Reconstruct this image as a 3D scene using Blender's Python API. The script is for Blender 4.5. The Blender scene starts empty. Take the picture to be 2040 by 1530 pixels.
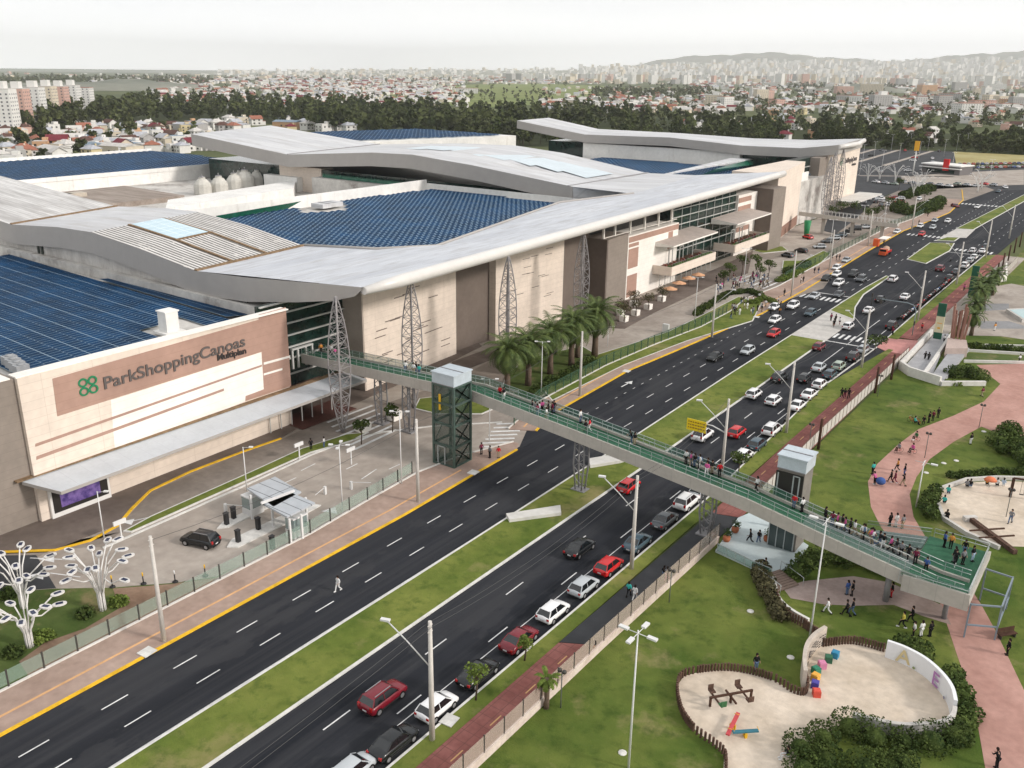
import bpy, bmesh, math, random
from mathutils import Vector, Matrix
random.seed(7)
SC = bpy.context.scene
COL = bpy.context.collection
R = math.radians
# ---------------------------------------------------------------- camera, sky, sun, exposure
F=1781.3; CX=996.3; CY=765.; PT=.33568; RO=.010; RA=.6366; HH=50.
_c,_s=math.cos(PT),math.sin(PT)
FW=Vector((-math.sin(RA)*_c, math.cos(RA)*_c, -_s))
_r=Vector((math.cos(RA), math.sin(RA),0)); _u=Vector((-math.sin(RA)*_s, math.cos(RA)*_s, _c))
RT=math.cos(RO)*_r+math.sin(RO)*_u; UP=-math.sin(RO)*_r+math.cos(RO)*_u
cd=bpy.data.cameras.new('camera'); cam=bpy.data.objects.new('camera',cd); COL.objects.link(cam)
cam.matrix_world=Matrix(((RT.x,UP.x,-FW.x,0),(RT.y,UP.y,-FW.y,0),(RT.z,UP.z,-FW.z,HH),(0,0,0,1)))
cd.sensor_width=36; cd.lens=36*F/2040; cd.shift_x=(1020-CX)/2040; cd.shift_y=0
cd.clip_start=1; cd.clip_end=60000
SC.camera=cam
SUN_EL=26.; SUN_AZ=74.   # azimuth measured clockwise from +Y
wd=bpy.data.worlds.new('World'); SC.world=wd; wd.use_nodes=True
nt=wd.node_tree; nt.nodes.clear()
sky=nt.nodes.new('ShaderNodeTexSky'); sky.sky_type='NISHITA'; sky.sun_disc=False
sky.sun_elevation=R(SUN_EL); sky.sun_rotation=R(SUN_AZ); sky.dust_density=3; sky.ozone_density=1; sky.air_density=1
geo=nt.nodes.new('ShaderNodeTexCoord')
nz=nt.nodes.new('ShaderNodeTexNoise'); nz.inputs['Scale'].default_value=2.2; nz.inputs['Detail'].default_value=6; nz.inputs['Roughness'].default_value=.55
mp=nt.nodes.new('ShaderNodeMapping'); mp.inputs['Scale'].default_value=(1,1,6)
nt.links.new(geo.outputs['Generated'],mp.inputs[0]); nt.links.new(mp.outputs[0],nz.inputs['Vector'])
rp=nt.nodes.new('ShaderNodeValToRGB'); rp.color_ramp.elements[0].position=.3; rp.color_ramp.elements[0].color=(8.5,8.55,8.7,1)
rp.color_ramp.elements[1].position=.7; rp.color_ramp.elements[1].color=(9.3,9.25,9.15,1)
nt.links.new(nz.outputs['Fac'],rp.inputs[0])
mx=nt.nodes.new('ShaderNodeMix'); mx.data_type='RGBA'; mx.inputs['Factor'].default_value=.88
nt.links.new(sky.outputs[0],mx.inputs['A']); nt.links.new(rp.outputs[0],mx.inputs['B'])
sz=nt.nodes.new('ShaderNodeSeparateXYZ'); nt.links.new(geo.outputs['Generated'],sz.inputs[0])
hr=nt.nodes.new('ShaderNodeMapRange'); hr.inputs['From Min'].default_value=.0; hr.inputs['From Max'].default_value=.085; hr.inputs['To Min'].default_value=1.7; hr.inputs['To Max'].default_value=.95; nt.links.new(sz.outputs['Z'],hr.inputs['Value'])
sv=nt.nodes.new('ShaderNodeVectorMath'); sv.operation='SCALE'; nt.links.new(mx.outputs['Result'],sv.inputs[0]); nt.links.new(hr.outputs[0],sv.inputs['Scale'])
bg=nt.nodes.new('ShaderNodeBackground'); bg.inputs['Strength'].default_value=.128
out=nt.nodes.new('ShaderNodeOutputWorld')
nt.links.new(sv.outputs[0],bg.inputs['Color']); nt.links.new(bg.outputs[0],out.inputs['Surface'])
sl=bpy.data.lights.new('sun','SUN'); sl.energy=2.8; sl.angle=R(7); sl.color=(1,.93,.87)
so=bpy.data.objects.new('sun',sl); COL.objects.link(so)
_d=Vector((math.sin(R(SUN_AZ))*math.cos(R(SUN_EL)), math.cos(R(SUN_AZ))*math.cos(R(SUN_EL)), math.sin(R(SUN_EL))))
so.rotation_euler=_d.to_track_quat('Z','Y').to_euler(); so.location=(0,0,200)
SC.view_settings.view_transform='Standard'; SC.view_settings.look='None'; SC.view_settings.gamma=1; SC.view_settings.use_curve_mapping=False
SC.view_settings.exposure=0.0
SC.render.engine='CYCLES'
try:
    SC.cycles.max_bounces=6; SC.cycles.transparent_max_bounces=12; SC.cycles.volume_bounces=1
except Exception: pass
# ---------------------------------------------------------------- measuring helpers (pixel of the photo -> point on a level)
def W(x,y,z=0.):
    d=FW*F+RT*(x-CX)-UP*(y-CY); k=(z-HH)/d.z
    return (d.x*k,d.y*k)
def WX(x,y,X):      # ray meets plane X
    d=FW*F+RT*(x-CX)-UP*(y-CY); k=X/d.x
    return (d.y*k,HH+d.z*k)
def PX(X,Y,z):
    v=Vector((X,Y,z-HH)); zc=v.dot(FW)
    if zc<=1: return (-9e3,-9e3)
    return (CX+F*v.dot(RT)/zc, CY-F*v.dot(UP)/zc)
def ws(pts,z=0.): return [W(a,b,z) for a,b in pts]
# ---------------------------------------------------------------- materials
MATS={}
def mat(name,col,rough=.7,var=0.,vs=1.,metal=0.,spec=None,trans=0.,alpha=1.,emit=0.,col2=None,bump=0.,bs=20.,stretch=None,hrand=0.,coords='Object',detail=5):
    if name in MATS: return MATS[name]
    m=bpy.data.materials.new(name); m.use_nodes=True; n=m.node_tree; p=n.nodes['Principled BSDF']
    p.inputs['Base Color'].default_value=(*col,1); p.inputs['Roughness'].default_value=rough; p.inputs['Metallic'].default_value=metal
    p.inputs['Specular IOR Level'].default_value=spec if spec is not None else (.12 if rough>.6 else .4)
    if trans: p.inputs['Transmission Weight'].default_value=trans
    if alpha<1: p.inputs['Alpha'].default_value=alpha
    if emit: p.inputs['Emission Color'].default_value=(*col,1); p.inputs['Emission Strength'].default_value=emit
    if var or col2 or bump:
        tc=n.nodes.new('ShaderNodeTexCoord'); mpn=n.nodes.new('ShaderNodeMapping')
        n.links.new(tc.outputs[coords],mpn.inputs[0])
        if stretch: mpn.inputs['Scale'].default_value=stretch
    last=None
    if var or col2:
        t=n.nodes.new('ShaderNodeTexNoise'); t.inputs['Scale'].default_value=1./vs; t.inputs['Detail'].default_value=detail; t.inputs['Roughness'].default_value=.62
        n.links.new(mpn.outputs[0],t.inputs['Vector'])
        r=n.nodes.new('ShaderNodeValToRGB'); r.color_ramp.elements[0].position=.34; r.color_ramp.elements[1].position=.68
        c2=col2 if col2 else tuple(min(1,c*(1+var)) for c in col); c1=col if col2 else tuple(c*(1-var) for c in col)
        r.color_ramp.elements[0].color=(*c1,1); r.color_ramp.elements[1].color=(*c2,1)
        n.links.new(t.outputs['Fac'],r.inputs[0]); last=r.outputs[0]
        # second, finer grain
        t2=n.nodes.new('ShaderNodeTexNoise'); t2.inputs['Scale'].default_value=7./vs; t2.inputs['Detail'].default_value=3
        n.links.new(mpn.outputs[0],t2.inputs['Vector'])
        mr=n.nodes.new('ShaderNodeMapRange'); mr.inputs['From Min'].default_value=.3; mr.inputs['From Max'].default_value=.7
        v2=(var if var else .15)*.6
        mr.inputs['To Min'].default_value=1-v2; mr.inputs['To Max'].default_value=1+v2
        n.links.new(t2.outputs['Fac'],mr.inputs['Value'])
        vm=n.nodes.new('ShaderNodeVectorMath'); vm.operation='SCALE'
        n.links.new(last,vm.inputs[0]); n.links.new(mr.outputs[0],vm.inputs['Scale']); last=vm.outputs[0]
        m['mapping']=mpn.name
    if hrand:
        oi=n.nodes.new('ShaderNodeObjectInfo'); mr=n.nodes.new('ShaderNodeMapRange'); mr.inputs['To Min'].default_value=1-hrand; mr.inputs['To Max'].default_value=1+hrand
        n.links.new(oi.outputs['Random'],mr.inputs['Value'])
        vm=n.nodes.new('ShaderNodeVectorMath'); vm.operation='SCALE'
        if last: n.links.new(last,vm.inputs[0])
        else: vm.inputs[0].default_value=col
        n.links.new(mr.outputs[0],vm.inputs['Scale']); last=vm.outputs[0]
    if last: n.links.new(last,p.inputs['Base Color'])
    if bump:
        t=n.nodes.new('ShaderNodeTexNoise'); t.inputs['Scale'].default_value=bs; t.inputs['Detail'].default_value=3
        n.links.new(mpn.outputs[0],t.inputs['Vector'])
        b=n.nodes.new('ShaderNodeBump'); b.inputs['Strength'].default_value=bump; b.inputs['Distance'].default_value=.05
        n.links.new(t.outputs['Fac'],b.inputs['Height']); n.links.new(b.outputs[0],p.inputs['Normal'])
    MATS[name]=m; return m
def overlay(m,col,vs,lo,hi,stretch=(1,1,1),amount=1.,detail=6,seed=0.):
    """blotches, worn patches or tracks of another colour laid over a material"""
    n=m.node_tree; p=n.nodes['Principled BSDF']; tc=n.nodes.new('ShaderNodeTexCoord'); mp=n.nodes.new('ShaderNodeMapping'); mp.inputs['Scale'].default_value=stretch; mp.inputs['Location'].default_value=(seed,seed*2,0)
    n.links.new(tc.outputs['Object'],mp.inputs[0]); t=n.nodes.new('ShaderNodeTexNoise'); t.inputs['Scale'].default_value=1/vs; t.inputs['Detail'].default_value=detail; t.inputs['Roughness'].default_value=.65; n.links.new(mp.outputs[0],t.inputs['Vector'])
    r=n.nodes.new('ShaderNodeMapRange'); r.inputs['From Min'].default_value=lo; r.inputs['From Max'].default_value=hi; r.inputs['To Max'].default_value=amount; n.links.new(t.outputs['Fac'],r.inputs['Value'])
    x=n.nodes.new('ShaderNodeMix'); x.data_type='RGBA'; x.inputs['B'].default_value=(*col,1); n.links.new(r.outputs[0],x.inputs['Factor'])
    src=p.inputs['Base Color'].links
    if src: n.links.new(src[0].from_socket,x.inputs['A'])
    else: x.inputs['A'].default_value=p.inputs['Base Color'].default_value
    n.links.new(x.outputs['Result'],p.inputs['Base Color']); return m
def lines(m,axis,period,width,col,soft=0.,mixf=1.):
    """adds thin parallel lines (joints, seams) to a material, in object space"""
    n=m.node_tree; p=n.nodes['Principled BSDF']
    tc=n.nodes.new('ShaderNodeTexCoord'); sx=n.nodes.new('ShaderNodeSeparateXYZ'); n.links.new(tc.outputs['Object'],sx.inputs[0])
    a=n.nodes.new('ShaderNodeMath'); a.operation='DIVIDE'; a.inputs[1].default_value=period; n.links.new(sx.outputs[axis],a.inputs[0])
    f=n.nodes.new('ShaderNodeMath'); f.operation='FRACT'; n.links.new(a.outputs[0],f.inputs[0])
    l=n.nodes.new('ShaderNodeMath'); l.operation='LESS_THAN'; l.inputs[1].default_value=width/period; n.links.new(f.outputs[0],l.inputs[0])
    k=n.nodes.new('ShaderNodeMath'); k.operation='MULTIPLY'; k.inputs[1].default_value=mixf; n.links.new(l.outputs[0],k.inputs[0])
    x=n.nodes.new('ShaderNodeMix'); x.data_type='RGBA'; x.inputs['B'].default_value=(*col,1); n.links.new(k.outputs[0],x.inputs['Factor'])
    src=p.inputs['Base Color'].links
    if src: n.links.new(src[0].from_socket,x.inputs['A'])
    else: x.inputs['A'].default_value=p.inputs['Base Color'].default_value
    n.links.new(x.outputs['Result'],p.inputs['Base Color'])
    return m
def paint(name,col,rough=.25): return mat('paint_'+name,col,rough,spec=.6)
# ---------------------------------------------------------------- mesh builder
class MB:
    def __init__(s): s.v=[]; s.f=[]; s.m=[]; s.sm=[]
    def add(s,vs,fs,mi=0,sm=False):
        o=len(s.v); s.v+= [tuple(v) for v in vs]
        for f in fs: s.f.append(tuple(i+o for i in f)); s.m.append(mi); s.sm.append(sm)
        return s
    def box(s,c,d,rz=0,mi=0,top=None):
        x,y,z=c; a,b,h=d[0]/2,d[1]/2,d[2]/2; cr,sr=math.cos(rz),math.sin(rz); vs=[]
        for k,(zz,t) in enumerate(((-h,1.),(h,top or 1.))):
            for px,py in ((-a,-b),(a,-b),(a,b),(-a,b)):
                px*=t;py*=t; vs.append((x+px*cr-py*sr,y+px*sr+py*cr,z+zz))
        return s.add(vs,[(3,2,1,0),(4,5,6,7),(0,1,5,4),(1,2,6,5),(2,3,7,6),(3,0,4,7)],mi)
    def prism(s,poly,z0,z1,mi=0,side=None,bottom=False):
        A=sum(poly[i][0]*poly[(i+1)%len(poly)][1]-poly[(i+1)%len(poly)][0]*poly[i][1] for i in range(len(poly)))
        if A<0: poly=poly[::-1]
        n=len(poly); vs=[(p[0],p[1],z0) for p in poly]+[(p[0],p[1],z1) for p in poly]
        o=len(s.v); s.v+=vs
        s.f.append(tuple(range(o+n,o+2*n))); s.m.append(mi); s.sm.append(False)
        if bottom: s.f.append(tuple(range(o+n-1,o-1,-1))); s.m.append(mi); s.sm.append(False)
        for i in range(n):
            j=(i+1)%n; s.f.append((o+i,o+j,o+n+j,o+n+i)); s.m.append(mi if side is None else side); s.sm.append(False)
        return s
    def flat(s,poly,z,mi=0):
        A=sum(poly[i][0]*poly[(i+1)%len(poly)][1]-poly[(i+1)%len(poly)][0]*poly[i][1] for i in range(len(poly)))
        if A<0: poly=poly[::-1]
        return s.add([(p[0],p[1],z) for p in poly],[tuple(range(len(poly)))],mi)
    def tube(s,pts,r,n=6,mi=0,cap=True,sm=True):
        pts=[Vector(p) for p in pts]; rs=r if isinstance(r,(list,tuple)) else [r]*len(pts)
        rings=[]; 
        for i,p in enumerate(pts):
            t=(pts[min(i+1,len(pts)-1)]-pts[max(i-1,0)]); t=t.normalized() if t.length>1e-9 else Vector((0,0,1))
            a=Vector((0,0,1)) if abs(t.z)<.95 else Vector((1,0,0)); u=t.cross(a).normalized(); w=t.cross(u)
            rings.append([p+(u*math.cos(2*math.pi*k/n)+w*math.sin(2*math.pi*k/n))*rs[i] for k in range(n)])
        vs=[q for ring in rings for q in ring]; fs=[]
        for i in range(len(pts)-1):
            for k in range(n): fs.append((i*n+k,(i+1)*n+k,(i+1)*n+(k+1)%n,i*n+(k+1)%n))
        s.add(vs,fs,mi,sm)
        if cap:
            o=len(s.v)-len(vs); L=len(pts)-1
            s.f.append(tuple(range(o,o+n))); s.f.append(tuple(o+L*n+k for k in range(n-1,-1,-1))); s.m+=[mi,mi]; s.sm+=[False,False]
        return s
    def bar(s,a,b,w,h=None,mi=0):
        a=Vector(a);b=Vector(b);h=h or w; t=(b-a).normalized(); up=Vector((0,0,1)) if abs(t.z)<.95 else Vector((0,1,0))
        u=t.cross(up).normalized()*w/2; v=u.cross(t).normalized()*h/2
        vs=[a-u-v,a+u-v,a+u+v,a-u+v,b-u-v,b+u-v,b+u+v,b-u+v]
        return s.add(vs,[(0,1,2,3),(7,6,5,4),(0,4,5,1),(1,5,6,2),(2,6,7,3),(3,7,4,0)],mi)
    def lathe(s,c,prof,n=16,mi=0,sm=True,sx=1,sy=1):
        vs=[];fs=[]
        for r,z in prof:
            for k in range(n): vs.append((c[0]+r*sx*math.cos(2*math.pi*k/n),c[1]+r*sy*math.sin(2*math.pi*k/n),c[2]+z))
        for i in range(len(prof)-1):
            for k in range(n): fs.append((i*n+k,i*n+(k+1)%n,(i+1)*n+(k+1)%n,(i+1)*n+k))
        fs.append(tuple(range(n-1,-1,-1))); fs.append(tuple((len(prof)-1)*n+k for k in range(n)))
        return s.add(vs,fs,mi,sm)
    def ball(s,c,r,n=8,mi=0,sz=1.):
        pr=[(r*math.sin(math.pi*(i+.02)/(n/1.)),-r*sz*math.cos(math.pi*i/n)) for i in range(n+1)]
        pr[0]=(r*.05,-r*sz); pr[-1]=(r*.05,r*sz)
        return s.lathe(c,pr,n+2,mi)
    def strip(s,line,w,z,mi=0,h=None):
        """a band of width w laid along a polyline; h: raised as a kerb from z to z+h"""
        L=[];Rr=[]
        n=len(line)
        for i,p in enumerate(line):
            a=line[max(i-1,0)];b=line[min(i+1,n-1)]; dx,dy=b[0]-a[0],b[1]-a[1]; l=math.hypot(dx,dy) or 1
            nx,ny=-dy/l*w/2,dx/l*w/2; L.append((p[0]+nx,p[1]+ny)); Rr.append((p[0]-nx,p[1]-ny))
        for i in range(n-1):
            q=[Rr[i],Rr[i+1],L[i+1],L[i]]
            if h: s.prism(q,z,z+h,mi)
            else: s.flat(q,z,mi)
        return s
    def wall(s,line,z0,z1,t=.2,mi=0,closed=False):
        pts=list(line)+([line[0]] if closed else [])
        return s.strip(pts,t,z0,mi,h=z1-z0)
    def islands(s):
        par=list(range(len(s.v)))
        def fd(i):
            while par[i]!=i: par[i]=par[par[i]]; i=par[i]
            return i
        for f in s.f:
            a=fd(f[0])
            for i in f[1:]: par[fd(i)]=a
        gr={}
        for k,f in enumerate(s.f): gr.setdefault(fd(f[0]),[]).append(k)
        out=[]
        for ks in gr.values():
            m=MB(); mp={}
            for k in ks:
                q=[]
                for i in s.f[k]:
                    if i not in mp: mp[i]=len(m.v); m.v.append(s.v[i])
                    q.append(mp[i])
                m.f.append(tuple(q)); m.m.append(s.m[k]); m.sm.append(s.sm[k])
            out.append(m)
        return out
    def build(s,name,mats,parent=None,org=None,smooth=None):
        me=bpy.data.meshes.new(name); vs=s.v
        if parent is not None and org is None: org=parent.get('org')
        if org is not None: vs=[(a-org[0],b-org[1],c-org[2]) for a,b,c in vs]
        me.from_pydata(vs,[],s.f)
        if not isinstance(mats,(list,tuple)): mats=[mats]
        for m in mats: me.materials.append(m)
        me.polygons.foreach_set('material_index',s.m); me.polygons.foreach_set('use_smooth',s.sm if smooth is None else [smooth]*len(s.f))
        me.update(); o=bpy.data.objects.new(name,me); COL.objects.link(o)
        if parent is not None: o.parent=parent
        elif org is not None: o.location=org
        return o
def tag(o,label=None,cat=None,group=None,kind=None):
    if label: o['label']=label
    if cat: o['category']=cat
    if group: o['group']=group
    if kind: o['kind']=kind
    return o
def thing(name,label,cat,loc=(0,0,0),rz=0,group=None,world=False):
    """Empty at the base of a thing. world=True: its parts are given in world coordinates"""
    o=bpy.data.objects.new(name,None); COL.objects.link(o); o.empty_display_size=.3
    if len(loc)==2: loc=(*loc,0)
    o.location=loc; o.rotation_euler=(0,0,rz)
    if world: o['org']=tuple(float(q) for q in loc)
    return tag(o,label,cat,group)
def solo(name,mb,mats,label,cat,group=None,org=None):
    return tag(mb.build(name,mats,org=org),label,cat,group)
def struct(name,mb,mats): return tag(mb.build(name,mats),kind='structure')
KIDS={}
def copy_tree(o,parent=None,deep=9,children=None):
    c=o.copy(); COL.objects.link(c); c.parent=parent
    if deep>0:
        for ch in o.children:
            cc=copy_tree(ch,c,deep-1)
    return c
def place(proto,loc,rz=0,label=None,group=None,sc=None,deep=9,colour=None):
    """first use moves the prototype itself, later ones copy it with its parts"""
    if proto.get('used'): o=copy_tree(proto,None,deep)
    else: o=proto; o['used']=1
    o.location=(*loc,0) if len(loc)==2 else loc
    o.rotation_euler=(0,0,rz)
    if sc: o.scale=(sc,)*3 if not isinstance(sc,tuple) else sc
    if label: o['label']=label
    if group: o['group']=group
    return o
def setmat(o,m,slot=0):
    o.material_slots[slot].link='OBJECT'; o.material_slots[slot].material=m
# ================================================================ GROUND, ROADS
GRASS=mat('grass',(.085,.125,.022),.95,vs=9.,col2=(.19,.21,.05),bump=.8,bs=6); overlay(GRASS,(.30,.24,.12),11.,.56,.72,amount=.75,seed=3.); overlay(GRASS,(.05,.085,.015),1.6,.52,.66,amount=.6,detail=8)
GRASSD=mat('grass_dark',(.05,.085,.02),.95,vs=6.,col2=(.10,.13,.04),bump=.6,bs=6); overlay(GRASSD,(.24,.18,.10),4.,.55,.7,amount=.7)  # darker grass with brown patches
ASPH=mat('asphalt',(.013,.015,.020),.85,vs=14.,col2=(.034,.036,.042),stretch=(1,.12,1),bump=.2,bs=9,spec=.12); overlay(ASPH,(.052,.053,.057),1.5,.46,.66,stretch=(1,.012,1),amount=.6); overlay(ASPH,(.045,.046,.05),7.,.55,.58,stretch=(1,.4,1),amount=.5,seed=17.); overlay(ASPH,(.010,.012,.016),5.,.60,.63,stretch=(1,.25,1),amount=.7,seed=9.)
ASPH2=mat('asphalt_pale',(.05,.052,.056),.85,var=.2,vs=12.)
PAVE=mat('paving_block',(.30,.26,.225),.9,vs=9.,col2=(.42,.375,.33))
overlay(PAVE,(.20,.17,.15),5.,.55,.75,stretch=(1,.3,1),amount=.6,seed=2.)
PAVE_D=mat('paving_brown',(.13,.105,.09),.9,vs=7.,col2=(.19,.155,.135))
PAVE_M=mat('paving_grey_brown',(.21,.18,.155),.9,vs=6.,col2=(.29,.25,.215))
WALK=mat('pavement',(.30,.215,.175),.9,vs=5.,col2=(.40,.30,.25))
BRICK=mat('bike_path_brick',(.20,.075,.065),.9,vs=3.,col2=(.30,.125,.11)); lines(BRICK,'Y',1.2,.05,(.15,.07,.06)); lines(BRICK,'X',1.0,.05,(.15,.07,.06))
PINK=mat('park_path',(.36,.20,.165),.95,vs=5.,col2=(.47,.28,.235))
SAND=mat('sand',(.50,.42,.33),1.,vs=5.,col2=(.66,.57,.47),bump=.5,bs=3)
DIRT=mat('bare_soil',(.20,.13,.09),1.,vs=3.,col2=(.30,.21,.15))
CONC=mat('concrete',(.50,.48,.45),.85,var=.14,vs=3.)
CONCL=mat('concrete_light',(.60,.585,.55),.8,var=.10,vs=4.)
WHITE=mat('road_white',(.66,.66,.65),.7,var=.18,vs=1.5)
YEL=mat('kerb_yellow',(.72,.43,.03),.7,var=.18,vs=2.)
FAR=mat('far_land',(.045,.065,.025),1.,vs=160.,col2=(.13,.14,.06))
struct('ground',MB().flat([(-40000,-400),(26000,-400),(26000,50000),(-40000,50000)],-.06),FAR)
PARKG=mat('park_grass',(.055,.095,.016),.95,vs=12.,col2=(.15,.175,.04),bump=.8,bs=6); overlay(PARKG,(.27,.22,.11),9.,.56,.70,amount=.8,seed=1.); overlay(PARKG,(.03,.06,.010),2.,.50,.66,amount=.6,detail=8)
struct('park_lawn',MB().flat([(-33.6,-40),(90,-40),(90,420),(-33.6,420)],0.),PARKG)
YL=[(-65.8,-40),(-65.8,70),(-66.3,84),(-66.6,94.2)]
YL2=[(-68.4,101.5),(-70.4,109),(-71.5,135),(-70.3,150),(-69.,170),(-67.8,189),(-68.1,217),(-70.6,282),(-71.6,328),(-69.5,360),(-68.5,385),(-72,430),(-80,470)]
ar=MB(); ar.flat([(-66.5,-40),(-38.6,-40),(-38.6,560),(-95,560),(-95,440),(-76,380),(-76,112),(-72,101),(-67.5,88),(-67,70)],.012); struct('road',ar,ASPH)
# side street beyond the park, joining on the right
struct('cross_street',MB().flat(ws([(1890,345),(2040,330),(2200,330),(2200,372),(2040,378),(1985,380)]),.02),ASPH2)
mk=MB()
def dash(x,y0,y1,L=4.3,gap=4.0,w=.13,z=.022,off=0):
    y=y0+off
    while y<y1:
        mk.box((x,y+L/2,z),(w,L,.004)); y+=L+gap
dash(-62.3,2,205,2.4,4.4,off=.2); dash(-58.95,2,205,2.4,4.4,off=.2)
dash(-46.0,14,150,3.0,9.4,off=0); dash(-42.6,14,150,3.0,9.4,off=5)
dash(-62.3,225,470,2.4,4.4); dash(-58.9,225,470,2.4,4.4)
dash(-46.,205,400,2.4,6.); dash(-42.9,205,400,2.4,6.)
dash(-66.2,112,180,.8,2.2,.1)
mk.box((-41.6,80,.022),(.09,130,.004)); 
for y in range(150,178,26): mk.box((-45.6,y+12,.022),(.14,24,.004)); mk.box((-42.3,y+12,.022),(.14,24,.004))
mk.box((-55.75,80,.022),(.16,240,.004))
mk.box((-45.2,176.6,.022),(9.0,.45,.004)); mk.box((-61.8,217.5,.022),(10.5,.45,.004)); mk.box((-46.5,296,.022),(9,.4,.004))
for i in range(9): mk.box((-49.3+i*1.15,181.5,.022),(.55,3.6,.004))
for i in range(9): mk.box((-66.6+i*1.2,212,.022),(.6,3.8,.004))
for i in range(9): mk.box((-50+i*1.2,302,.022),(.6,4.,.004)); mk.box((-68.5+i*1.3,322,.022),(.6,4.,.004))
for i in range(12): mk.box((-70+i*1.4,418,.022),(.7,4.,.004))
# lane arrow
mk.box((-68.2,128,.022),(.25,2.6,.004)); mk.add([(-68.9,129,.024),(-67.5,129,.024),(-68.2,130.6,.024)],[(0,1,2)])
struct('road_markings',mk,WHITE)
# medians
KERBW=mat('kerb_white',(.62,.61,.58),.8,var=.12,vs=2.)
def island(name,poly,gm,kerb=.28,h=.15):
    struct(name+'_kerb',MB().prism(poly,0,h),KERBW)
    cx=sum(p[0] for p in poly)/len(poly); cy=sum(p[1] for p in poly)/len(poly)
    inn=[]
    n=len(poly)
    A=sum(poly[i][0]*poly[(i+1)%n][1]-poly[(i+1)%n][0]*poly[i][1] for i in range(n))
    P2=poly if A>0 else poly[::-1]
    for i,p in enumerate(P2):
        a=Vector(P2[i-1]);b=Vector(p);c=Vector(P2[(i+1)%n]); d1=(b-a).normalized();d2=(c-b).normalized()
        n1=Vector((-d1.y,d1.x));n2=Vector((-d2.y,d2.x)); m=(n1+n2); m=m/max(.35,m.length_squared)*2
        inn.append((p[0]+m.x*kerb,p[1]+m.y*kerb))
    struct(name,MB().flat(inn,h+.006),gm)
island('median_grass',[(-55.6,-40),(-49.9,-40),(-49.8,60),(-49.6,100),(-49.7,176),(-56.7,176),(-56.5,143),(-56,110),(-55.6,60)],GRASS)
struct('median_crossing',MB().prism([(-56.7,176.1),(-49.7,176.1),(-49.9,196),(-56.9,201)],0,.14),CONC)
island('median_grass_narrow',[(-56.9,201.2),(-49.9,196.2),(-53.0,208),(-55.1,222),(-55.5,247),(-56.7,248),(-57.2,230)],GRASS)
island('median_island',ws([(1806,517),(1852,484),(1902,485),(1893,500),(1845,526)]),GRASS)
island('median_island_small',ws([(1862,480),(1885,473),(1912,474),(1902,481)]),GRASS)
struct('median_crossing_far',MB().prism(ws([(1872,474),(1904,457),(1942,458),(1925,474)]),0,.14),CONC)
island('median_grass_far',ws([(1904,456),(2040,388),(2200,305),(2240,310),(2040,402),(1940,458)]),GRASS)
# left pavement with yellow kerb, bike path, verge on the right
lw=MB(); 
in1=[(-71.,-40),(-71.,60),(-71.8,70),(-72.4,80),(-71.2,88),(-68.5,96)]
lw.prism(YL+[(-67.6,96)]+in1[::-1],0,.13)
in2=[(-72,99.5),(-75,112),(-76,135),(-75.2,152),(-73.6,170),(-74,186),(-76,200),(-74.6,217),(-75.6,250),(-76.6,282),(-77.6,330),(-75.5,360),(-76,400),(-82,430)]
lw.prism(YL2[:-1]+in2[::-1],0,.13)
struct('pavement',lw,WALK)
yk=MB(); yk.strip(YL,.32,.0,h=.145); yk.strip(YL2,.34,.0,h=.145); struct('yellow_kerb',yk,YEL)
pl=mat('tactile_strip',(.62,.36,.18),.9,var=.15,vs=3.)
ts=MB(); ts.strip([(p[0]-2.1,p[1]) for p in YL[:3]],.28,.136); ts.strip([(p[0]-2.2,p[1]) for p in YL2[:9]],.28,.136); struct('tactile_paving',ts,pl)
gk=MB(); gk.strip(in1,.22,.0,h=.28); gk.strip(in2,.22,.0,h=.28); struct('boundary_kerb',gk,CONCL)
vg=MB(); vg.prism([(-38.85,-40),(-37.3,-40),(-37.3,178),(-38.2,178),(-41.2,148),(-39,100)],0,.12); vg.prism([(-40.4,186),(-38.6,186),(-38.8,300),(-41.2,296)],0,.12); struct('verge_grass',vg,GRASS)
struct('verge_kerb',MB().strip([(-38.95,-40),(-38.95,100),(-41.2,148),(-40.4,178)],.22,0,h=.15).strip([(-40.5,186),(-41.2,240),(-41.4,300)],.22,0,h=.15),KERBW)
bp=MB(); bp.prism([(-37.3,-40),(-33.9,-40),(-33.9,62),(-37.3,60)],0,.10); bp.prism([(-36.9,93),(-33.6,94),(-34.2,176),(-38.2,176)],0,.10); bp.prism([(-38.6,188),(-35.4,188),(-36,300),(-38.8,300)],0,.1); struct('bike_path',bp,BRICK)
struct('bike_path_asphalt',MB().prism([(-37.3,60.1),(-33.9,62.1),(-33.6,93.9),(-36.9,92.9)],0,.10),ASPH2)
struct('pink_crossing_pad',MB().prism([(-40.4,178),(-38.2,176.2),(-34.2,176.2),(-35,187.8),(-40.4,186)],0,.11),mat('pink_pad',(.50,.24,.22),.9,var=.12,vs=2.))
struct('park_walk',MB().prism([(-34.1,176.2),(-31.5,176),(-31,300),(-35.9,300),(-35.3,188)],0,.09),PAVE)
bm_=MB()
y=18
while y<290:
    if not 60<y<94 and not 174<y<190: bm_.box((-35.6-(.6 if y>94 else 0)-(1.2 if y>190 else 0),y,.106),(.12,1.5,.005))
    y+=5
struct('bike_path_dashes',bm_,mat('dash_ochre',(.55,.33,.16),.9))
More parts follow.
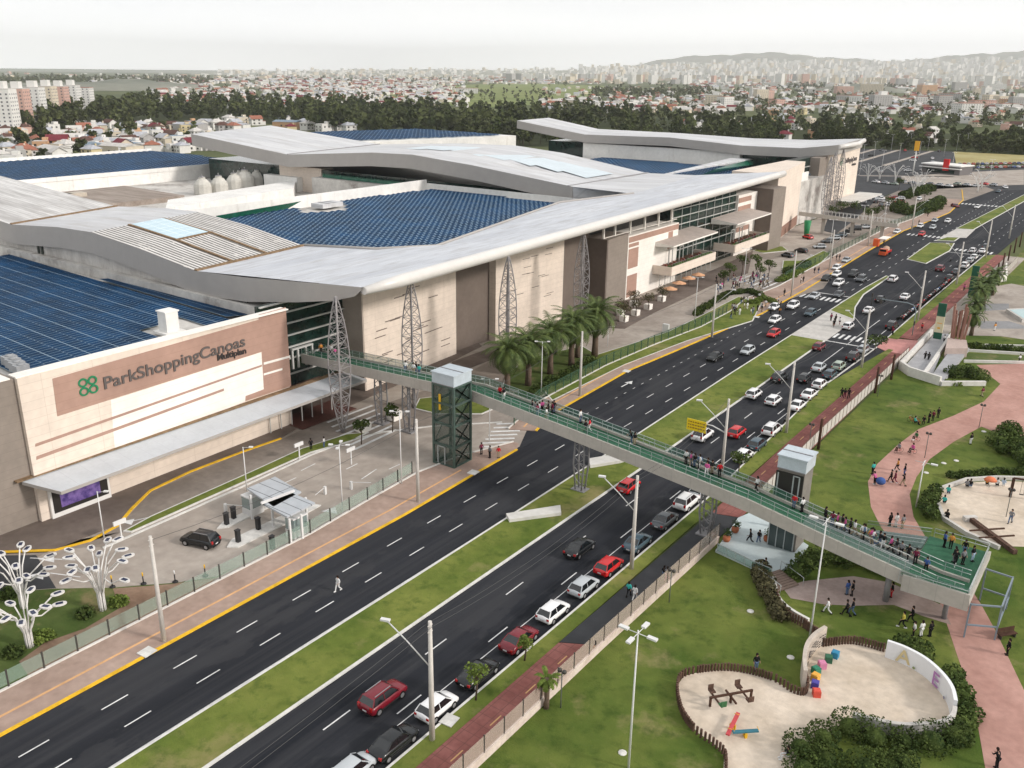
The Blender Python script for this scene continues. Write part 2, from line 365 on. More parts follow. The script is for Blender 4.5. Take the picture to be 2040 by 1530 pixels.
# ---- forecourt of the mall, in photo order left to right
struct('forecourt',MB().flat([(-104,-40),(-66,-40),(-66,120),(-70,440),(-104,440)],-.01),PAVE)
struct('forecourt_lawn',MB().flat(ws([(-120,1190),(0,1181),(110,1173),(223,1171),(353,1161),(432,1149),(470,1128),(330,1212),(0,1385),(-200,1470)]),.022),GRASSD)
sb=MB()
for q in ([(225,1173),(340,1164),(432,1151),(400,1180),(330,1213),(200,1282),(60,1352),(38,1318),(90,1280),(170,1252),(238,1212)],):
    sb.flat(ws(q),.030)
struct('bare_soil',sb,DIRT)
struct('toll_road',MB().flat(ws([(0,1150),(110,1092),(215,1092),(330,1040),(620,906),(790,855),(880,848),(1010,842),(1052,852),(1035,890),(905,945),(740,1022),(600,1088),(470,1130),(353,1162),(110,1174),(-80,1190),(-80,1160)]),.017),PAVE)
struct('drive_asphalt',MB().flat(ws([(-80,1112),(0,1107),(72,1106),(112,1172),(0,1180),(-80,1186)]),.024),ASPH2)
struct('mall_pavement',MB().prism(ws([(-60,1120),(0,1098),(110,1095),(235,1045),(262,1015),(300,976),(380,938),(480,900),(560,873),(600,850),(640,835),(740,790),(900,720),(960,690),(940,675),(700,760),(590,800),(88,1030),(-60,1080)]),0,.12),PAVE_D)
struct('mall_yellow_kerb',MB().strip(ws([(-60,1108),(0,1101),(110,1097),(180,1078),(235,1048),(262,1015),(300,978),(380,940),(480,902),(560,874)]),.35,0,h=.14),YEL)
struct('inner_road',MB().flat(ws([(0,1104),(110,1100),(235,1050),(300,980),(480,904),(560,876),(640,838),(780,800),(900,760),(990,712),(1010,720),(1000,790),(960,830),(880,850),(790,856),(690,878),(480,962),(240,1060),(205,1090),(110,1092),(0,1150)]),.014),PAVE_M)
island('planted_strip',ws([(245,1060),(300,1030),(480,950),(600,895),(690,866),(735,862),(700,880),(620,903),(480,965),(330,1032),(262,1062)]),GRASS,kerb=.22)
struct('toll_kerb',MB().strip(ws([(205,1093),(330,1038),(480,972),(620,907),(690,880),(760,862),(860,850),(1000,842)]),.28,.0,h=.15),KERBW)
zc=MB()
for i in range(8):
    a=W(985-i*5.5+4,845+i*7.6); b=W(1046-i*5.2,843+i*7.6)
    zc.bar((*a,.034),(*b,.034),.5,.004)
for i in range(6):
    a=W(590+i*27,838+i*4); 
for i in range(9):
    a=W(645+i*14-20,850-i*10+20); b=W(735+i*6,815-i*3+8)
for i in range(7):
    a=W(652+i*9,850+i*9-8); b=W(742+i*8,808+i*8)
    zc.bar((*a,.03),(*b,.03),.5,.004)
for i in range(9):
    a=W(1443+i*11,560+i*3-6); b=W(1478+i*10,548+i*3-6)
    zc.bar((*a,.034),(*b,.034),.5,.004)
for q in (((60,1112),(150,1116)),((100,1142),(160,1150)),((600,938),(628,924)),((555,968),(590,952)),((720,955),(750,935)),((690,935),(712,924)),((775,935),(797,925)),((235,1045),(310,1028))):
    zc.bar((*W(*q[0]),.034),(*W(*q[1]),.034),.16,.004)
for (a,b,c) in (((75,1114),(108,1106),(108,1121)),((55,1147),(88,1140),(86,1155)),((640,1044-25),(668,1010),(672,1024)),((240,1040),(268,1034),(262,1046))):
    p=[W(*q) for q in (a,b,c)]
    zc.add([(*q,.034) for q in p],[(0,1,2)])
struct('forecourt_markings',zc,WHITE)
# northern forecourt: drive along the shops, planters side
struct('shop_drive',MB().flat(ws([(995,705),(1060,680),(1240,640),(1300,610),(1440,555),(1520,520),(1600,505),(1640,520),(1560,545),(1480,580),(1400,625),(1330,660),(1245,690),(1160,705),(1080,760)]),.02),PAVE)
struct('shop_walk',MB().prism(ws([(900,722),(1240,600),(1300,590),(1440,530),(1500,500),(1490,545),(1420,568),(1300,625),(1245,655),(1180,652),(1010,705),(905,745)]),0,.12),PAVE_D)
struct('plaza_people',MB().flat(ws([(1470,600),(1540,560),(1640,520),(1660,548),(1640,575),(1560,600),(1518,628)]),.03),PAVE_M)
island('drive_verge',ws([(1075,770),(1165,715),(1245,690),(1330,662),(1400,628),(1470,592),(1520,600),(1500,640),(1370,680),(1245,728),(1160,770),(1100,800)]),GRASS,kerb=.2)
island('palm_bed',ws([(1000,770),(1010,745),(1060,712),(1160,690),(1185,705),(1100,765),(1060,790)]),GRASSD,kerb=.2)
island('round_bed',ws([(835,795),(880,790),(960,800),(985,815),(960,826),(870,826),(825,815)]),GRASS,kerb=.2)
island('far_bed',ws([(1560,520),(1600,520),(1640,500),(1655,506),(1630,530),(1590,548),(1556,545)]),GRASS,kerb=.2)
island('far_bed_lawn',ws([(1500,500),(1530,488),(1560,492),(1570,500),(1520,505)]),GRASS,kerb=.2)
struct('far_drive',MB().flat(ws([(1500,508),(1580,500),(1660,470),(1700,440),(1745,400),(1790,380),(1960,372),(2000,372),(1900,408),(1780,445),(1700,480),(1640,520),(1560,530)]),.015),PAVE_M)
struct('parking_lot',MB().flat(ws([(1640,460),(1700,300),(1712,285),(1915,288),(1900,330),(2000,345),(2000,372),(1850,405),(1760,435),(1680,470)]),.012),ASPH2)
struct('parking_lanes',MB().strip(ws([(1712,306),(1760,292)]),3,.03).strip(ws([(1712,322),(1800,296)]),3,.03).strip(ws([(1760,330),(1860,300)]),3,.03).strip(ws([(1712,350),(1900,352)]),3,.03),PAVE)
struct('restaurant_forecourt',MB().flat(ws([(1795,352),(1900,344),(2040,338),(2040,368),(1960,371),(1800,366)]),.03),PAVE)
struct('dry_field',MB().flat(ws([(1900,302),(2300,300),(2300,326),(1905,326)]),.02),mat('dry_grass',(.30,.25,.10),1.,vs=30.,col2=(.40,.36,.19)))
struct('distant_meadow',MB().flat(ws([(700,202),(800,184),(900,170),(1040,166),(1200,171),(1260,176),(1190,188),(1150,200),(1000,215)],0.),.3),mat('meadow',(.13,.17,.05),1.,vs=120.,col2=(.22,.24,.09)))
# ================================================================ SHOPPING MALL
CREAM=mat('cream_cladding',(.69,.60,.515),.75,var=.08,vs=6.); lines(CREAM,'Z',1.05,.05,(.50,.42,.35),mixf=.6); lines(CREAM,'Y',6.2,.06,(.50,.42,.35),mixf=.6)
CREAM2=mat('cream_panel',(.80,.765,.71),.75,var=.06,vs=6.); lines(CREAM2,'Z',1.05,.04,(.60,.54,.46),mixf=.6)
BROWN=mat('pink_brown_cladding',(.38,.245,.195),.75,var=.08,vs=6.); lines(BROWN,'Z',1.05,.04,(.28,.17,.13),mixf=.6)
TAUPE=mat('taupe_cladding',(.25,.215,.185),.75,var=.08,vs=5.); lines(TAUPE,'Z',1.05,.05,(.20,.17,.145),mixf=.7)
TAUPED=mat('dark_taupe_and_side_shade',(.165,.135,.115),.75,var=.08,vs=5.)  # dark taupe walls and slots; also the painted shade on two block sides
BASEB=mat('stone_base',(.25,.15,.115),.7,var=.12,vs=2.)
FASC=mat('fascia_metal',(.36,.34,.32),.55,var=.05,vs=12.); lines(FASC,'X',2.4,.06,(.33,.315,.295),mixf=.5)
ROOFM=mat('roof_metal',(.47,.475,.49),.5,vs=9.,col2=(.61,.615,.62),stretch=(.12,1,1)); lines(ROOFM,'Y',.9,.07,(.40,.41,.42),mixf=.5); overlay(ROOFM,(.36,.34,.32),3.,.50,.72,stretch=(.15,1,1),amount=.8); overlay(ROOFM,(.30,.27,.24),1.,.62,.75,stretch=(.3,1,1),amount=.6,seed=4.)
ROOFS=mat('roof_metal_streaked',(.36,.345,.33),.5,vs=2.2,col2=(.70,.69,.67),stretch=(.10,1.2,1)); lines(ROOFS,'Y',.9,.16,(.30,.29,.28),mixf=.6); overlay(ROOFS,(.28,.25,.22),1.,.55,.72,stretch=(.12,1,1),amount=.7)
ROOFN=mat('roof_metal_front',(.46,.48,.52),.5,vs=4.,col2=(.60,.62,.65),stretch=(1.,.12,1)); lines(ROOFN,'X',.8,.08,(.42,.43,.46),mixf=.5); overlay(ROOFN,(.36,.355,.36),1.2,.48,.66,stretch=(1,.15,1),amount=.7)
LOUV=mat('louvre_roof',(.52,.50,.47),.6,vs=2.,col2=(.74,.72,.69),stretch=(.2,1,1)); lines(LOUV,'Y',.8,.36,(.10,.095,.09)); overlay(LOUV,(.60,.57,.53),2.,.60,.66,amount=.8)
LOWR=mat('low_roof',(.42,.40,.375),.85,vs=7.,col2=(.62,.60,.56)); overlay(LOWR,(.22,.19,.17),6.,.52,.66,amount=.8)
BRNR=mat('brown_roof',(.22,.18,.15),.8,vs=3.,col2=(.36,.31,.27),stretch=(.15,1,1))
WHW=mat('white_wall',(.74,.73,.70),.8,var=.08,vs=8.); overlay(WHW,(.50,.47,.43),2.,.58,.75,stretch=(1,1,.2),amount=.6)
GLASS=mat('dark_green_glass',(.006,.014,.012),.08,spec=.5,vs=2.5,col2=(.014,.04,.032))
GLD=mat('dark_interior',(.02,.018,.016),.5)
GREENG=mat('green_glass_wall',(.01,.10,.06),.25,var=.25,vs=2.)
MUL=mat('white_mullion',(.50,.50,.48),.5)
STEEL=mat('grey_steel',(.23,.225,.23),.5,var=.1,vs=1.)
RUST=mat('rusty_gutter',(.22,.15,.09),.9,var=.3,vs=.8)
SKYL=mat('skylight',(.48,.64,.71),.2,var=.05,vs=3.); lines(SKYL,'X',2.1,.12,(.75,.85,.9)); lines(SKYL,'Y',2.1,.12,(.75,.85,.9))
SOLAR=mat('solar_cell',(.003,.038,.100),.5,var=.4,vs=9.,spec=.03)
SOLARF=mat('solar_frame',(.38,.50,.60),.6,spec=.1)
mall=thing('shopping_mall','long cream and taupe shopping mall with folded grey metal roofs beside the avenue','shopping mall',(-102,120,0),world=True)
def mp_(name,mb,mats,lab=None,par=None):
    if name in ('parapet','gutter','green_glazing','attic_post','downpipe','brown_panel','pale_panel','roof_cabin','doorway','parapet_cap','wall_slots','door_frame','flat_roof_block','low_roof','plant_wall','logo','wall'):
        for q in mb.islands(): o=q.build(name[:-1] if name.endswith('slots') else name,mats,par or mall,org=mall['org'])
    else: o=mb.build(name,mats,par or mall,org=mall['org'])
    if lab: o['label']=lab
    return o
def wx(pts,X): return [WX(a,b,X) for a,b in pts]
def patch(mb,pts,X,t=.05,mi=0):
    """polygon in the facade plane x=X given as (y,z); t proud of it"""
    if sum(pts[i][0]*pts[(i+1)%len(pts)][1]-pts[(i+1)%len(pts)][0]*pts[i][1] for i in range(len(pts)))<0: pts=pts[::-1]
    f=lambda y:(X(y) if callable(X) else X)
    vs=[(f(y)+t,y,z) for y,z in pts]+[(f(y)-.02,y,z) for y,z in pts]; n=len(pts)
    mb.add(vs,[tuple(range(n))]+[(i,i+n,(i+1)%n+n,(i+1)%n) for i in range(n)],mi)
# core volumes
core=MB()
core.prism([(-262,-30),(-99.0,-30),(-99.4,80.7),(-106.2,80.7),(-106.2,84.3),(-262,84.3)],0,14.0,0)
core.prism([(-262,84.4),(-105.2,84.4),(-105.2,108),(-262,108)],0,15.6,0)
core.prism([(-187.5,108),(-104.6,108),(-104.6,214),(-187.5,214)],0,15.0,0)
core.prism([(-240,214),(-104.6,214),(-104.6,345),(-240,345)],0,15.05,0)
mp_('flat_roof_block',core,[LOWR])
lowb=MB(); lowb.prism([(-311,84.4),(-187.6,108),(-187.6,214),(-311,250)],0,9.,0)
lowb.prism([(-236,120),(-200,118),(-200,150),(-236,152)],9,10.2,1)
lowb.prism([(-300,150),(-262,148),(-262,178),(-300,180)],9,10.6,1)
mp_('low_roof',lowb,[LOWR,BRNR])
wl=MB()
wl.prism([(-98.4,-30),(-98.4,43.0),(-104,43.0),(-104,-30)],0,17.6,0)
mp_('wall',wl,[TAUPE],'plain taupe clad wall at the southern end')
# sign wall
w=MB(); w.prism([(-97.8,43.0),(-98.7,81.4),(-99.6,81.4),(-99.6,43.0)],0,17.65,0)
signwall=mp_('wall',w,[CREAM],'cream wall carrying the large sign')
sx=lambda y:-97.8-.9*(y-43.0)/38.4
br=MB(); patch(br,[WX(103,754,-98.0),WX(516,637,-98.5),WX(516,627,-98.5),WX(569,612,-98.7),WX(580,769,-98.7),WX(489,799,-98.5),WX(489,789,-98.5),WX(526,776,-98.5),WX(522,701,-98.5),WX(113,829,-98.0)],sx,.03)
for a,b,c,d in (((66,882),(524,727),(524,731),(66,888)),((68,907),(447,774),(447,779),(68,914))): patch(br,[WX(*q,-98.3) for q in (a,b,c,d)],sx,.032)
mp_('brown_panel',br,[BROWN],par=None)
br=MB(); patch(br,[WX(219,797,-98.2),WX(521,702,-98.5),WX(527,775,-98.5),WX(489,790,-98.5),WX(489,800,-98.4),WX(228,905,-98.2)],sx,.025)
patch(br,[WX(525,722,-98.6),WX(578,708,-98.7),WX(578,712,-98.7),WX(525,727,-98.6)],sx,.04); patch(br,[WX(525,744,-98.6),WX(562,733,-98.7),WX(562,737,-98.7),WX(525,748,-98.6)],sx,.04)
mp_('pale_panel',br,[CREAM2])
pp=MB(); pp.box((-98.9,62.3,17.72),(1.7,38.6,.16)); pp.box((-101,6,17.68),(5.4,73,.14)); mp_('parapet_cap',pp,[CREAM2])
# canopy over the pavement
cn=MB(); 
pts=[(-97.9,41.6,5.75),(-97.9,91.5,5.85),(-92.9,91.5,5.6),(-92.9,43.4,5.3)]
vs=[Vector(p) for p in pts]+[Vector(p)-Vector((0,0,.4)) for p in pts]
cn.add(vs,[(3,2,1,0)][::-1] if 0 else [(0,3,2,1)],0); cn.add(vs,[(4,5,6,7),(3,0,4,7),(2,3,7,6),(1,2,6,5)],1)
canopy=mp_('canopy',cn,[lines(mat('canopy_metal',(.52,.55,.58),.55,var=.06,vs=3.),'Y',2.4,.05,(.44,.46,.5)),FASC],'long sloping white metal canopy below the sign')
g=MB(); g.box((-98.1,66,5.9),(.9,50,.12)); mp_('gutter',g,[RUST])
# screen
s=MB(); s.box((-97.6,47.8,2.2),(.35,7.4,4.3)); mp_('screen_surround',s,[mat('white_frame',(.72,.71,.69),.5)])
s=MB(); patch(s,[(44.4,.7),(51.2,.7),(51.2,4.2),(44.4,4.2)],-97.42,.03); mp_('display_window',s,[GLD])
s=MB(); patch(s,[(45.3,1.2),(50.2,1.2),(50.2,3.9),(45.3,3.9)],-97.38,.03); mp_('poster',s,[mat('purple_poster',(.05,.03,.16),.4,vs=.8,col2=(.24,.16,.42))])
# sign lettering
def text_mb(txt,size,ext=.0,font_off=0):
    c=bpy.data.curves.new('t','FONT'); c.body=txt; c.size=size; c.extrude=ext; c.offset=font_off
    o=bpy.data.objects.new('t',c); COL.objects.link(o); dg=bpy.context.evaluated_depsgraph_get(); me=o.evaluated_get(dg).to_mesh()
    vs=[tuple(v.co) for v in me.vertices]; fs=[tuple(p.vertices) for p in me.polygons]
    o.evaluated_get(dg).to_mesh_clear(); bpy.data.objects.remove(o); bpy.data.curves.remove(c); return vs,fs
def facade_text(name,txt,p0,p1,h,X,mats,ext=.12,lab=None,off=.0):
    """p0,p1 = (y,z) of baseline ends"""
    vs,fs=text_mb(txt,1.,.0,off); w=max(v[0] for v in vs); hh=max(v[1] for v in vs)
    L=p1[0]-p0[0]; m=MB(); f=lambda y:(X(y) if callable(X) else X); out=[]
    for t in (ext,0):
        out.append([(f(p0[0]+v[0]/w*L)+t+.05, p0[0]+v[0]/w*L, p0[1]+(p1[1]-p0[1])*v[0]/w+v[1]*h/hh) for v in vs])
    n=len(vs); m.add(out[0]+out[1],fs)
    ed={}
    for q in fs:
        for i in range(len(q)):
            e=(q[i],q[(i+1)%len(q)]); k=(min(e),max(e)); ed.setdefault(k,[]).append(e)
    m.add(out[0]+out[1],[(e[0][1],e[0][0],e[0][0]+n,e[0][1]+n) for e in ed.values() if len(e)==1])
    return mp_(name,m,mats,lab)
LET=mat('sign_letter_grey',(.105,.09,.085),.5); LETD=mat('sign_letter_dark',(.035,.03,.03),.5); LOGO=mat('logo_green',(.02,.20,.09),.35)
a=WX(204,775,-98.2); b=WX(487,688,-98.6)
facade_text('sign_lettering','ParkShoppingCanoas',(a[0],a[1]),(b[0],b[1]),1.5,sx,[LET],lab='large grey letters reading ParkShoppingCanoas',off=.012)
a=WX(431,718,-98.5); b=WX(489,703,-98.6)
facade_text('sign_lettering','Multiplan',(a[0],a[1]),(b[0],b[1]),.85,sx,[LETD],lab='small dark letters reading Multiplan',off=.02)
a=WX(174,768,-98.1); lg=MB()
for k,(dy,dz) in enumerate(((-.72,.68),(.72,.68),(-.72,-.68),(.72,-.68))):
    n=20; sc_=.60
    for (r0,r1,t) in ((sc_*.98,sc_*.62,.22),):
        pts=[];
        for i in range(n):
            an=2*math.pi*i/n; rr=[r0,r1]
            pts.append((math.cos(an),math.sin(an)))
        X0=-98.05+t
        vs=[(X0,a[0]+dy*.82+c*r0,a[1]+dz*.80+s_*r0*.92) for c,s_ in pts]+[(X0,a[0]+dy*.82+c*r1,a[1]+dz*.80+s_*r1*.85) for c,s_ in pts]
        vs+=[(X0-t,v[1],v[2]) for v in vs[:n]]
        lg.add(vs,[(i,(i+1)%n,(i+1)%n+n,i+n) for i in range(n)]+[((i+1)%n,i,i+2*n,(i+1)%n+2*n) for i in range(n)])
mp_('logo',lg,[LOGO],'green four lobed clover emblem')
# entrance hall glass under the roof nose
gl=MB(); gl.prism([(-104.7,81.4),(-104.7,98.6),(-105.4,98.6),(-105.4,81.4)],0,17.0); gl.prism([(-104.7,85.3),(-104.7,98.6),(-105.4,98.6),(-105.4,85.3)],17.0,19.4); mp_('glass_facade',gl,[GLASS],'dark green curtain wall of the entrance')
mu=MB()
for z in (2.8,5.4,7.9,9.7,11.6,13.5,15.3,16.9): mu.box((-104.45,90,z),(.3,17.0,.22))
mu.box((-103.4,88.2,9.6),(.5,4.2,.25)); 
for y in (86.2,87.3,88.9,90.2): mu.box((-103.4,y,8.1),(.3,.28,3.2))
mp_('mullions',mu,[MUL])
side=MB(); side.prism([(-99.6,81.45),(-98.75,81.45),(-98.75,81.0),(-99.6,81.0)],0,17.6); side.prism([(-105.5,81.4),(-99.65,81.4),(-99.65,80.8),(-105.5,80.8)],0,15.2); mp_('wall',side,[TAUPE])
fl=MB(); fl.box((-101.8,86.5,3.2),(6,12,.4)); fl.box((-98.6,86.2,.14),(6,11,.05)); mp_('entrance_floor',fl,[mat('red_granite',(.12,.05,.04),.4,var=.2,vs=1.)])
dr=MB()
for y in (78,80,82,84,86,88,90): dr.box((-98.2,y,3.6),(.2,1.5,1.0))
for y in range(77,92,2): dr.box((-98.3,y,2.),(.15,.12,4.)) 
mp_('entrance_frame',dr,[MUL])
def block(x0,x1,y0,y1,z0,z1,m,back=-106,lab=None,name='wall'):
    """block whose face runs from (x0,y0) to (x1,y1)"""
    b=MB(); b.prism([(x0,y0),(x1,y1),(back,y1),(back,y0)],z0,z1); return mp_(name,b,[m],lab)
block(-100.3,-101.7,98.6,123.7,0,19.3,CREAM,lab='cream wall behind the second lattice column')
sd=MB(); sd.box((-103.1,98.5,9.7),(5.5,.3,19.2)); mp_('wall',sd,[mat('pale_taupe_side',(.42,.36,.31),.75,var=.06,vs=3.)])
st=MB()
for i in range(26):
    y=100.5+random.random()*19; z=2+random.random()*15; x=-100.3-1.4*(y-98.6)/25.1
    st.box((x+.03,y+1.2,z),(.08,2.6,.12),rz=.055)
for i in range(22):
    y=136.5+random.random()*17; z=2+random.random()*15; x=-101.0+1.2*(y-134.9)/22.1
    st.box((x+.03,y+1.2,z),(.08,2.6,.12),rz=-.05)
mp_('wall_slots',st,[TAUPED])
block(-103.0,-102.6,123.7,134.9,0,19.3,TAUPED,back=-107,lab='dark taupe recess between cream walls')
block(-101.0,-99.8,134.9,157,0,19.3,CREAM,lab='cream wall behind the third lattice column')
block(-102.2,-102.2,157,171,0,19.2,TAUPED,back=-107)
block(-97.0,-97.8,170.5,181,0,15.6,TAUPE,lab='projecting taupe block in the middle of the facade')
dk=MB(); dk.box((-100.5,170.3,7.8),(6.9,.35,15.55)); mp_('wall',dk,[TAUPED])  # side slab darker than the taupe front, its shade painted into the colour
block(-97.8,-97.9,181.02,207,0,14.9,CREAM2,lab='cream and pink panelled wall beside the terraces')
pk=MB()
for (y0,y1,z0,z1) in ((181.3,207,13.3,14.6),(181.4,186.2,7.2,11.8),(181.4,186.2,.4,5.6),(181.4,186.2,12.2,13.0),(201.5,204,9,13.2)): patch(pk,[(y0,z0),(y1,z0),(y1,z1),(y0,z1)],lambda y:-97.8-.1*(y-181)/26,.04)
mp_('brown_panel',pk,[BROWN])
at=MB()
for y in (171,176,183,190,197,204): at.box((-98.6,y,17.2),(.4,.4,4.0))
at.box((-98.6,189,15.7),(.3,36,.12)); mp_('attic_post',at,[CREAM2])
ad=MB(); ad.box((-103.8,190,17.2),(1,40,4.4)); mp_('attic_recess',ad,[GLD])
block(-100.2,-100.2,207,248,0,19.8,GLASS,back=-106,lab='dark green glass wall above the terraces',name='glass_facade')
mu=MB()
for z in (7.0,9.2,11.6,13.6,15.6,17.6): mu.box((-100.0,227.5,z),(.25,41,.2))
for z in (1.4,3.4): mu.box((-99.4,222,z),(.25,50,.16))
for y in range(208,248,5): mu.box((-100.05,y,10),(.15,.12,19.))
mp_('mullions',mu,[MUL])
block(-99.4,-99.2,248,262,0,17.4,CREAM2)
pk=MB()
for z0,z1 in ((15.2,16.6),(12.6,14.2),(9.6,11.2),(6.8,8.2)): patch(pk,[(248.2,z0),(257.5,z0),(257.5,z1),(248.2,z1)],-99.3,.06)
mp_('brown_panel',pk,[BROWN])
block(-94.6,-94.0,262,271,0,18.3,TAUPE,lab='tall taupe pier at the end of the terraces')
dk=MB(); dk.box((-98,261.9,9.1),(7.2,.3,18.2)); mp_('wall',dk,[TAUPED])  # pier side in the darker tone, shade put into the colour
block(-97.0,-105.3,272,320,0,21.6,CREAM,back=-112,lab='tall plain cream wall beyond the terraces')
pk=MB(); patch(pk,[(279,.2),(320,.2),(320,3.6),(279,3.6)],lambda y:-97-8.3*(y-272)/48,.06); mp_('brown_panel',pk,[BASEB])
pk=MB(); patch(pk,[(275,.2),(279,.2),(279,7),(275,7)],lambda y:-97-8.3*(y-272)/48,.06); mp_('doorway',pk,[GLD])
block(-109.5,-109.5,320,348,0,21.5,GLASS,back=-113,name='glass_facade')
mu=MB()
for z in (3,6,8.5,11,13.5,16,18.5): mu.box((-109.3,334,z),(.3,28,.25))
mp_('mullions',mu,[MUL])
block(-105.9,-105.9,338,346,0,21.5,TAUPE,back=-110)
block(-105.2,-104.1,346.5,381,0,23.6,CREAM,back=-112,lab='cream wall with the small sign at the far end')
fx=lambda y:-105.2+1.1*(y-346.5)/34.5
a=WX(1683,325,-104.6); b=WX(1706,319,-104.2)
facade_text('sign_lettering','ParkShoppingCanoas',a,b,1.8,fx,[LET],lab='small distant letters reading ParkShoppingCanoas',off=.02)
facade_text('sign_lettering','Multiplan',(b[0]-5.2,b[1]-1.8),(b[0]-.3,b[1]-1.7),.8,fx,[LETD],lab='distant dark letters reading Multiplan',off=.02)
lg=MB(); a=WX(1676,325,-104.6)
for dy,dz in ((-.6,.6),(.6,.6),(-.6,-.6),(.6,-.6)):
    n=12; vs=[]
    for rr in (.75,.42):
        vs+=[(-104.5+.1,a[0]+dy*1.3+math.cos(2*math.pi*i/n)*rr,a[1]+.6+dz*1.1+math.sin(2*math.pi*i/n)*rr) for i in range(n)]
    lg.add(vs,[(i,(i+1)%n,(i+1)%n+n,i+n) for i in range(n)])
mp_('logo',lg,[LOGO])
cn=MB(); cn.box((-99.5,371,4.7),(9,34,.4)); mp_('canopy',cn,[CONCL],'white canopy at the foot of the far wall')
# terraces
def terrace(x0,y0,y1,z,zc):
    b=MB(); b.box((x0-3,(y0+y1)/2,z+.3),(6.2,y1-y0,.6)); b.box((x0+.05,(y0+y1)/2,z+1.05),(.3,y1-y0+.02,2.1)); b.box((x0-3,y0,z+1.05),(6,.3,2.1)); b.box((x0-3,y1,z+1.05),(6,.3,2.1))
    t=mp_('terrace',b,[CREAM])
    d=MB(); d.box((x0-3,(y0+y1)/2,z+1.2),(5.7,y1-y0-.4,.1)); mp_('terrace_floor',d,[mat('terrace_deck',(.10,.06,.04),.8,var=.3,vs=.8)],par=t)
    gl=MB()
    for k in range(int((y1-y0)/1.2)): gl.box((x0+.05,y0+.6+k*1.2,z+2.45),(.04,.05,.8))
    gl.box((x0+.05,(y0+y1)/2,z+2.85),(.05,y1-y0,.05)); mp_('railing',gl,[STEEL],par=t)
    pl=MB()
    for k in range(60): pl.ball((x0-.5-random.random()*.6,y0+random.random()*(y1-y0),z+1.6+random.random()*.4),.35+random.random()*.25,4)
    mp_('hedge',pl,[mat('hedge_leaf',(.03,.06,.015),.9,vs=.7,col2=(.10,.15,.04))],par=t)
    fn=MB()
    for k in range(5):
        y=y0+3+k*(y1-y0-6)/4; fn.lathe((x0-3.2,y,z+1.25),[(.05,0),(.05,.7),(.5,.72),(.5,.77)],8); 
        for q in (-1,1): fn.box((x0-3.2,y+q*.8,z+1.5),(.45,.45,.5))
    mp_('terrace_table',fn,[mat('rattan',(.22,.08,.06),.7)],par=t)
    c=MB(); yy0,yy1=y0+1.2,y1+1.3
    pts=[(x0-.3,yy0,zc),(x0-.3,yy1,zc+.2),(x0-7.5,yy1-1,zc+1.1),(x0-7.5,yy0-1,zc+.9)]
    vs=pts+[(p[0],p[1],p[2]-(.35 if i<2 else 1.5)) for i,p in enumerate(pts)]
    c.add(vs,[(0,1,2,3)],0); c.add(vs,[(7,6,5,4),(0,4,5,1),(1,5,6,2),(2,6,7,3),(3,7,4,0)],1)
    mp_('canopy',c,[mat('canopy_slats',(.46,.40,.36),.7,var=.1,vs=2.),CREAM2],'flat slatted canopy over the terrace',par=t)
    f=MB()
    for y in (y0+7,y0+9,y0+13,y0+15,y1-5): f.box((x0-4.2,y,z+3.0),(.2,.2,3.6)); 
    f.box((x0-4.2,y0+8,z+4.8),(.2,2.2,.2)); f.box((x0-4.2,y0+14,z+4.8),(.2,2.2,.2)); mp_('door_frame',f,[MUL],par=t)
terrace(-93.0,194.2,219.8,4.1,11.1); terrace(-92.2,230.6,255.4,4.4,12.0)
dr=MB()
for y in list(range(197,228,3)): 
    dr.box((-97.2,y,2),(.15,.15,3.8)); 
    if y%2: dr.box((-97.2,y+1.5,3.9),(.15,3,.2))
mp_('shopfront_frame',dr,[MUL])
# ------------ folded roofs
def ribbon(name,secs,thick,tops,lab,ends=(True,True),side_m=FASC):
    """secs: (near side point, far side point); tops: material of each bay"""
    ms=[side_m]; m=MB()
    for t in tops:
        if t not in ms: ms.append(t)
    for i in range(len(secs)-1):
        (a,b),(c,d)=secs[i],secs[i+1]; mi=ms.index(tops[i])
        dz=lambda p,h=thick:(p[0],p[1],p[2]-h)
        vs=[a,b,d,c,dz(a),dz(b),dz(d),dz(c)]
        m.add(vs,[(0,3,2,1)] if (Vector(c)-Vector(a)).cross(Vector(b)-Vector(a)).z<0 else [(0,3,2,1)],mi)
        m.add(vs,[(4,5,6,7),(0,4,7,3),(1,2,6,5)],0)
        if i==0: m.add(vs,[(0,1,5,4)],0)
        if i==len(secs)-2: m.add(vs,[(3,7,6,2)],0)
    return mp_(name,m,ms,lab)
def bent(a,b,n,dz): return a
Y0,Y1=85.,108.
S=[((-262,Y0,25.5),(-262,Y1,26)),((-184,Y0,20.5),(-184,Y1,21.6)),((-166,Y0,21.9),(-166,Y1,22.9)),((-154.6,Y0,22.2),(-154.6,Y1,23.2)),((-140,Y0,21.0),(-140,Y1,22.1)),((-124.2,Y0,19.2),(-124.4,Y1,20.0))]
ribbon('roof',S,3.9,[ROOFS,ROOFM,ROOFM,LOUV,LOUV],'streaked folded roof over the southern atrium')
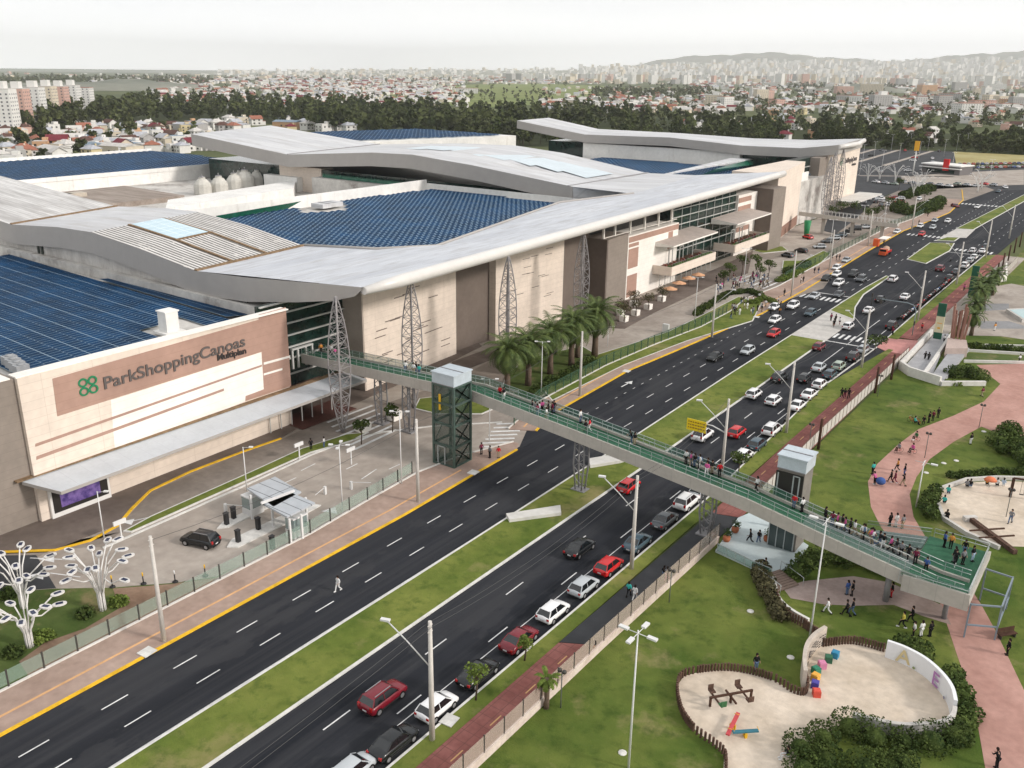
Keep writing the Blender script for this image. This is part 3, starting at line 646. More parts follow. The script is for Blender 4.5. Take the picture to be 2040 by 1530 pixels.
# nose and the long front roof
FR=W(1565,342,22.); I1=(*W(750,497,20.6),20.6); I2=(*W(870,491,20.6),20.6); I3=(*W(1115,404,20.8),20.8); I4=(*W(1262,386,21.),21.); I5=(-118,262,20.6); I6=W(1500,335,21.6)
A0=(-86.6,85.0,22.0); A1=(FR[0]-.6,FR[1],22.0)
def lerp(a,b,t): return tuple(a[i]+(b[i]-a[i])*t for i in range(3))
K0=(-124.2,Y0,19.2);K1=(-124.4,Y1,20.0)
m=MB()
fr=[lerp(A0,A1,t) for t in (0,.15,.25,.5,.7,1.)]
vs=[K0,A0,fr[1],I1,K1,fr[2],I2,fr[3],I3,fr[4],I4,(-119,262,20.6),A1]
m.add(vs,[(0,1,2),(0,2,3),(0,3,4),(3,2,5),(3,5,6),(6,5,7),(6,7,8),(8,7,9),(8,9,10),(10,9,12),(10,12,11)],0)
front=mp_('roof',m,[ROOFN],'pale smooth roof running along the whole front')
m=MB(); 
prof=[(-124.2,19.2,15.3),(-112,19.9,16.0),(-100,20.9,17.8),(-92,21.6,19.3),(-88,21.9,20.5),(-86.6,22.0,21.6)]
for i in range(5):
    a,b=prof[i],prof[i+1]; m.add([(a[0],Y0,a[2]),(b[0],Y0,b[2]),(b[0],Y0,b[1]),(a[0],Y0,a[1])],[(0,1,2,3)])
# soffit
for i in range(5):
    p,q=fr[i],fr[i+1]; bx=-103.5 if i>1 else -103
    if i<2: continue
    m.add([(p[0],p[1],20.9),(bx,p[1],19.5),(bx,q[1],19.5),(q[0],q[1],20.9)],[(0,1,2,3)])
m.add([(-86.6,Y0,21.2),(-124,Y0,15.3),(-124,Y1,15.6),(-104,Y1,19.4),(fr[2][0],fr[2][1],20.9)],[(0,1,2,3,4)])
m.add([(-119,262,20.6),(-119,262,19.),(A1[0],A1[1],20.9),A1],[(0,1,2,3)])
for a,b in ((K1,I1),(I1,I2),(I2,I3),(I3,I4)):
    m.add([a,b,(b[0],b[1],b[2]-3.5),(a[0],a[1],a[2]-3.5)],[(0,1,2,3)])
mp_('fascia',m,[FASC])
m=MB(); nn=24; m.tube([lerp((A0[0]+.1,A0[1]+.3,21.45),(A1[0]+.1,A1[1],21.35),i/nn) for i in range(nn+1)],[.55]+[.95]*nn,14)
mp_('rolled_edge',m,[mat('rolled_metal',(.62,.60,.57),.32,var=.04,vs=6.)],'fat rounded metal front edge of the roof')
# gutters, louvre frames, skylight
m=MB(); up=lambda p,h=.12:(p[0],p[1],p[2]+h)
m.bar(up(K0),up(K1),.8,.25); m.bar(up(S[1][0]),up(S[1][1]),.8,.25)
for yy in (92.6,99.9):
    t=(yy-Y0)/23; P_=[(s_[0][0],yy,s_[0][2]+(s_[1][2]-s_[0][2])*t+.08) for s_ in S[3:]]
    m.bar(P_[0],P_[1],.5,.2); m.bar(P_[1],P_[2],.5,.2)
m.bar(up(lerp(S[4][0],S[4][1],.33),.1),up(lerp(S[4][0],S[4][1],.66),.1),.45,.2)
mp_('gutter',m,[RUST])
m=MB(); m.add([(-154.2,92.9,22.72),(-140.4,92.9,21.55),(-140.4,99.6,21.9),(-154.2,99.6,23.05)],[(0,1,2,3)]); mp_('skylight',m,[SKYL])
m=MB(); m.tube([(*up(p,.15),) for p in (K1,I1,I2,I3,I4)],.25,6); mp_('roof_edge',m,[FASC])
# wall below the southern roof edge
m=MB(); tp=[(-262,21.6),(-184,16.6),(-154.6,18.3),(-124.2,15.3),(-106,15.3)]
for i in range(4):
    a,b=tp[i],tp[i+1]; m.add([(a[0],85.9,13.9),(b[0],85.9,13.9),(b[0],85.9,b[1]+.3),(a[0],85.9,a[1]+.3)],[(0,1,2,3)])
mp_('wall',m,[mat('stained_concrete',(.42,.40,.375),.85,vs=2.5,col2=(.56,.54,.51),stretch=(1,1,.25))],'stained concrete wall between solar roof and eaves')
m=MB()
for x in (-176,-174.6,-114,-112.8): m.box((x,85.7,15.6),(.45,.3,3.2))
mp_('downpipe',m,[mat('dark_pipe',(.05,.06,.05),.6)])
# second and third folded roofs
Y0,Y1=215.,262.
S2=[((-308,Y0,26.4),(-318,Y1,27.4)),((-253,Y0,21.9),(-253.5,Y1,22.8)),((-212,Y0,24.9),(-212,Y1,25.3)),((-194.4,Y0,25.3),(-188,Y1,25.8)),((-170,Y0,23.6),(-168,Y1,24.4)),((-134.5,Y0,20.1),(-136.1,Y1,20.0))]
ribbon('roof',S2,4.3,[ROOFS if 0 else ROOFM]*5,'large folded pale roof over the central atrium')
m=MB(); q=lambda x,y,z:(x,y,z)
def on2(x,y):
    for i in range(len(S2)-1):
        (a,b),(c,d)=S2[i],S2[i+1]
        if a[0]<=x<=c[0]:
            t=(x-a[0])/(c[0]-a[0]); u=(y-Y0)/47; return (x,y,(a[2]*(1-t)+c[2]*t)*(1-u)+(b[2]*(1-t)+d[2]*t)*u+.12)
xs=[-215,-205,-194.4,-188,-180,-170,-160,-150,-140]
for i in range(len(xs)-1): m.add([on2(xs[i],234),on2(xs[i+1],231),on2(xs[i+1],247),on2(xs[i],248)],[(0,1,2,3)])
mp_('skylight',m,[mat('skylight_milky',(.56,.64,.68),.35,var=.06,vs=4.)],'milky skylight band of the central roof')
m=MB(); P1=(-134.5,Y0,20.1); 
m.add([P1,(*W(1262,386,21.),21.0),(-119,262,20.55),(-136.1,262,20.0)],[(0,1,2,3)])
m.add([P1,(*W(1128,400,16.),16.),(*W(1262,386,19.5),19.5),(*W(1262,386,21.),21.)],[(0,1,2,3)]); mp_('roof',m,[ROOFM])
m=MB(); m.bar((-253,Y0,22.0),(-253.5,Y1,22.95),.5,.25); m.bar((-136,Y0,20.2),(-136,Y1,20.15),.7,.25); mp_('gutter',m,[STEEL])
m=MB(); m.prism([(-304,219),(-136,219),(-136,258),(-304,258)],9,17.2); m.prism([(-262,218.5),(-240,218.5),(-240,224),(-262,224)],9,17.6,1); mp_('glass_facade',m,[GLASS,CREAM])
m=MB()
for x in range(-236,-140,8): m.box((x,216.3,15.4),(.25,.25,2.2))
m.box((-187,216.3,16.3),(100,.12,.12)); m.box((-187,216.3,15.6),(100,.06,1.0)); mp_('railing',m,[GREENG])
Y0,Y1=345.,386.
S3=[((-247,Y0,29.2),(-257,Y1,28.8)),((-210.6,Y0,24.7),(-228,Y1,24.6)),((-170,Y0,25.4),(-185,Y1,24.6)),((-138.6,Y0,23.8),(-150,Y1,24.)),((-116,Y0,24.1),(-125,Y1,24.6)),((-101.9,Y0,26.0),(-104.3,384,26.2))]
ribbon('roof',S3,3.4,[ROOFM]*5,'folded pale roof over the northern atrium')
m=MB(); m.tube([(-102,345,25.2),(-101,366,25.3),(-104.2,385,25.4)],.9,10); mp_('rolled_edge',m,[MATS['rolled_metal']])
m=MB(); m.prism([(-232,349),(-110,349),(-110,383),(-232,383)],9,21.); mp_('glass_facade',m,[GLASS])
m=MB(); m.prism([(-212,346.2),(-140,346.2),(-140,349),(-212,349)],14,21.1); mp_('wall',m,[WHW])
# parapets and monitors between the folds
m=MB(); m.box((-146,214.2,16.0),(84,.5,2.2)); m.box((-187.6,171,16.6),(.5,86,3.2)); m.box((-170,264.2,15.9),(66,.5,1.6)); m.box((-104.9,300,16.5),(.5,46,3)); mp_('parapet',m,[WHW])
m=MB(); m.add([(*W(430,441,15.2),13.5),(*W(762,385,15.2),14.),(*W(762,373,16.8),16.8),(*W(430,430,16.8),16.8)],[(0,1,2,3)]); m.add([(*W(1395,350,17.),17.),(*W(1500,328,17.),17.),(*W(1502,316,18.5),18.5),(*W(1420,338,18.5),18.5)],[(0,1,2,3)]); mp_('green_glazing',m,[GREENG],'long green glazed strip behind the solar field')
m=MB(); q=[(*W(1320,347,18.6),18.6),(*W(1500,316,18.8),18.8),(*W(1455,315,19.2),19.2),(*W(1370,335,19.),19.)]
m.add(q+[(p[0],p[1],p[2]-.5) for p in q],[(0,1,2,3),(0,4,5,1),(1,5,6,2)]); mp_('roof',m,[ROOFM],'narrow raised canopy roof beside the rear solar field')
# services on the low roof
m=MB(); a=W(120,405,10);
m.prism(ws([(330,420),(585,378),(590,362),(335,402)],12.),9,12.6); mp_('plant_wall',m,[WHW])
m=MB(); m.prism([(-268,216),(-250,216),(-250,238),(-268,238)],9,14.); m.box((-249.9,221,11.8),(.1,1.6,1.2),mi=1); m.box((-249.9,231,11.8),(.1,1.6,1.2),mi=1); mp_('plant_room',m,[WHW,GLD])
m=MB(); m.prism([(-386,60),(-311,60),(-311,247),(-386,247)],0,13.2); m.box((-311,153,13.6),(.6,188,1.4)); m.box((-386,153,14),(1,188,1.8)); mp_('wall',m,[WHW],'long white block at the back carrying a solar field')
c0=W(1028,270,18.); c1=W(700,284,18.)
m=MB(); m.prism([c0,(c0[0]-75,c0[1]+4),(c1[0]-75,c1[1]),c1],0,18.); mp_('wall',m,[WHW],'white rear block carrying a solar field')
m=MB(); m.box((-250.5,180,9.8),(1,1,1)); 
for q in ((125,395),(150,392),(70,470)): 
    w_=W(*q,10.5); m.box((*w_,10.6),(4,6,2.4))
mp_('roof_cabin',m,[mat('beige_metal',(.48,.43,.36),.7,var=.1,vs=1.)])
# lattice columns
def lattice(x,y,H,rad=1.55,lean=0):
    m=MB(); N=14
    prof=lambda t:.12+(rad-.12)*math.sin(math.pi*min(1,max(0,t)))**.85
    ch=[]
    for k in range(4):
        an=math.pi/4+k*math.pi/2; ch.append([(x+math.cos(an)*prof(i/N),y+math.sin(an)*prof(i/N),H*i/N) for i in range(N+1)]); m.tube(ch[-1],.10,5)
    m.tube([(x,y,0),(x,y,H)],.16,6)
    for i in range(1,N):
        for k in range(4):
            a,b=ch[k],ch[(k+1)%4]; m.bar(a[i],b[i],.07)
            if i<N-1: m.bar(a[i],b[i+1],.07) if i%2 else m.bar(b[i],a[i+1],.07)
            if i%2: m.bar(a[i],(x,y,a[i][2]+H/N*.8),.07)
    o=mp_('lattice_column',m,[mat('column_steel',(.27,.255,.255),.5,var=.1,vs=1.)]); return o
for q,h in (((683,862),20.4),((824,812),20.6),((1010,745),20.8)): lattice(*W(*q),h)
lattice(-91.,150,20.8); lattice(-99,328,23,1.9); lattice(-100,336,24,2.6); lattice(-102,352,24,1.9)
# ------------ solar fields
def in_poly(p,poly):
    c=False; n=len(poly)
    for i in range(n):
        a=poly[i];b=poly[(i+1)%n]
        if (a[1]>p[1])!=(b[1]>p[1]) and p[0]<(b[0]-a[0])*(p[1]-a[1])/(b[1]-a[1])+a[0]: c=not c
    return c
def solar(poly,z,rot,roww,gap,pw,tilt,label,holes=(),flip_first=False,group='solar fields on the mall roofs'):
    cx=sum(p[0] for p in poly)/len(poly); cy=sum(p[1] for p in poly)/len(poly)
    t=thing('solar_array',label,'solar panels',(cx,cy,z),world=True,group=group)
    cr,sr=math.cos(rot),math.sin(rot)
    rel=[((p[0]-cx)*cr+(p[1]-cy)*sr,-(p[0]-cx)*sr+(p[1]-cy)*cr) for p in poly]
    u0,u1=min(p[0] for p in rel),max(p[0] for p in rel); v0,v1=min(p[1] for p in rel),max(p[1] for p in rel)
    v=v1-roww; first=True; rows=[]
    while v>v0:
        m=MB(); u=u0; cnt=0
        tl=tilt if not(first and flip_first) else -abs(tilt)*2.2
        while u<u1:
            c=(u+pw/2,v+roww/2); wp=(cx+c[0]*cr-c[1]*sr,cy+c[0]*sr+c[1]*cr)
            if in_poly(wp,poly) and not any(in_poly(wp,h) for h in holes):
                def Q(a,b,dz): 
                    return (cx+a*cr-b*sr,cy+a*sr+b*cr,z+.25+dz+(b-v)*tl+ (0 if tl>=0 else roww*abs(tl)))
                e=.06 if pw<1.2 else .10; 
                m.add([Q(u,v,0),Q(u+pw,v,0),Q(u+pw,v+roww,0),Q(u,v+roww,0)],[(0,1,2,3)],1)
                h=roww/2 if roww>3 else roww
                k=0
                while k*h<roww-.01:
                    m.add([Q(u+e,v+e+k*h,.03),Q(u+pw-e,v+e+k*h,.03),Q(u+pw-e,v+(k+1)*h-e,.03),Q(u+e,v+(k+1)*h-e,.03)],[(0,1,2,3)],0); k+=1
                cnt+=1
            u+=pw
        if cnt: m.build('panel_row',[SOLAR,SOLARF],t); 
        first=False; v-=roww+gap
    return t
P1=[(-186,84.6),(-112.5,84.6),(-108,78),(-106,40),(-108,10),(-150,10),(-190,40)]
hole=ws([(295,652),(345,628),(440,650),(380,690),(320,680)],14.5); hole2=ws([(-60,700),(0,712),(80,745),(60,800),(-60,800)],14.5)
solar(P1,14.,R(-3.),3.9,.12,1.05,.05,'blue solar panels in wide rows on the near left roof beside the sign wall',holes=(hole,hole2),flip_first=True)
P2=ws([(474,438),(650,408),(695,391),(830,379),(1122,402),(1000,440),(860,497),(600,497)],15.6)
solar([(-186.5,128),(-186.5,200),(-184,213),(-110,213),(-106.5,109),(-160,109)],15.1,R(2.),1.9,.35,1.5,.16,'steep blue solar panels in saw tooth rows between the two folded roofs',holes=(ws([(590,412),(690,402),(690,418),(600,424)],15.6),))
solar([(-384,62),(-384,246),(-313,246),(-313,62)],13.4,R(2),2.6,.5,2.6,.16,'pale blue solar panels on the long white block at the back left')
solar([(-200,266),(-200,343),(-108,343),(-108,300),(-125,266)],15.2,R(2),2.4,.5,2.,.16,'blue solar panels on the low roof between central and northern folded roofs')
c=W(860,278,18.2)
solar([(c0[0]-4,c0[1]-6),(c0[0]-70,c0[1]-2),(c1[0]-70,c1[1]+12),(c1[0]-4,c1[1]+6)],18.1,R(2),2.6,.6,2.6,.16,'dark blue solar panels on the white rear block near the trees')
solar([(-116,352),(-116,380),(-105.5,380),(-105.5,352)],22.3,R(2),2.,.3,1.5,.1,'small strip of blue solar panels under the far roof tip')
m=MB(); w_=W(338,662,14.3); m.box((*w_,15.7),(2.,2.,3.4)); m.box((*w_,14.4),(3.2,3.2,.4)); m.box((*w_,17.5),(2.3,2.3,.2))
solo('roof_vent',m,[WHW],'white box vent standing in a gap of the near solar field','vent')
m=MB(); w_=W(20,725,14.3)
for k in range(4): m.box((w_[0]+k*1.6,w_[1]-k*.3,14.8),(1.2,1.6,1.2)); m.lathe((w_[0]+k*1.6,w_[1]-k*.3,15.4),[(.45,0),(.45,.12)],10)
solo('condenser_units',m,[mat('grey_metal',(.30,.31,.32),.6,var=.1,vs=1.)],'row of grey air conditioning units at the edge of the near solar roof','air conditioner')
m=MB()
for i,q in enumerate(((490,445+0),(620,414),(660,408))):
    w_=W(640+i*12,413-i*2,15.6); m.box((*w_,16.1),(4.5,3.,1.1)); 
solo('roof_light',m,[ROOFM],'white hatch lying in a gap of the saw tooth solar field','roof hatch')
# cooling towers
ct=thing('cooling_tower','round beige cooling tower with a conical top, in front of its row','cooling tower',(0,0,0),group='cooling towers on the low roof')
m=MB(); m.lathe((0,0,0),[(3.3,0),(3.5,.4),(3.5,3.4),(3.3,3.8)],12,sm=False); mt=mat('cooling_tower_shell',(.52,.505,.46),.7,var=.1,vs=2.); m.build('basin',[mt],ct)
m=MB(); m.lathe((0,0,3.8),[(3.4,0),(3.3,.3),(2.,2.0),(1.3,2.3),(1.3,2.9)],12,sm=False); m.build('cone',[mt],ct)
m=MB(); m.lathe((0,0,6.7),[(1.25,0),(1.25,.25),(.5,.3)],10); m.tube([(0,0,7),(0,0,7.9)],.25,6); m.build('fan_motor',[STEEL],ct)
for i,(q,s_) in enumerate((((405,387),1),((438,384),1),((468,376),.95),((490,374),1.1),((515,370),1.),((480,366),.85))):
    place(ct,(*W(*q,9.),9.),label='beige conical cooling tower, number %s from the left on the low white roof'%['one','two','three','four','five','six'][i],sc=s_*.86)
m=MB()
for i in range(9):
    w_=W(545+i*9,362-i%3*5,9.5); m.box((*w_,9.9),(1.8+i%2,2.,1.6+.5*(i%3)))
solo('rooftop_plant',m,[mat('grey_metal',(.3,.31,.32),.6)],'cluster of grey rooftop machines beside the plant room','rooftop plant')
# ================================================================ FOOTBRIDGE
BCON=mat('bridge_concrete',(.44,.41,.37),.8,var=.08,vs=3.); lines(BCON,'X',2.4,.05,(.33,.31,.28),mixf=.7)
GDECK=mat('green_deck',(.035,.115,.065),.7,var=.18,vs=2.)
RAIL=mat('rail_steel',(.42,.45,.45),.4,metal=.3)
GGL=mat('green_rail_glass',(.09,.24,.17),.06,alpha=.30,spec=.6)
# centre line of the near edge: x, y, bottom z
near=[(-103.5,88.0,7.0),(-76,88.0,8.1),(-70.2,88.0,8.4),(-53,86.8,7.35),(-43.5,86.1,6.7),(-30,85.3,5.6),(-21.2,84.7,4.35),(-10.7,83.9,3.05),(-8.2,83.8,3.0)]
WID=3.9
def nb(x):
    for i in range(len(near)-1):
        a,b=near[i],near[i+1]
        if a[0]<=x<=b[0]:
            t=(x-a[0])/(b[0]-a[0]); return (a[1]+(b[1]-a[1])*t,a[2]+(b[2]-a[2])*t)
    return near[-1][1:] if x>0 or x>near[-1][0] else near[0][1:]
br=thing('footbridge','long concrete and green glass footbridge crossing both carriageways from the mall to the park','footbridge',(-56,88,0),world=True)
def gird(off,th,z0,z1):
    m=MB()
    for i in range(len(near)-1):
        a,b=near[i],near[i+1]; y0,y1=a[1]+off,b[1]+off
        vs=[(a[0],y0,a[2]+z0),(b[0],y1,b[2]+z0),(b[0],y1+th,b[2]+z0),(a[0],y0+th,a[2]+z0),(a[0],y0,a[2]+z1),(b[0],y1,b[2]+z1),(b[0],y1+th,b[2]+z1),(a[0],y0+th,a[2]+z1)]
        m.add(vs,[(3,2,1,0),(4,5,6,7),(0,1,5,4),(1,2,6,5),(2,3,7,6),(3,0,4,7)])
    return m
gird(0,.3,0,1.45).build('girder',[BCON],br); gird(WID-.3,.3,0,1.25).build('girder',[BCON],br)
gird(.3,WID-.6,.5,.95).build('deck',[GDECK],br)
def rails(off,n0,lift=1.6):
    m=MB(); g=MB()
    x=near[0][0]
    while x<near[-1][0]:
        y,z=nb(x); m.box((x,y+off,z+lift+.5),(.05,.05,1.0)); x+=1.5
    for i in range(len(near)-1):
        a,b=near[i],near[i+1]
        for h in (1.0,.55):
            m.tube([(a[0],a[1]+off,a[2]+lift+h),(b[0],b[1]+off,b[2]+lift+h)],.035,5)
        vs=[(a[0],a[1]+off,a[2]+lift+.02),(b[0],b[1]+off,b[2]+lift+.02),(b[0],b[1]+off,b[2]+lift+.95),(a[0],a[1]+off,a[2]+lift+.95)]
        vs+=[(p[0],p[1]+.012,p[2]) for p in vs]
        g.add(vs,[(0,1,2,3),(7,6,5,4),(3,2,6,7)])
    m.build('handrail',[RAIL],br); g.build('glass_screen',[GGL],br)
rails(.15,0,1.45); rails(WID-.15,0,1.25)
# inner handrail on the ramp and shared pieces
m=MB()
for h in (1.0,.6):
    m.tube([(x,nb(x)[0]+WID-.5,nb(x)[1]+.95+h) for x in (-68,-53,-43.5,-30)],.03,5)
x=-68
while x<-30: m.box((x,nb(x)[0]+WID-.5,nb(x)[1]+1.45),(.04,.04,1.)); x+=3
m.build('handrail',[RAIL],br)
# stairs on the eastern end
SG=mat('stair_grey_green',(.16,.20,.19),.8,var=.1,vs=1.)
m=MB(); N=46
for i in range(N):
    x=-21.5+i*(12.2/N)*1.0; x0=-24+ i*.235
    y,z=nb(x0); m.box((x0,y+WID/2+.1,z+.97),(.30,WID-.9,.16))
m.build('stair_flight',[SG],br)
m=MB()
for yy in (1.35,2.6):
    m.tube([(x,nb(x)[0]+yy,nb(x)[1]+1.95) for x in (-24,-21.2,-13.6)],.035,5)
    x=-24
    while x<-13.6: m.box((x,nb(x)[0]+yy,nb(x)[1]+1.45),(.04,.04,1.)); x+=1.6
m.build('handrail',[RAIL],br)
# end landing
LX,LY,LZ=-11.8,83.8,3.0
m=MB(); m.box((LX+1.2,LY+5.7,LZ+.7),(5.6,11.2,.5)); m.build('landing',[GDECK],br)
m=MB(); m.box((LX+1.3,LY,LZ+.85),(5.9,.3,1.7)); m.box((LX+4.1,LY+5.7,LZ+.6),(.3,11.5,.9)); m.build('girder',[BCON],br)
m=MB()
for a,b in (((-13.8,LY+.1),(-7.8,LY+.1)),((-7.8,LY+.1),(-7.8,LY+11.3)),((-7.8,LY+11.3),(-13.0,LY+11.3))):
    for h in (1.95,1.5): m.tube([(*a,LZ+h),(*b,LZ+h)],.04,5)
    for k in range(5):
        t=k/4; m.box((a[0]+(b[0]-a[0])*t,a[1]+(b[1]-a[1])*t,LZ+1.4),(.05,.05,1.1))
m.build('handrail',[RAIL],br)
g=MB(); g.box((-7.8,LY+5.6,LZ+1.4),(.02,11.2,.9)); g.box((-10.7,LY+.1,LZ+1.9),(6,.02,.6)); g.build('glass_screen',[GGL],br)
# return flight back down to the park path
m=MB()
for i in range(16):
    m.box((-13.7-i*.42,LY+9.7+i*.18,LZ+.75-i*.16),(.42,3.0,.16))
m.build('stair_flight',[SG],br)
m=MB(); g=MB()
for yy in (8.2,11.2):
    m.tube([(-13.3,LY+yy,LZ+1.9),(-20.3,LY+yy+3.,LZ-.7)],.04,5); m.tube([(-13.3,LY+yy,LZ+1.5),(-20.3,LY+yy+3.,LZ-1.1)],.03,5)
    g.add([(-13.3,LY+yy,LZ+.8),(-20.3,LY+yy+3.,LZ-1.8),(-20.3,LY+yy+3.,LZ-.75),(-13.3,LY+yy,LZ+1.85)],[(0,1,2,3)])
m.build('handrail',[RAIL],br); g.build('glass_screen',[GGL],br)
m=MB(); m.add([(-13.3,LY+8.1,LZ-.1),(-20.3,LY+11.1,LZ-2.8),(-20.3,LY+11.1,LZ-1.9),(-13.3,LY+8.1,LZ+.8)],[(0,1,2,3)]); m.build('girder',[BCON],br)
# piers
def pier(x,y,zt,w=1.5,d=1.0):
    m=MB()
    for sx_ in (-1,1):
        for sy in (-1,1): m.tube([(x+sx_*w*.28,y+sy*d*.4,0),(x+sx_*w*.5,y+sy*d*.6,zt*.5),(x+sx_*w*.42,y+sy*d*.5,zt)],.11,6)
    for i in range(5):
        z=zt*(i+.5)/5.5
        m.bar((x-w*.45,y-d*.5,z),(x+w*.45,y-d*.5,z+zt/6),.08); m.bar((x+w*.45,y-d*.5,z),(x-w*.45,y-d*.5,z+zt/6),.08)
        m.bar((x-w*.45,y+d*.5,z),(x+w*.45,y+d*.5,z),.08)
    m.box((x,y,.12),(w*1.3,d*1.5,.24)); m.build('pier',[STEEL],br)
for q in ((-88.5,89.9),(-83,90),(-52.8,88.7),(-35.2,87.6)): pier(q[0],q[1],nb(q[0])[1]+.1)
m=MB(); m.tube([(-15.0,86.,0),(-15.0,86.,3.6)],.3,10); m.build('pier',[STEEL],br)
m=MB(); m.tube([(-10.6,93.,0),(-10.6,93.,3.4)],.25,10); m.build('pier',[STEEL],br)
m=MB(); m.tube([(-9.6,86.3,0),(-9.6,86.3,3.3)],.25,10); m.build('pier',[STEEL],br)
# steel gate frame hanging out at the end
gf=MB(); p=[(-7.4,LY+.3),(-5.0,LY+1.6),(-5.0,LY+8.0),(-7.4,LY+8.2)]
fm=mat('gate_steel',(.20,.24,.28),.5)
for a,b in ((p[0],p[1]),(p[1],p[2]),(p[2],p[3])):
    for h in (1.4,3.6): gf.bar((*a,h),(*b,h),.14)
for a in p: gf.bar((*a,0.),(*a,3.7),.14)
gf.bar((*lerp((*p[1],0),(*p[2],0),.5)[:2],1.4),(*lerp((*p[1],0),(*p[2],0),.5)[:2],3.6),.12)
solo('steel_frame',gf,[fm],'open grey steel frame standing against the end of the footbridge','frame',org=(-6,LY+4,0))
# lift towers
def lift(x,y,H,label,deck,white_h=1.5,w=3.5,full=True):
    t=thing('lift_tower',label,'lift tower',(x,y,0))
    DG=mat('dark_green_steel',(.06,.095,.08),.5,var=.15,vs=1.)
    m=MB(); h=w/2
    if full:
        for a in (-h,h):
            for b in (-h,h): m.box((a,b,(H-white_h)/2),(.28,.28,H-white_h))
        for z in (.15,3.0,6.0,8.9,H-white_h-.1):
            for s_ in (-1,1): m.box((0,s_*h,z),(w,.26,.26)); m.box((s_*h,0,z),(.26,w,.26))
        for z0,z1 in ((.2,3.),(3.,6.),(6.,8.9),(8.9,H-white_h)):
            for s_ in (-1,1):
                m.bar((h,-h,z0),(h,h,z1),.12); m.bar((h,h,z0),(h,-h,z1),.12)
            m.bar((-h,-h,z0),(-.2,-h,z1),.08); 
        m.build('frame',[DG],t)
        g=MB(); g.box((0,0,(H-white_h)/2),(w-.3,w-.3,H-white_h-.2)); g.build('glazing',[mat('lift_glass',(.05,.085,.07),.08,spec=.5,alpha=.55)],t)
        k=MB(); k.box((-.6,-h-.02,9.0),(.32,.1,2.2)); k.build('counterweight',[YEL],t)
        d=MB(); 
        for a in (-1.0,.2): d.box((a,-h-.05,1.4),(.12,.12,2.7))
        d.box((-.4,-h-.05,2.75),(1.3,.12,.12)); d.build('door',[RAIL],t)
    else:
        SH=mat('lift_shaft',(.20,.185,.165),.7,var=.1,vs=1.5)
        m.box((0,0,(H-white_h)/2),(w,w,H-white_h)); m.build('shaft',[SH],t)
        d=MB(); d.box((-.1,-h-.04,deck+1.45),(3.0,.12,3.1)); d.build('door',[GLD],t)
        d=MB()
        for a in (-1.35,.35,1.0): d.box((a,-h-.08,deck+1.4),(.14,.1,2.8))
        d.box((.65,-h-.08,deck+2.8),(.7,.1,.12)); d.build('door_frame',[RAIL],t)
        d=MB(); d.box((-.2,-h-.05,1.6),(2.8,.12,3.0)); d.build('door',[mat('lift_door_glass',(.05,.07,.07),.1,spec=.5)],t); d=MB()
        for a in (-1.6,-.7,.2,1.2): d.box((a,-h-.14,1.6),(.1,.1,3.1))
        d.box((-.2,-h-.14,3.15),(2.9,.1,.1)); d.build('door_frame',[RAIL],t)
    c=MB(); c.box((0,0,H-white_h/2),(w+.2,w+.2,white_h)); c.box((0,0,H+.03),(w+.45,w+.45,.16)); c.build('cabin_top',[mat('white_blue_panel',(.46,.52,.56),.35,var=.08,vs=1.)],t)
    c=MB(); c.box((0,0,H+.14),(w+.4,.12,.08)); c.box((0,-h-.12,H-white_h+.05),(w+.2,.06,.1)); c.build('roof_seam',[STEEL],t)
    return t
lift(-71.2,85.6,13.0,'tall dark green latticed glass lift tower beside the yellow kerb',9)
lift(-27.0,91.0,11.2,'shorter beige lift tower with white top above the park stairs',6.4,full=False,w=2.9)
# ================================================================ STREET FURNITURE
PCON=mat('pole_concrete',(.56,.53,.49),.8,var=.08,vs=.8)
PST=mat('white_steel',(.66,.66,.65),.45)
DPOST=mat('dark_post',(.05,.045,.04),.6)
def street_pole(px,py,H,lab,arm=True,side=-1,armang=0.,armlen=3.4,group='concrete street poles'):
    x,y=W(px,py,.1); t=thing('street_pole',lab,'street pole',(x,y,.1),group=group)
    m=MB(); m.tube([(0,0,0),(0,0,H)],[.24,.15],8); m.box((0,0,H-.35),(.08,.5,.08)); m.box((0,0,H-.9),(.08,.5,.08)); m.build('pole',[PCON],t)
    if arm:
        ca,sa=math.cos(armang),math.sin(armang); s_=side
        m=MB(); m.tube([(0,0,H*.62),(s_*armlen*.55*ca,s_*armlen*.55*sa,H*.80),(s_*armlen*ca,s_*armlen*sa,H*.93)],.055,6); m.build('lamp_arm',[PST],t)
        m=MB(); m.box((s_*(armlen+.25)*ca,s_*(armlen+.25)*sa,H*.945),(.75,.32,.16),rz=armang); m.build('lamp_head',[PST],t)
    return (x,y,H+.1)
rp=[]
for px,py,l in [(861,1473,'concrete street pole with lamp arm nearest the camera on the park side'),(1258,1133,'concrete street pole with lamp arm beside the bright red hatchback'),(1437,950,'concrete pole carrying the yellow overhead sign by the footbridge'),(1566,862,'concrete street pole with lamp arm beside the white estate'),(1716,732,'concrete street pole with lamp arm just before the crossing'),(1828,638,'concrete street pole beside the first parked motorbikes'),(1905,567,'concrete street pole at the far end of the motorbike row'),(1963,513,'concrete street pole beside the far white saloons'),(2010,475,'concrete street pole at the far right edge')]:
    rp.append(street_pole(px,py,10.9,l,side=-1,armang=0.35))
lp=[]
for px,py,l in [(327,1277,'plain concrete pole beside the solar light trees'),(833,1000,'plain concrete pole left of the first lift tower'),(1155,788,'plain concrete pole in front of the palms'),(1418,672,'concrete pole on the curved pavement by the shop drive'),(1576,590,'concrete pole at the crossing plaza'),(1652,538,'concrete pole at the upper pavement by the queue'),(1729,490,'concrete pole by the orange stall'),(1816,458,'concrete pole opposite the far crossing')]:
    lp.append(street_pole(px,py,10.9,l,arm=px>1300,side=1))
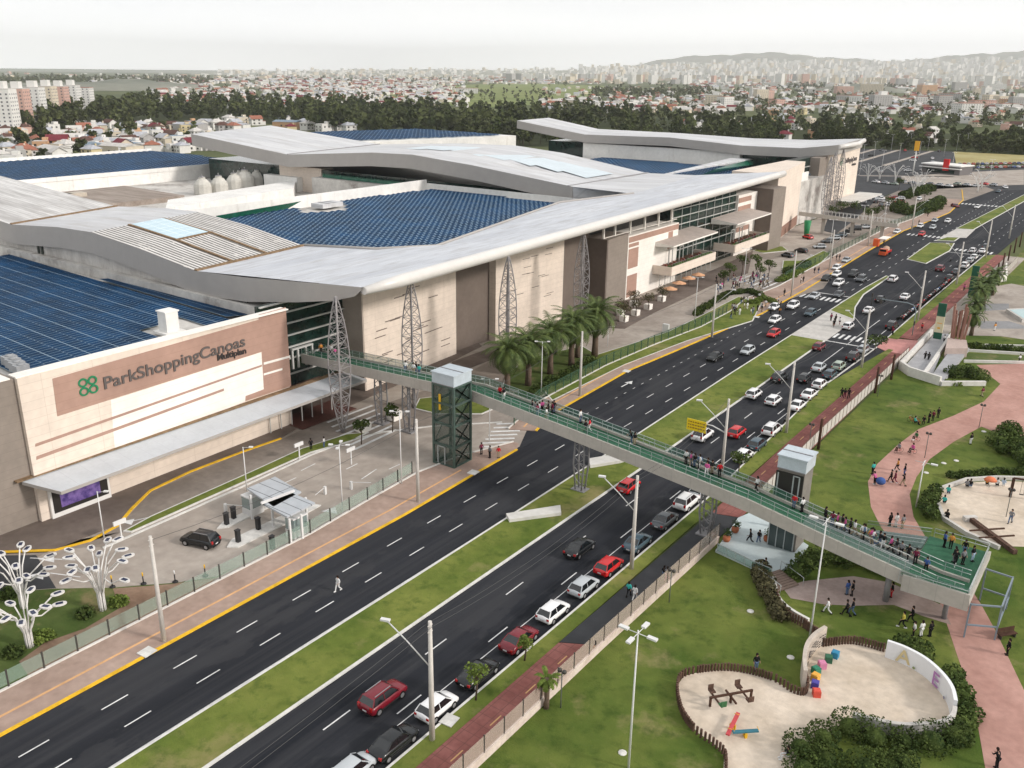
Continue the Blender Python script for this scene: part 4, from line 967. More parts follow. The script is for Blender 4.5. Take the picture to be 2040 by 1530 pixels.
def cable(a,b,sag,n,name,lab,r_=.022,off=0):
    m=MB(); m.tube([(a[0]+(b[0]-a[0])*t+off,a[1]+(b[1]-a[1])*t,a[2]+(b[2]-a[2])*t-4*sag*t*(1-t)) for t in [i/n for i in range(n+1)]],r_,4,cap=False)
    solo(name,m,[mat('cable',(.06,.06,.06),.6)],lab,'cable',group='overhead cables',org=a)
e0=(-38.2,-12,10.8)
ch=[e0]+rp
for i in range(len(ch)-2):
    for j,o_ in enumerate((-.3,.3)):
        a=(ch[i][0]+o_,ch[i][1],ch[i][2]-.3);b=(ch[i+1][0]+o_,ch[i+1][1],ch[i+1][2]-.3)
        cable(a,b,1.,10,'overhead_cable','thin %s cable %s'%(['left','right'][j],['entering the picture to the nearest park side pole','between the nearest and second park side poles','from the second park side pole over the footbridge','from the yellow sign pole to the next one','between the poles before the crossing','over the park side crossing','along the motorbike row','along the far white saloons'][i]))
for i in range(3):
    cable((lp[i][0],lp[i][1],lp[i][2]-.4),(lp[i+1][0],lp[i+1][1],lp[i+1][2]-.4),1.,8,'overhead_cable','thin cable %s'%['from the light trees pole to the lift tower pole','from the lift tower pole to the palms pole','from the palms pole to the shop drive pole'][i])
# yellow overhead sign
a=rp[2]; sy=WX(1385,871,a[0]-3.6)
t=thing('overhead_sign','yellow overhead sign with lines of dark lettering on an arm beside the footbridge','sign',(a[0],a[1],0),world=True)
m=MB(); m.tube([(a[0],a[1],6.3),(a[0]-1.8,a[1]-.1,6.9),(a[0]-4.9,a[1]-.3,7.0)],.08,6); m.build('arm',[PST],t)
m=MB(); m.box((a[0]-3.9,a[1]-.42,6.5),(2.7,.08,1.55)); m.build('panel',[mat('sign_yellow',(.85,.62,.02),.5)],t)
m=MB()
random.seed(3)
for r_ in range(3):
    x=-1.15
    while x<1.1:
        w_=random.uniform(.12,.34); m.box((a[0]-3.9+x+w_/2,a[1]-.47,6.92-r_*.40),(w_,.02,.15)); x+=w_+.1
m.build('lettering',[mat('sign_brown',(.30,.16,.02),.6)],t)
# traffic light gantry
x,y=W(1826-2,657,0.1); x,y=W(1817,668,.1)
t=thing('traffic_light','curved grey traffic light mast reaching over the park side lanes at the crossing','traffic light',(x,y,.1))
m=MB(); m.tube([(0,0,0),(0,0,5.2),(-.6,0,6.2),(-1.8,0,6.5),(-7.2,.0,6.5)],.1,7); m.build('mast',[mat('mast_grey',(.22,.27,.29),.5)],t); m=MB(); m.box((-7.0,0,6.0),(.35,.3,1.0)); m.build('signal_head',[DPOST],t); m=MB(); m.box((.1,-.2,2.6),(.3,.3,.8)); m.build('signal_head',[DPOST],t)
x,y=W(1673,560+22,.1)
for q,l in (((1742-7,612),'small traffic light pole on the median before the crossing'),((1553,632),'small traffic light pole on the mall side of the crossing')):
    t=thing('traffic_light',l,'traffic light',(*W(*q,.1),.1)); m=MB(); m.tube([(0,0,0),(0,0,3.2)],.07,6); m.build('mast',[DPOST],t); m=MB(); m.box((0,-.15,2.9),(.32,.28,.9)); m.build('signal_head',[DPOST],t)
# boundary fence along the mall side: posts and glass infill
def fence(line,step,H,lab,cat,pm,gm,z0=.25,pw=.12,name='fence',base=None,rail=False,glass_h=(.15,.95)):
    t=thing(name,lab,cat,(*line[0],0),world=True); segs=[]; pts=[]
    for i in range(len(line)-1):
        a,b=Vector(line[i]),Vector(line[i+1]); L=(b-a).length; k=max(1,round(L/step))
        pts+= [tuple(a.lerp(b,j/k)) for j in range(k)]
    pts.append(tuple(line[-1]))
    for p in pts[:100]: m=MB(); m.box((p[0],p[1],z0+H/2),(pw,pw,H)); m.build('post',[pm],t)
    if gm:
        g=MB()
        for a,b in zip(pts,pts[1:]): g.bar((a[0],a[1],z0+H*sum(glass_h)/2),(b[0],b[1],z0+H*sum(glass_h)/2),.02,H*(glass_h[1]-glass_h[0]))
        g.build('infill',[gm],t)
    if base:
        g=MB(); g.strip(line,.22,0,h=base[0]); g.build('base_wall',[base[1]],t)
    if rail:
        g=MB()
        for a,b in zip(pts,pts[1:]): g.bar((a[0],a[1],z0+H-.04),(b[0],b[1],z0+H-.04),.06)
        g.build('top_rail',[pm],t)
    return t
GF=mat('fence_glass',(.30,.42,.36),.08,alpha=.28,spec=.6)
fence([(-71.,20),(-71.,60),(-71.8,70),(-72.6,79)],3.,1.7,'dark posts with clear glass panels along the southern pavement edge','fence',DPOST,GF)
GM=mat('green_mesh',(.05,.11,.06),.6,alpha=.22)
fence([(-72,101),(-75,112),(-76,135),(-75.2,152),(-73.6,170),(-74,184)],2.5,1.9,'green mesh fence along the lawn between palms and crossing plaza','fence',mat('green_post',(.03,.08,.05),.6),GM,rail=True)
fence([(-76,226),(-76.6,282),(-77.6,330),(-75.5,360),(-76,400)],4,1.9,'green mesh fence along the far pavement','fence',mat('green_post',(.03,.08,.05),.6),GM,rail=True)
WGL=mat('warm_fence_glass',(.50,.42,.36),.15,alpha=.45)
fence([(-33.7,26),(-33.7,62),(-33.4,87)],2.6,1.9,'park fence of clear panels and thin dark posts on a pale low wall, near part','fence',DPOST,WGL,z0=.5,pw=.09,base=(.75,mat('pink_concrete',(.52,.42,.36),.85,vs=2.,col2=(.66,.58,.52))))
FB=mat('white_fence_bars',(.55,.52,.48),.7,var=.06,vs=1.,alpha=.9)
fence([(-33.4,98),(-33.9,123),(-34.0,175)],1.9,2.0,'pale panelled park fence beside the brick path up to the crossing pad','fence',mat('fence_brown_post',(.16,.10,.08),.7),FB,z0=.1,pw=.1,rail=True,glass_h=(.02,.9))
fence([(-31.6,205),(-31.9,290)],2.2,2.0,'pale panelled park fence beyond the green totems','fence',mat('fence_brown_post',(.16,.10,.08),.7),FB,z0=.1,pw=.1,glass_h=(.02,.9))
# tall wooden posts of the park fence
WOODP=mat('dark_wood',(.075,.04,.028),.85,var=.25,vs=.5,stretch=(1,1,.2))
pp_=[(1630,880),(1744,783),(1775,758)]+[(1855+i*13,640-i*0) for i in ()]
for i,(px,py) in enumerate([(1630,895),(1743,783),(1775,756),(1971,583-15),(1984,558),(1996,537),(2008,520),(2020,504),(2031,492)]):
    t=MB(); x,y=W(px,py); t.tube([(x,y,0),(x,y,4.6)],[.22,.19],8)
    solo('wooden_post',t,[WOODP],'tall dark wooden post %s'%['by the fence nearest the second lift tower','before the ramp by the fence, left one','before the ramp by the fence, right one','first beyond the park palms','second beyond the park palms','in the middle beyond the park palms','right of the middle beyond the park palms','near the far end of the brick path','farthest along the brick path'][i],'post',group='tall wooden posts of the park fence',org=(x,y,0))
# floodlight masts in the park
def park_mast(q,H,lab,heads=4):
    x,y=W(*q); t=thing('park_light',lab,'park light',(x,y,0),group='tall park lights')
    m=MB(); m.tube([(0,0,0),(0,0,H)],[.10,.055],7); m.tube([(-1.,0,H-.25),(1.,0,H-.25)],.035,5); m.tube([(0,-1.,H-.25),(0,1.,H-.25)],.035,5); m.build('mast',[PST],t)
    for a in ([(1,0),(-1,0),(0,1),(0,-1)][:heads]):
        m=MB(); m.box((a[0]*1.15,a[1]*1.15,H-.2),(.75 if a[0] else .34,.75 if a[1] else .34,.14)); m.build('lamp_head',[PST],t)
park_mast((1252,1530),12.3,'tall white four headed light in the near park lawn')
park_mast((1612,1277),12.8,'tall white light in front of the footbridge stairs',2)
park_mast((1825,1010),6.2,'slim white light beside the curved pink path',1)
def small_lamp(q,lab,z=0.,H=3.6):
    x,y=W(*q,z); t=thing('park_lantern',lab,'lantern',(x,y,z),group='small park lanterns'); m=MB(); m.tube([(0,0,0),(0,0,H)],.05,6); m.build('post',[mat('lantern_post',(.12,.13,.12),.6)],t)
    m=MB()
    for s_ in (-1,1): m.ball((s_*.22,0,H+.05),.2,6)
    m.build('lamp_head',[DPOST],t)
for q,l in (((1117,1410),'small two headed lantern behind the near park fence'),((1611,893),'small lantern at the fence by the second lift tower'),((1748,790),'small lantern at the fence by the first wooden post'),((1842,912),'small lantern on the curved pink path'),((1950,852),'slim lantern post at the planted island'),((1333,1200),'small lantern by the fence opposite the asphalt path'),((2004,1030),'small lantern in the right round sand area')): small_lamp(q,l)
# lamp masts on the forecourt
def slim(q,H,lab,arms=2,z=0.):
    x,y=W(*q,z); t=thing('forecourt_light',lab,'lamp post',(x,y,z),group='slim white lamp posts of the forecourt')
    m=MB(); m.tube([(0,0,0),(0,0,H)],[.09,.05],7); m.build('mast',[PST],t)
    for k in range(arms):
        a=k*math.pi*2/max(1,arms)+.6; m=MB(); m.tube([(0,0,H-.1),(math.cos(a)*.9,math.sin(a)*.9,H)],.03,5); m.box((math.cos(a)*1.0,math.sin(a)*1.0,H+.03),(.5,.34,.12),rz=a); m.build('lamp_head',[PST],t)
for q,H,l,n in (((683,1025),9.,'slim white lamp post beside the toll road, in front of the first lattice column',4),((800,965),10.,'slim white lamp post left of the pole by the lift tower',2),((208,1075),6.,'white lamp post below the display window',1),((492,978),6.,'small white lamp on the planted strip by the toll canopy',1),((975,880),9.5,'slim white lamp post right of the first lift tower',2),((1078,785),9,'white lamp post among the palms',2),((1383,645),10,'slim white lamp post at the shop drive',2),((1480,575),10,'slim white lamp post at the crossing plaza',2),((1210,690),4.,'short white lamp by the palms',1),((1652,505),10,'slim lamp post by the flower bed before the second footbridge',2),((1677,500),10,'second slim lamp post by the flower bed',2),((1715,470),10,'slim lamp post under the second footbridge',2),((1760,452),9,'slim lamp post at the far pavement fence',2),((1700,390),9,'slim lamp post before the far canopy',2),((1712,350),9,'slim lamp post in the far car park',2)): slim(q,H,l,n)
for i,(px,py) in enumerate([(1718,325),(1740,318),(1756,340),(1775,300),(1790,322),(1812,296),(1830,318),(1848,300),(1880,312),(1905,300),(1860,295),(1925,296),(1820,345),(1895,345),(1945,366),(1970,362)]): slim((px,py),11,'slim tall light mast standing in the far car park',2)
for o in COL.objects:
    if o.get('label')=='slim tall light mast standing in the far car park': o['group']='slim light masts of the far car park'
# solar light trees
def light_tree(q,H,n,lab,seed,spread=3.6,group='white solar light trees'):
    random.seed(seed); x,y=W(*q); t=thing('solar_light_tree',lab,'light sculpture',(x,y,0),group=group)
    wm=mat('white_tube',(.66,.645,.62),.45); st_=MB(); heads=[]
    for k in range(n):
        a=2*math.pi*k/n+random.uniform(-.2,.2); s_=spread*random.uniform(.45,1.05); h=H*random.uniform(.72,1.05)-(s_/spread)*H*.18
        p=[(math.cos(a)*.30,math.sin(a)*.30,0),(math.cos(a)*.30,math.sin(a)*.30,H*.25),(math.cos(a)*(.35+s_*.18),math.sin(a)*(.35+s_*.18),H*.48),(math.cos(a)*s_*.55,math.sin(a)*s_*.55,h*.80),(math.cos(a)*s_,math.sin(a)*s_,h)]
        q_=[]
        for i in range(len(p)-1):
            for j in range(3): q_.append(lerp(p[i],p[i+1],j/3))
        q_.append(p[-1]); st_.tube(q_,.07,6); heads.append((a,p[-1]))
    st_.build('stem',[wm],t)
    for a,p in heads:
        m=MB(); N=12; rx,ry=.62,.36
        for zz,mi,f in ((0,0,1.),(.11,1,.78)):
            pass
        ca,sa=math.cos(a),math.sin(a)
        oval=[(p[0]+(rx*math.cos(u)+.45)*ca-ry*math.sin(u)*sa,p[1]+(rx*math.cos(u)+.45)*sa+ry*math.sin(u)*ca) for u in [2*math.pi*i/N for i in range(N)]]
        m.prism(oval,p[2]-.02,p[2]+.12,0,bottom=True); m.box((p[0]+.45*ca,p[1]+.45*sa,p[2]+.14),(.62,.34,.03),rz=a,mi=1); m.build('solar_lamp',[wm,mat('lamp_cell',(.02,.03,.07),.2)],t)
light_tree((60,1288),6.2,12,'nearest white solar light tree at the lower left',1,2.7)
light_tree((205,1215),7.8,15,'large white solar light tree right of the pair at the lower left',2,3.2)
light_tree((48,1210),6.4,12,'white solar light tree standing behind the nearest one',3,2.6)
random.seed(5)
for i,(px,py,s_) in enumerate([(1728,362,1),(1752,357,.9),(1783,362,1.1),(1818,392,1.2),(1828,384,1.1),(1838,376,1.1),(1955,376,1.1),(1947,383,1.0)]):
    light_tree((px,py),9*s_,9,'distant white light tree by the car park, %s'%['leftmost of all','second from the left','in front of the grey asphalt rows','leftmost of the clustered ones','in the middle of the cluster','rightmost of the cluster','nearest the far junction','left of the one nearest the junction'][i],10+i,5.2*s_)
# toll plaza
t=thing('toll_canopy','grey slatted toll canopy in two staggered halves over the toll lanes','toll canopy',(*W(560,1010),0),world=True)
CM=mat('toll_roof',(.42,.45,.48),.45,var=.06,vs=1.); lines(CM,'Y',1.6,.12,(.12,.13,.14))
zc=3.2
for q in ([(492,973),(548,950),(600,980),(545,1010)],[(522,1003),(575,980),(628,1002),(572,1030)]):
    p=ws(q,zc); m=MB(); m.prism(p,zc-.15,zc+.05,0,bottom=True); m.build('roof',[CM],t)
m=MB(); m.bar((*W(520,1003,zc+.2),zc+.22),(*W(586,978,zc+.2),zc+.22),.25); m.build('roof_beam',[PST],t)
for q in ((503,1035),(545,1052),(580,1085),(603,1075),(612,1040)):
    m=MB(); x,y=W(*q); m.box((x,y,zc/2),(.22,.22,zc)); m.build('post',[PST],t)
for q,l in (((505,1022),'left glass toll booth under the canopy'),((592,1065),'right glass toll booth under the canopy')):
    x,y=W(*q); b=thing('toll_booth',l,'booth',(x,y,0)); m=MB(); m.box((0,0,.5),(1.5,2.,1.)); m.box((0,0,2.5),(1.6,2.1,.15)); m.build('shell',[PST],b); m=MB(); m.box((0,0,1.7),(1.45,1.95,1.5)); m.build('glazing',[mat('booth_glass',(.25,.33,.32),.1,alpha=.6)],b)
for q,l in (([(432,1055),(446,1040),(530,1003),(545,1008),(455,1052)],'upper curved white kerb island of the toll lanes'),([(452,1092),(462,1076),(580,1020),(615,1005),(640,1008),(600,1030),(475,1092)],'lower curved white kerb island of the toll lanes')):
    m=MB(); p=ws(q); m.prism(p,0,.16); x,y=p[0]; solo('toll_island',m,[KERBW],l,'kerb island',org=(x,y,0))
for i,q in enumerate(((466,1033),(515,1055),(543,1092),(475,1080),(585,1045),(452,1045))):
    x,y=W(*q,.1); m=MB(); m.box((x,y,.8),(.45,.45,1.5)); m.box((x,y,1.6),(.5,.55,.12)); solo('ticket_machine',m,[BLKM:=mat('machine_black',(.02,.02,.022),.5)],'black ticket machine %s'%['at the upper toll island, left end','on the upper toll island beside the booth','on the lower toll island','at the left end of the lower island','under the right canopy half','left of the upper toll island'][i],'ticket machine','ticket machines of the toll',org=(x,y,.1))
for i,(q,a) in enumerate((((450,1020),.4),((648,985),-1.2),((700,975),.5))):
    x,y=W(*q); t=thing('barrier_gate','thin white barrier gate %s'%['at the upper toll island','right of the toll canopy','near the fence right of the toll canopy'][i],'barrier',(x,y,0)); m=MB(); m.box((0,0,.55),(.3,.3,1.1)); m.build('housing',[PST],t); m=MB(); m.bar((0,0,1.),(2.6*math.cos(a),2.6*math.sin(a),1.15),.06); m.build('boom',[PST],t)
for i,(q,c) in enumerate((((286,1162),0),((349,1158),1),((409,1146),0),((224,1168),0))):
    x,y=W(*q,.1); t=thing('bollard','%s'%['yellow topped barrier post right of the large light tree','white topped barrier post left of the concrete pole','yellow topped barrier post nearest the fence','yellow topped barrier post behind the large light tree'][i],'bollard',(x,y,0)); m=MB(); m.lathe((0,0,0),[(.32,0),(.28,.12),(.1,.18)],8); m.tube([(0,0,.1),(0,0,.95)],.07,6); m.build('base',[BLKM],t); m=MB(); m.tube([(0,0,.95),(0,0,1.35)],.08,6); m.build('cap',[YEL if not c else PST],t)
for q,l in (((597,915),'white direction sign at the left end of the planted strip'),((243,1075),'white direction sign where the drives meet'),((700,925-0),'white sign beside the toll road')):
    x,y=W(*q); t=thing('road_sign',l,'sign',(x,y,0)); m=MB(); m.box((0,0,1.),(.14,.14,2.)); m.build('post',[PST],t); m=MB(); m.box((0,0,2.2),(.2,1.5,.5)); m.build('panel',[PST],t)
for q,l in (((293,1300),'white slab lying on the pavement by the yellow kerb'),((943,942),'white slab on the pavement before the lift tower'),((1248,740),'white slab on the pavement in front of the palms'),((1507,632),'white slab on the pavement near the crossing'),((895,1436),'round white cover on the verge behind the nearest pole')):
    x,y=W(*q,.1); m=MB(); m.box((x,y,.18),(1.2,1.3,.08),rz=.1); solo('slab',m,[KERBW],l,'slab','white slabs on the pavements',org=(x,y,.14))
# slanted concrete ramp slabs across the median
for q,l in (([(1008,1028),(1015,1040),(1118,1026),(1116,1011)],'pale concrete ramp slab across the median south of the footbridge'),([(1172,918),(1176,932),(1236,922),(1266,912),(1240,906)],'pale concrete ramp slab across the median under the footbridge')):
    m=MB(); p=ws(q,.2); m.prism(p,.1,.55); solo('median_ramp',m,[CONCL],l,'concrete slab','slabs across the median',org=(*p[0],0))
# umbrellas and planters at the shops
for i,q in enumerate(((1334,592),(1352,580),(1371,570),(1390,563))):
    x,y=W(*q,.12); t=thing('parasol','orange cream parasol outside the shops, %s'%['nearest the camera','second nearest','second farthest','farthest and under the terrace'][i],'parasol',(x,y,.12),group='parasols outside the shops'); m=MB(); m.tube([(0,0,0),(0,0,2.3)],.04,6); m.build('pole',[DPOST],t); m=MB(); m.lathe((0,0,1.95),[(1.75,0),(1.75,.06),(.1,.65)],8,sm=False); m.build('canopy',[mat('parasol_cloth',(.60,.34,.20),.8,var=.08,vs=1.)],t)
    m=MB(); m.lathe((x,y,.12),[(.06,0),(.06,.72),(.55,.74),(.55,.78)],10)
    for k in range(4): a=k*math.pi/2; m.box((x+.95*math.cos(a),y+.95*math.sin(a),.35),(.42,.42,.46)); m.box((x+1.15*math.cos(a),y+1.15*math.sin(a),.75),(.06,.42,.45),rz=a)
# second footbridge
t=thing('footbridge','short white railed footbridge beside the far lattice columns','footbridge',(-90,325,0),world=True)
p0=WX(1597,415,-103); a=(*W(1595,425,6.),6.); b=(*W(1790,450,4.6),4.6)
m=MB(); m.bar(a,b,4.,.5); m.bar((a[0],a[1]-2,a[2]+.2),(b[0],b[1]-2,b[2]+.2),.3,1.3); m.build('deck',[BCON],t)
m=MB(); N=26
for k in range(N+1):
    q=lerp(a,b,k/N); m.box((q[0],q[1]-2,q[2]+1.3),(.08,.08,1.1)); m.box((q[0],q[1]+2,q[2]+1.0),(.08,.08,1.1))
m.bar((a[0],a[1]-2,a[2]+1.9),(b[0],b[1]-2,b[2]+1.9),.08); m.bar((a[0],a[1]+2,a[2]+1.6),(b[0],b[1]+2,b[2]+1.6),.08); m.build('railing',[PST],t)
for k in (.25,.55,.85):
    q=lerp(a,b,k); m=MB(); m.box((q[0],q[1],q[2]/2-.2),(1,.8,q[2]-.4)); m.build('pier',[BCON],t)
# orange stall and green column foot
x,y=W(1745,490,.12); t=thing('market_stall','orange red stall with a pale awning on the far pavement','stall',(x,y,.12),0); m=MB(); m.box((0,0,1.1),(1.6,1.6,2.2)); m.build('body',[mat('stall_orange',(.70,.12,.03),.6)],t); m=MB(); m.box((1.5,3.,2.3),(2.4,6,.12)); m.build('awning',[CREAM2],t)
for dy in (1.,5.5):
    m=MB(); m.box((2.4,dy,1.15),(.08,.08,2.3)); m.build('leg',[DPOST],t)
x,y=W(1606,470); m=MB(); m.lathe((x,y,0),[(.7,0),(1.2,5.)],10); solo('green_cone',m,[mat('sign_green',(.01,.20,.07),.6)],'tall green cone around the foot of a far lattice column','column base',org=(x,y,0))
# restaurant
x,y=W(1885,345); t=thing('restaurant','small grey restaurant with white flat roof and tall red sign tower','restaurant',(x,y,0),R(-20))
m=MB(); m.box((0,0,2.2),(22,12,4.4)); m.build('wall',[mat('restaurant_grey',(.16,.15,.15),.7)],t); m=MB(); m.box((0,0,4.7),(23,13,.6)); m.box((0,-6.8,3.2),(24,1.5,.35)); m.build('roof',[WHW],t); m=MB(); m.box((0,-6.05,1.4),(16,.1,1.8)); m.build('window',[GLASS],t); m=MB(); m.box((3,-6.3,5.),(3.2,.8,6.)); m.build('red_tower',[mat('sign_red',(.55,.01,.01),.5)],t)
x,y=W(1818,348); t=thing('pylon_sign','tall pole with an orange yellow sign before the far car park','sign',(x,y,0)); m=MB(); m.tube([(0,0,0),(0,0,13)],.25,8); m.build('pole',[WHW],t); m=MB(); m.box((0,0,15),(2.4,.6,5.)); m.build('panel',[mat('sign_orange',(.75,.38,.02),.5)],t)
for i,q in enumerate(((1728,600-0),)): pass
x,y=W(1326,640+22); m=MB(); m.box((x,y,.9),(1.3,.6,1.7)); solo('utility_cabinet',m,[PST],'white utility cabinet on the lawn by the shop drive','cabinet',org=(x,y,0))
# ================================================================ VEHICLES
CG=mat('car_glass',(.008,.01,.012),.06,spec=.9)
TYRE=mat('tyre',(.012,.012,.012),.9); RIM=mat('rim',(.38,.38,.39),.35,metal=.6); LAMPW=mat('headlamp_glass',(.45,.46,.48),.1); LAMPR=mat('tail_lamp_red',(.35,.01,.01),.15); PLATE=mat('plate',(.5,.5,.5),.5); BLK=mat('black_plastic',(.015,.015,.016),.6)
PAINT={'white':paint('white',(.78,.78,.78)),'silver':paint('silver',(.45,.48,.50)),'grey':paint('grey',(.09,.10,.11)),'black':paint('black',(.008,.010,.012)),'red':paint('red',(.52,.012,.015)),'dark red':paint('dark_red',(.17,.008,.018)),'blue grey':paint('blue_grey',(.05,.085,.11)),'orange':paint('orange',(.60,.10,.03)),'pale green':paint('pale_green',(.33,.40,.33)),'blue':paint('blue',(.04,.12,.35))}
def car_proto(kind):
    L,Wd,H={'hatchback':(3.95,1.70,1.49),'saloon':(4.45,1.74,1.46),'suv':(4.35,1.84,1.68)}[kind]
    h=L/2; w=Wd/2; t=thing('parked_car','x','car',(0,0,0))
    belt={'hatchback':.93,'saloon':.92,'suv':1.05}[kind]
    if kind=='saloon': st=[(-h,.50,.62,.86),(-h+.08,.30,.86,.95),(-h+.55,.24,.98,1.),(-.9,.24,belt+.03,1.),(.6,.24,belt,1.),(1.05,.24,.90,1.),(h-.45,.25,.78,.97),(h-.1,.27,.66,.90),(h,.36,.50,.80)]; cab=(-1.62,-.78,.42,1.22)
    elif kind=='hatchback': st=[(-h,.50,.68,.88),(-h+.06,.30,.92,.96),(-h+.3,.24,.96,1.),(-.9,.24,belt+.03,1.),(.6,.24,belt,1.),(1.0,.24,.91,1.),(h-.42,.25,.80,.97),(h-.1,.27,.66,.90),(h,.36,.50,.80)]; cab=(-1.86,-1.35,.42,1.15)
    else: st=[(-h,.55,.80,.90),(-h+.05,.34,1.02,.97),(-h+.3,.28,1.06,1.),(-.9,.28,belt+.02,1.),(.6,.28,belt,1.),(1.05,.28,1.02,1.),(h-.4,.29,.93,.97),(h-.08,.30,.80,.92),(h,.40,.60,.84)]; cab=(-2.02,-1.62,.45,1.18)
    m=MB(); rings=[]
    for y,zl,zt,f in st:
        ww=w*f; half=[(0,zl),(ww*.86,zl),(ww,zl+.12),(ww*1.0,(zl+zt)/2+.06),(ww*.95,zt-.07),(ww*.82,zt),(0,zt+.035)]
        rings.append([(x,y,z) for x,z in half]+[(-x,y,z) for x,z in half[-2:0:-1]])
    n=len(rings[0]); vs=[p for r_ in rings for p in r_]; fs=[]
    for i in range(len(rings)-1):
        for k in range(n): fs.append((i*n+k,i*n+(k+1)%n,(i+1)*n+(k+1)%n,(i+1)*n+k))
    m.add(vs,fs,0,True); m.add(rings[0],[tuple(range(n))]); m.add(rings[-1],[tuple(range(n-1,-1,-1))])
    # roof slab and pillars
    a,b,c,d=cab; zb=belt-.02; rw=w*.70; bw=w*.90; zr=H
    RS=[]
    for y,k,wf in ((b-.10,0.,1.),(b-.02,.6,.99),(b+.12,.9,.97),((b+c)/2,1.,.97),(c-.14,.9,.96),(c-.02,.6,.97),(c+.07,0.,.98)):
        RS.append([(rw*1.03*wf*q,y,zr-.085+(.09*k)*(1-abs(q)**2.6)) for q in (-1,-.86,-.6,-.25,.25,.6,.86,1)])
    vs=[p for r_ in RS for p in r_]; m.add(vs,[(i*8+k,i*8+k+1,(i+1)*8+k+1,(i+1)*8+k) for i in range(6) for k in range(7)],0,True)
    for sx_ in (-1,1):
        m.bar((sx_*bw,a+.02,zb),(sx_*rw,b,zr-.08),.09); m.bar((sx_*bw,d-.02,zb),(sx_*rw,c,zr-.08),.07); mid=(b+c)/2; m.bar((sx_*bw,mid,zb),(sx_*rw,mid,zr-.08),.06)
        m.box((sx_*(w*.97),c+.50,belt+.03),(.12,.08,.08))
    body=m.build('body',[PAINT['white']],t); 
    e=.015
    g=MB(); g.add([(-bw,d,zb),(bw,d,zb),(rw,c+.03,zr-.06),(-rw,c+.03,zr-.06)],[(0,1,2,3)]); g.build('windscreen',[CG],t)
    g=MB(); g.add([(bw,a,zb),(-bw,a,zb),(-rw,b-.05,zr-.06),(rw,b-.05,zr-.06)],[(0,1,2,3)]); g.build('rear_window',[CG],t)
    for sx_ in (-1,1):
        g=MB(); f=(0,1,2,3) if sx_>0 else (3,2,1,0); g.add([(sx_*bw,a,zb),(sx_*bw,d,zb),(sx_*rw,c+.02,zr-.07),(sx_*rw,b-.04,zr-.07)],[f]); g.build('side_window',[CG],t)
    for sx_ in (-1,1):
        for wy in (-h+.78,h-.82):
            r_=.33 if kind!='suv' else .36; g=MB(); q=[]
            N=14
            vs=[(sx_*(w-.16),wy+r_*math.cos(2*math.pi*k/N),r_+r_*math.sin(2*math.pi*k/N)) for k in range(N)]+[(sx_*(w+.03),wy+r_*math.cos(2*math.pi*k/N),r_+r_*math.sin(2*math.pi*k/N)) for k in range(N)]
            fs=[(k,(k+1)%N,N+(k+1)%N,N+k) for k in range(N)]+[tuple(range(N,2*N)) if sx_>0 else tuple(range(2*N-1,N-1,-1))]
            g.add(vs,fs); wh=g.build('wheel',[TYRE],t)
            g=MB(); rr=r_*.62; vs=[(sx_*(w+.036),wy+rr*math.cos(2*math.pi*k/N),r_+rr*math.sin(2*math.pi*k/N)) for k in range(N)]; g.add(vs,[tuple(range(N)) if sx_>0 else tuple(range(N-1,-1,-1))]); g.build('rim',[RIM],wh)
    zt=.66 if kind!='suv' else .80
    for sx_ in (-1,1):
        g=MB(); g.box((sx_*w*.64,h-.12,zt-.13),(.34,.16,.11)); g.build('headlight',[LAMPW],t)
        g=MB(); g.box((sx_*w*.76,-h+.07,zt+.10),(.26,.16,.20 if kind!='suv' else .32)); g.build('tail_light',[LAMPR],t)
    g=MB(); g.box((0,-h+.01,.58),(.42,.05,.14)); g.build('number_plate',[PLATE],t)
    g=MB(); g.box((0,h-.03,.50),(1.1,.12,.16)); g.box((0,-h+.03,.34),(1.2,.10,.10)); g.build('grille',[BLK],t)
    for sx_ in (-1,1):
        g=MB(); g.box((sx_*(w+.004),0,.40),(.03,L-1.9,.14)); g.build('sill',[BLK],t)
    if kind=='suv':
        for sx_ in (-1,1): g=MB(); g.bar((sx_*rw*.85,b+.15,zr+.04),(sx_*rw*.85,c-.1,zr+.04),.05); g.build('roof_rail',[RIM],t)
    return t
PR={k:car_proto(k) for k in ('hatchback','saloon','suv')}
def car(px,py,kind,col,label,rz=0.,group='cars on the avenue',x=None,deep=9,name=None):
    w_=W(px,py,.6)
    o=place(PR[kind],((x if x is not None else w_[0]),w_[1],.014),rz,label,group,deep=deep)
    o['category']='car'
    for c in o.children:
        if c.name.startswith('body'): setmat(c,PAINT[col])
    o.name=name or 'parked_car'
    return o
PK='cars parked along the park kerb'; MV='cars driving on the avenue'
away=0.; toward=math.pi
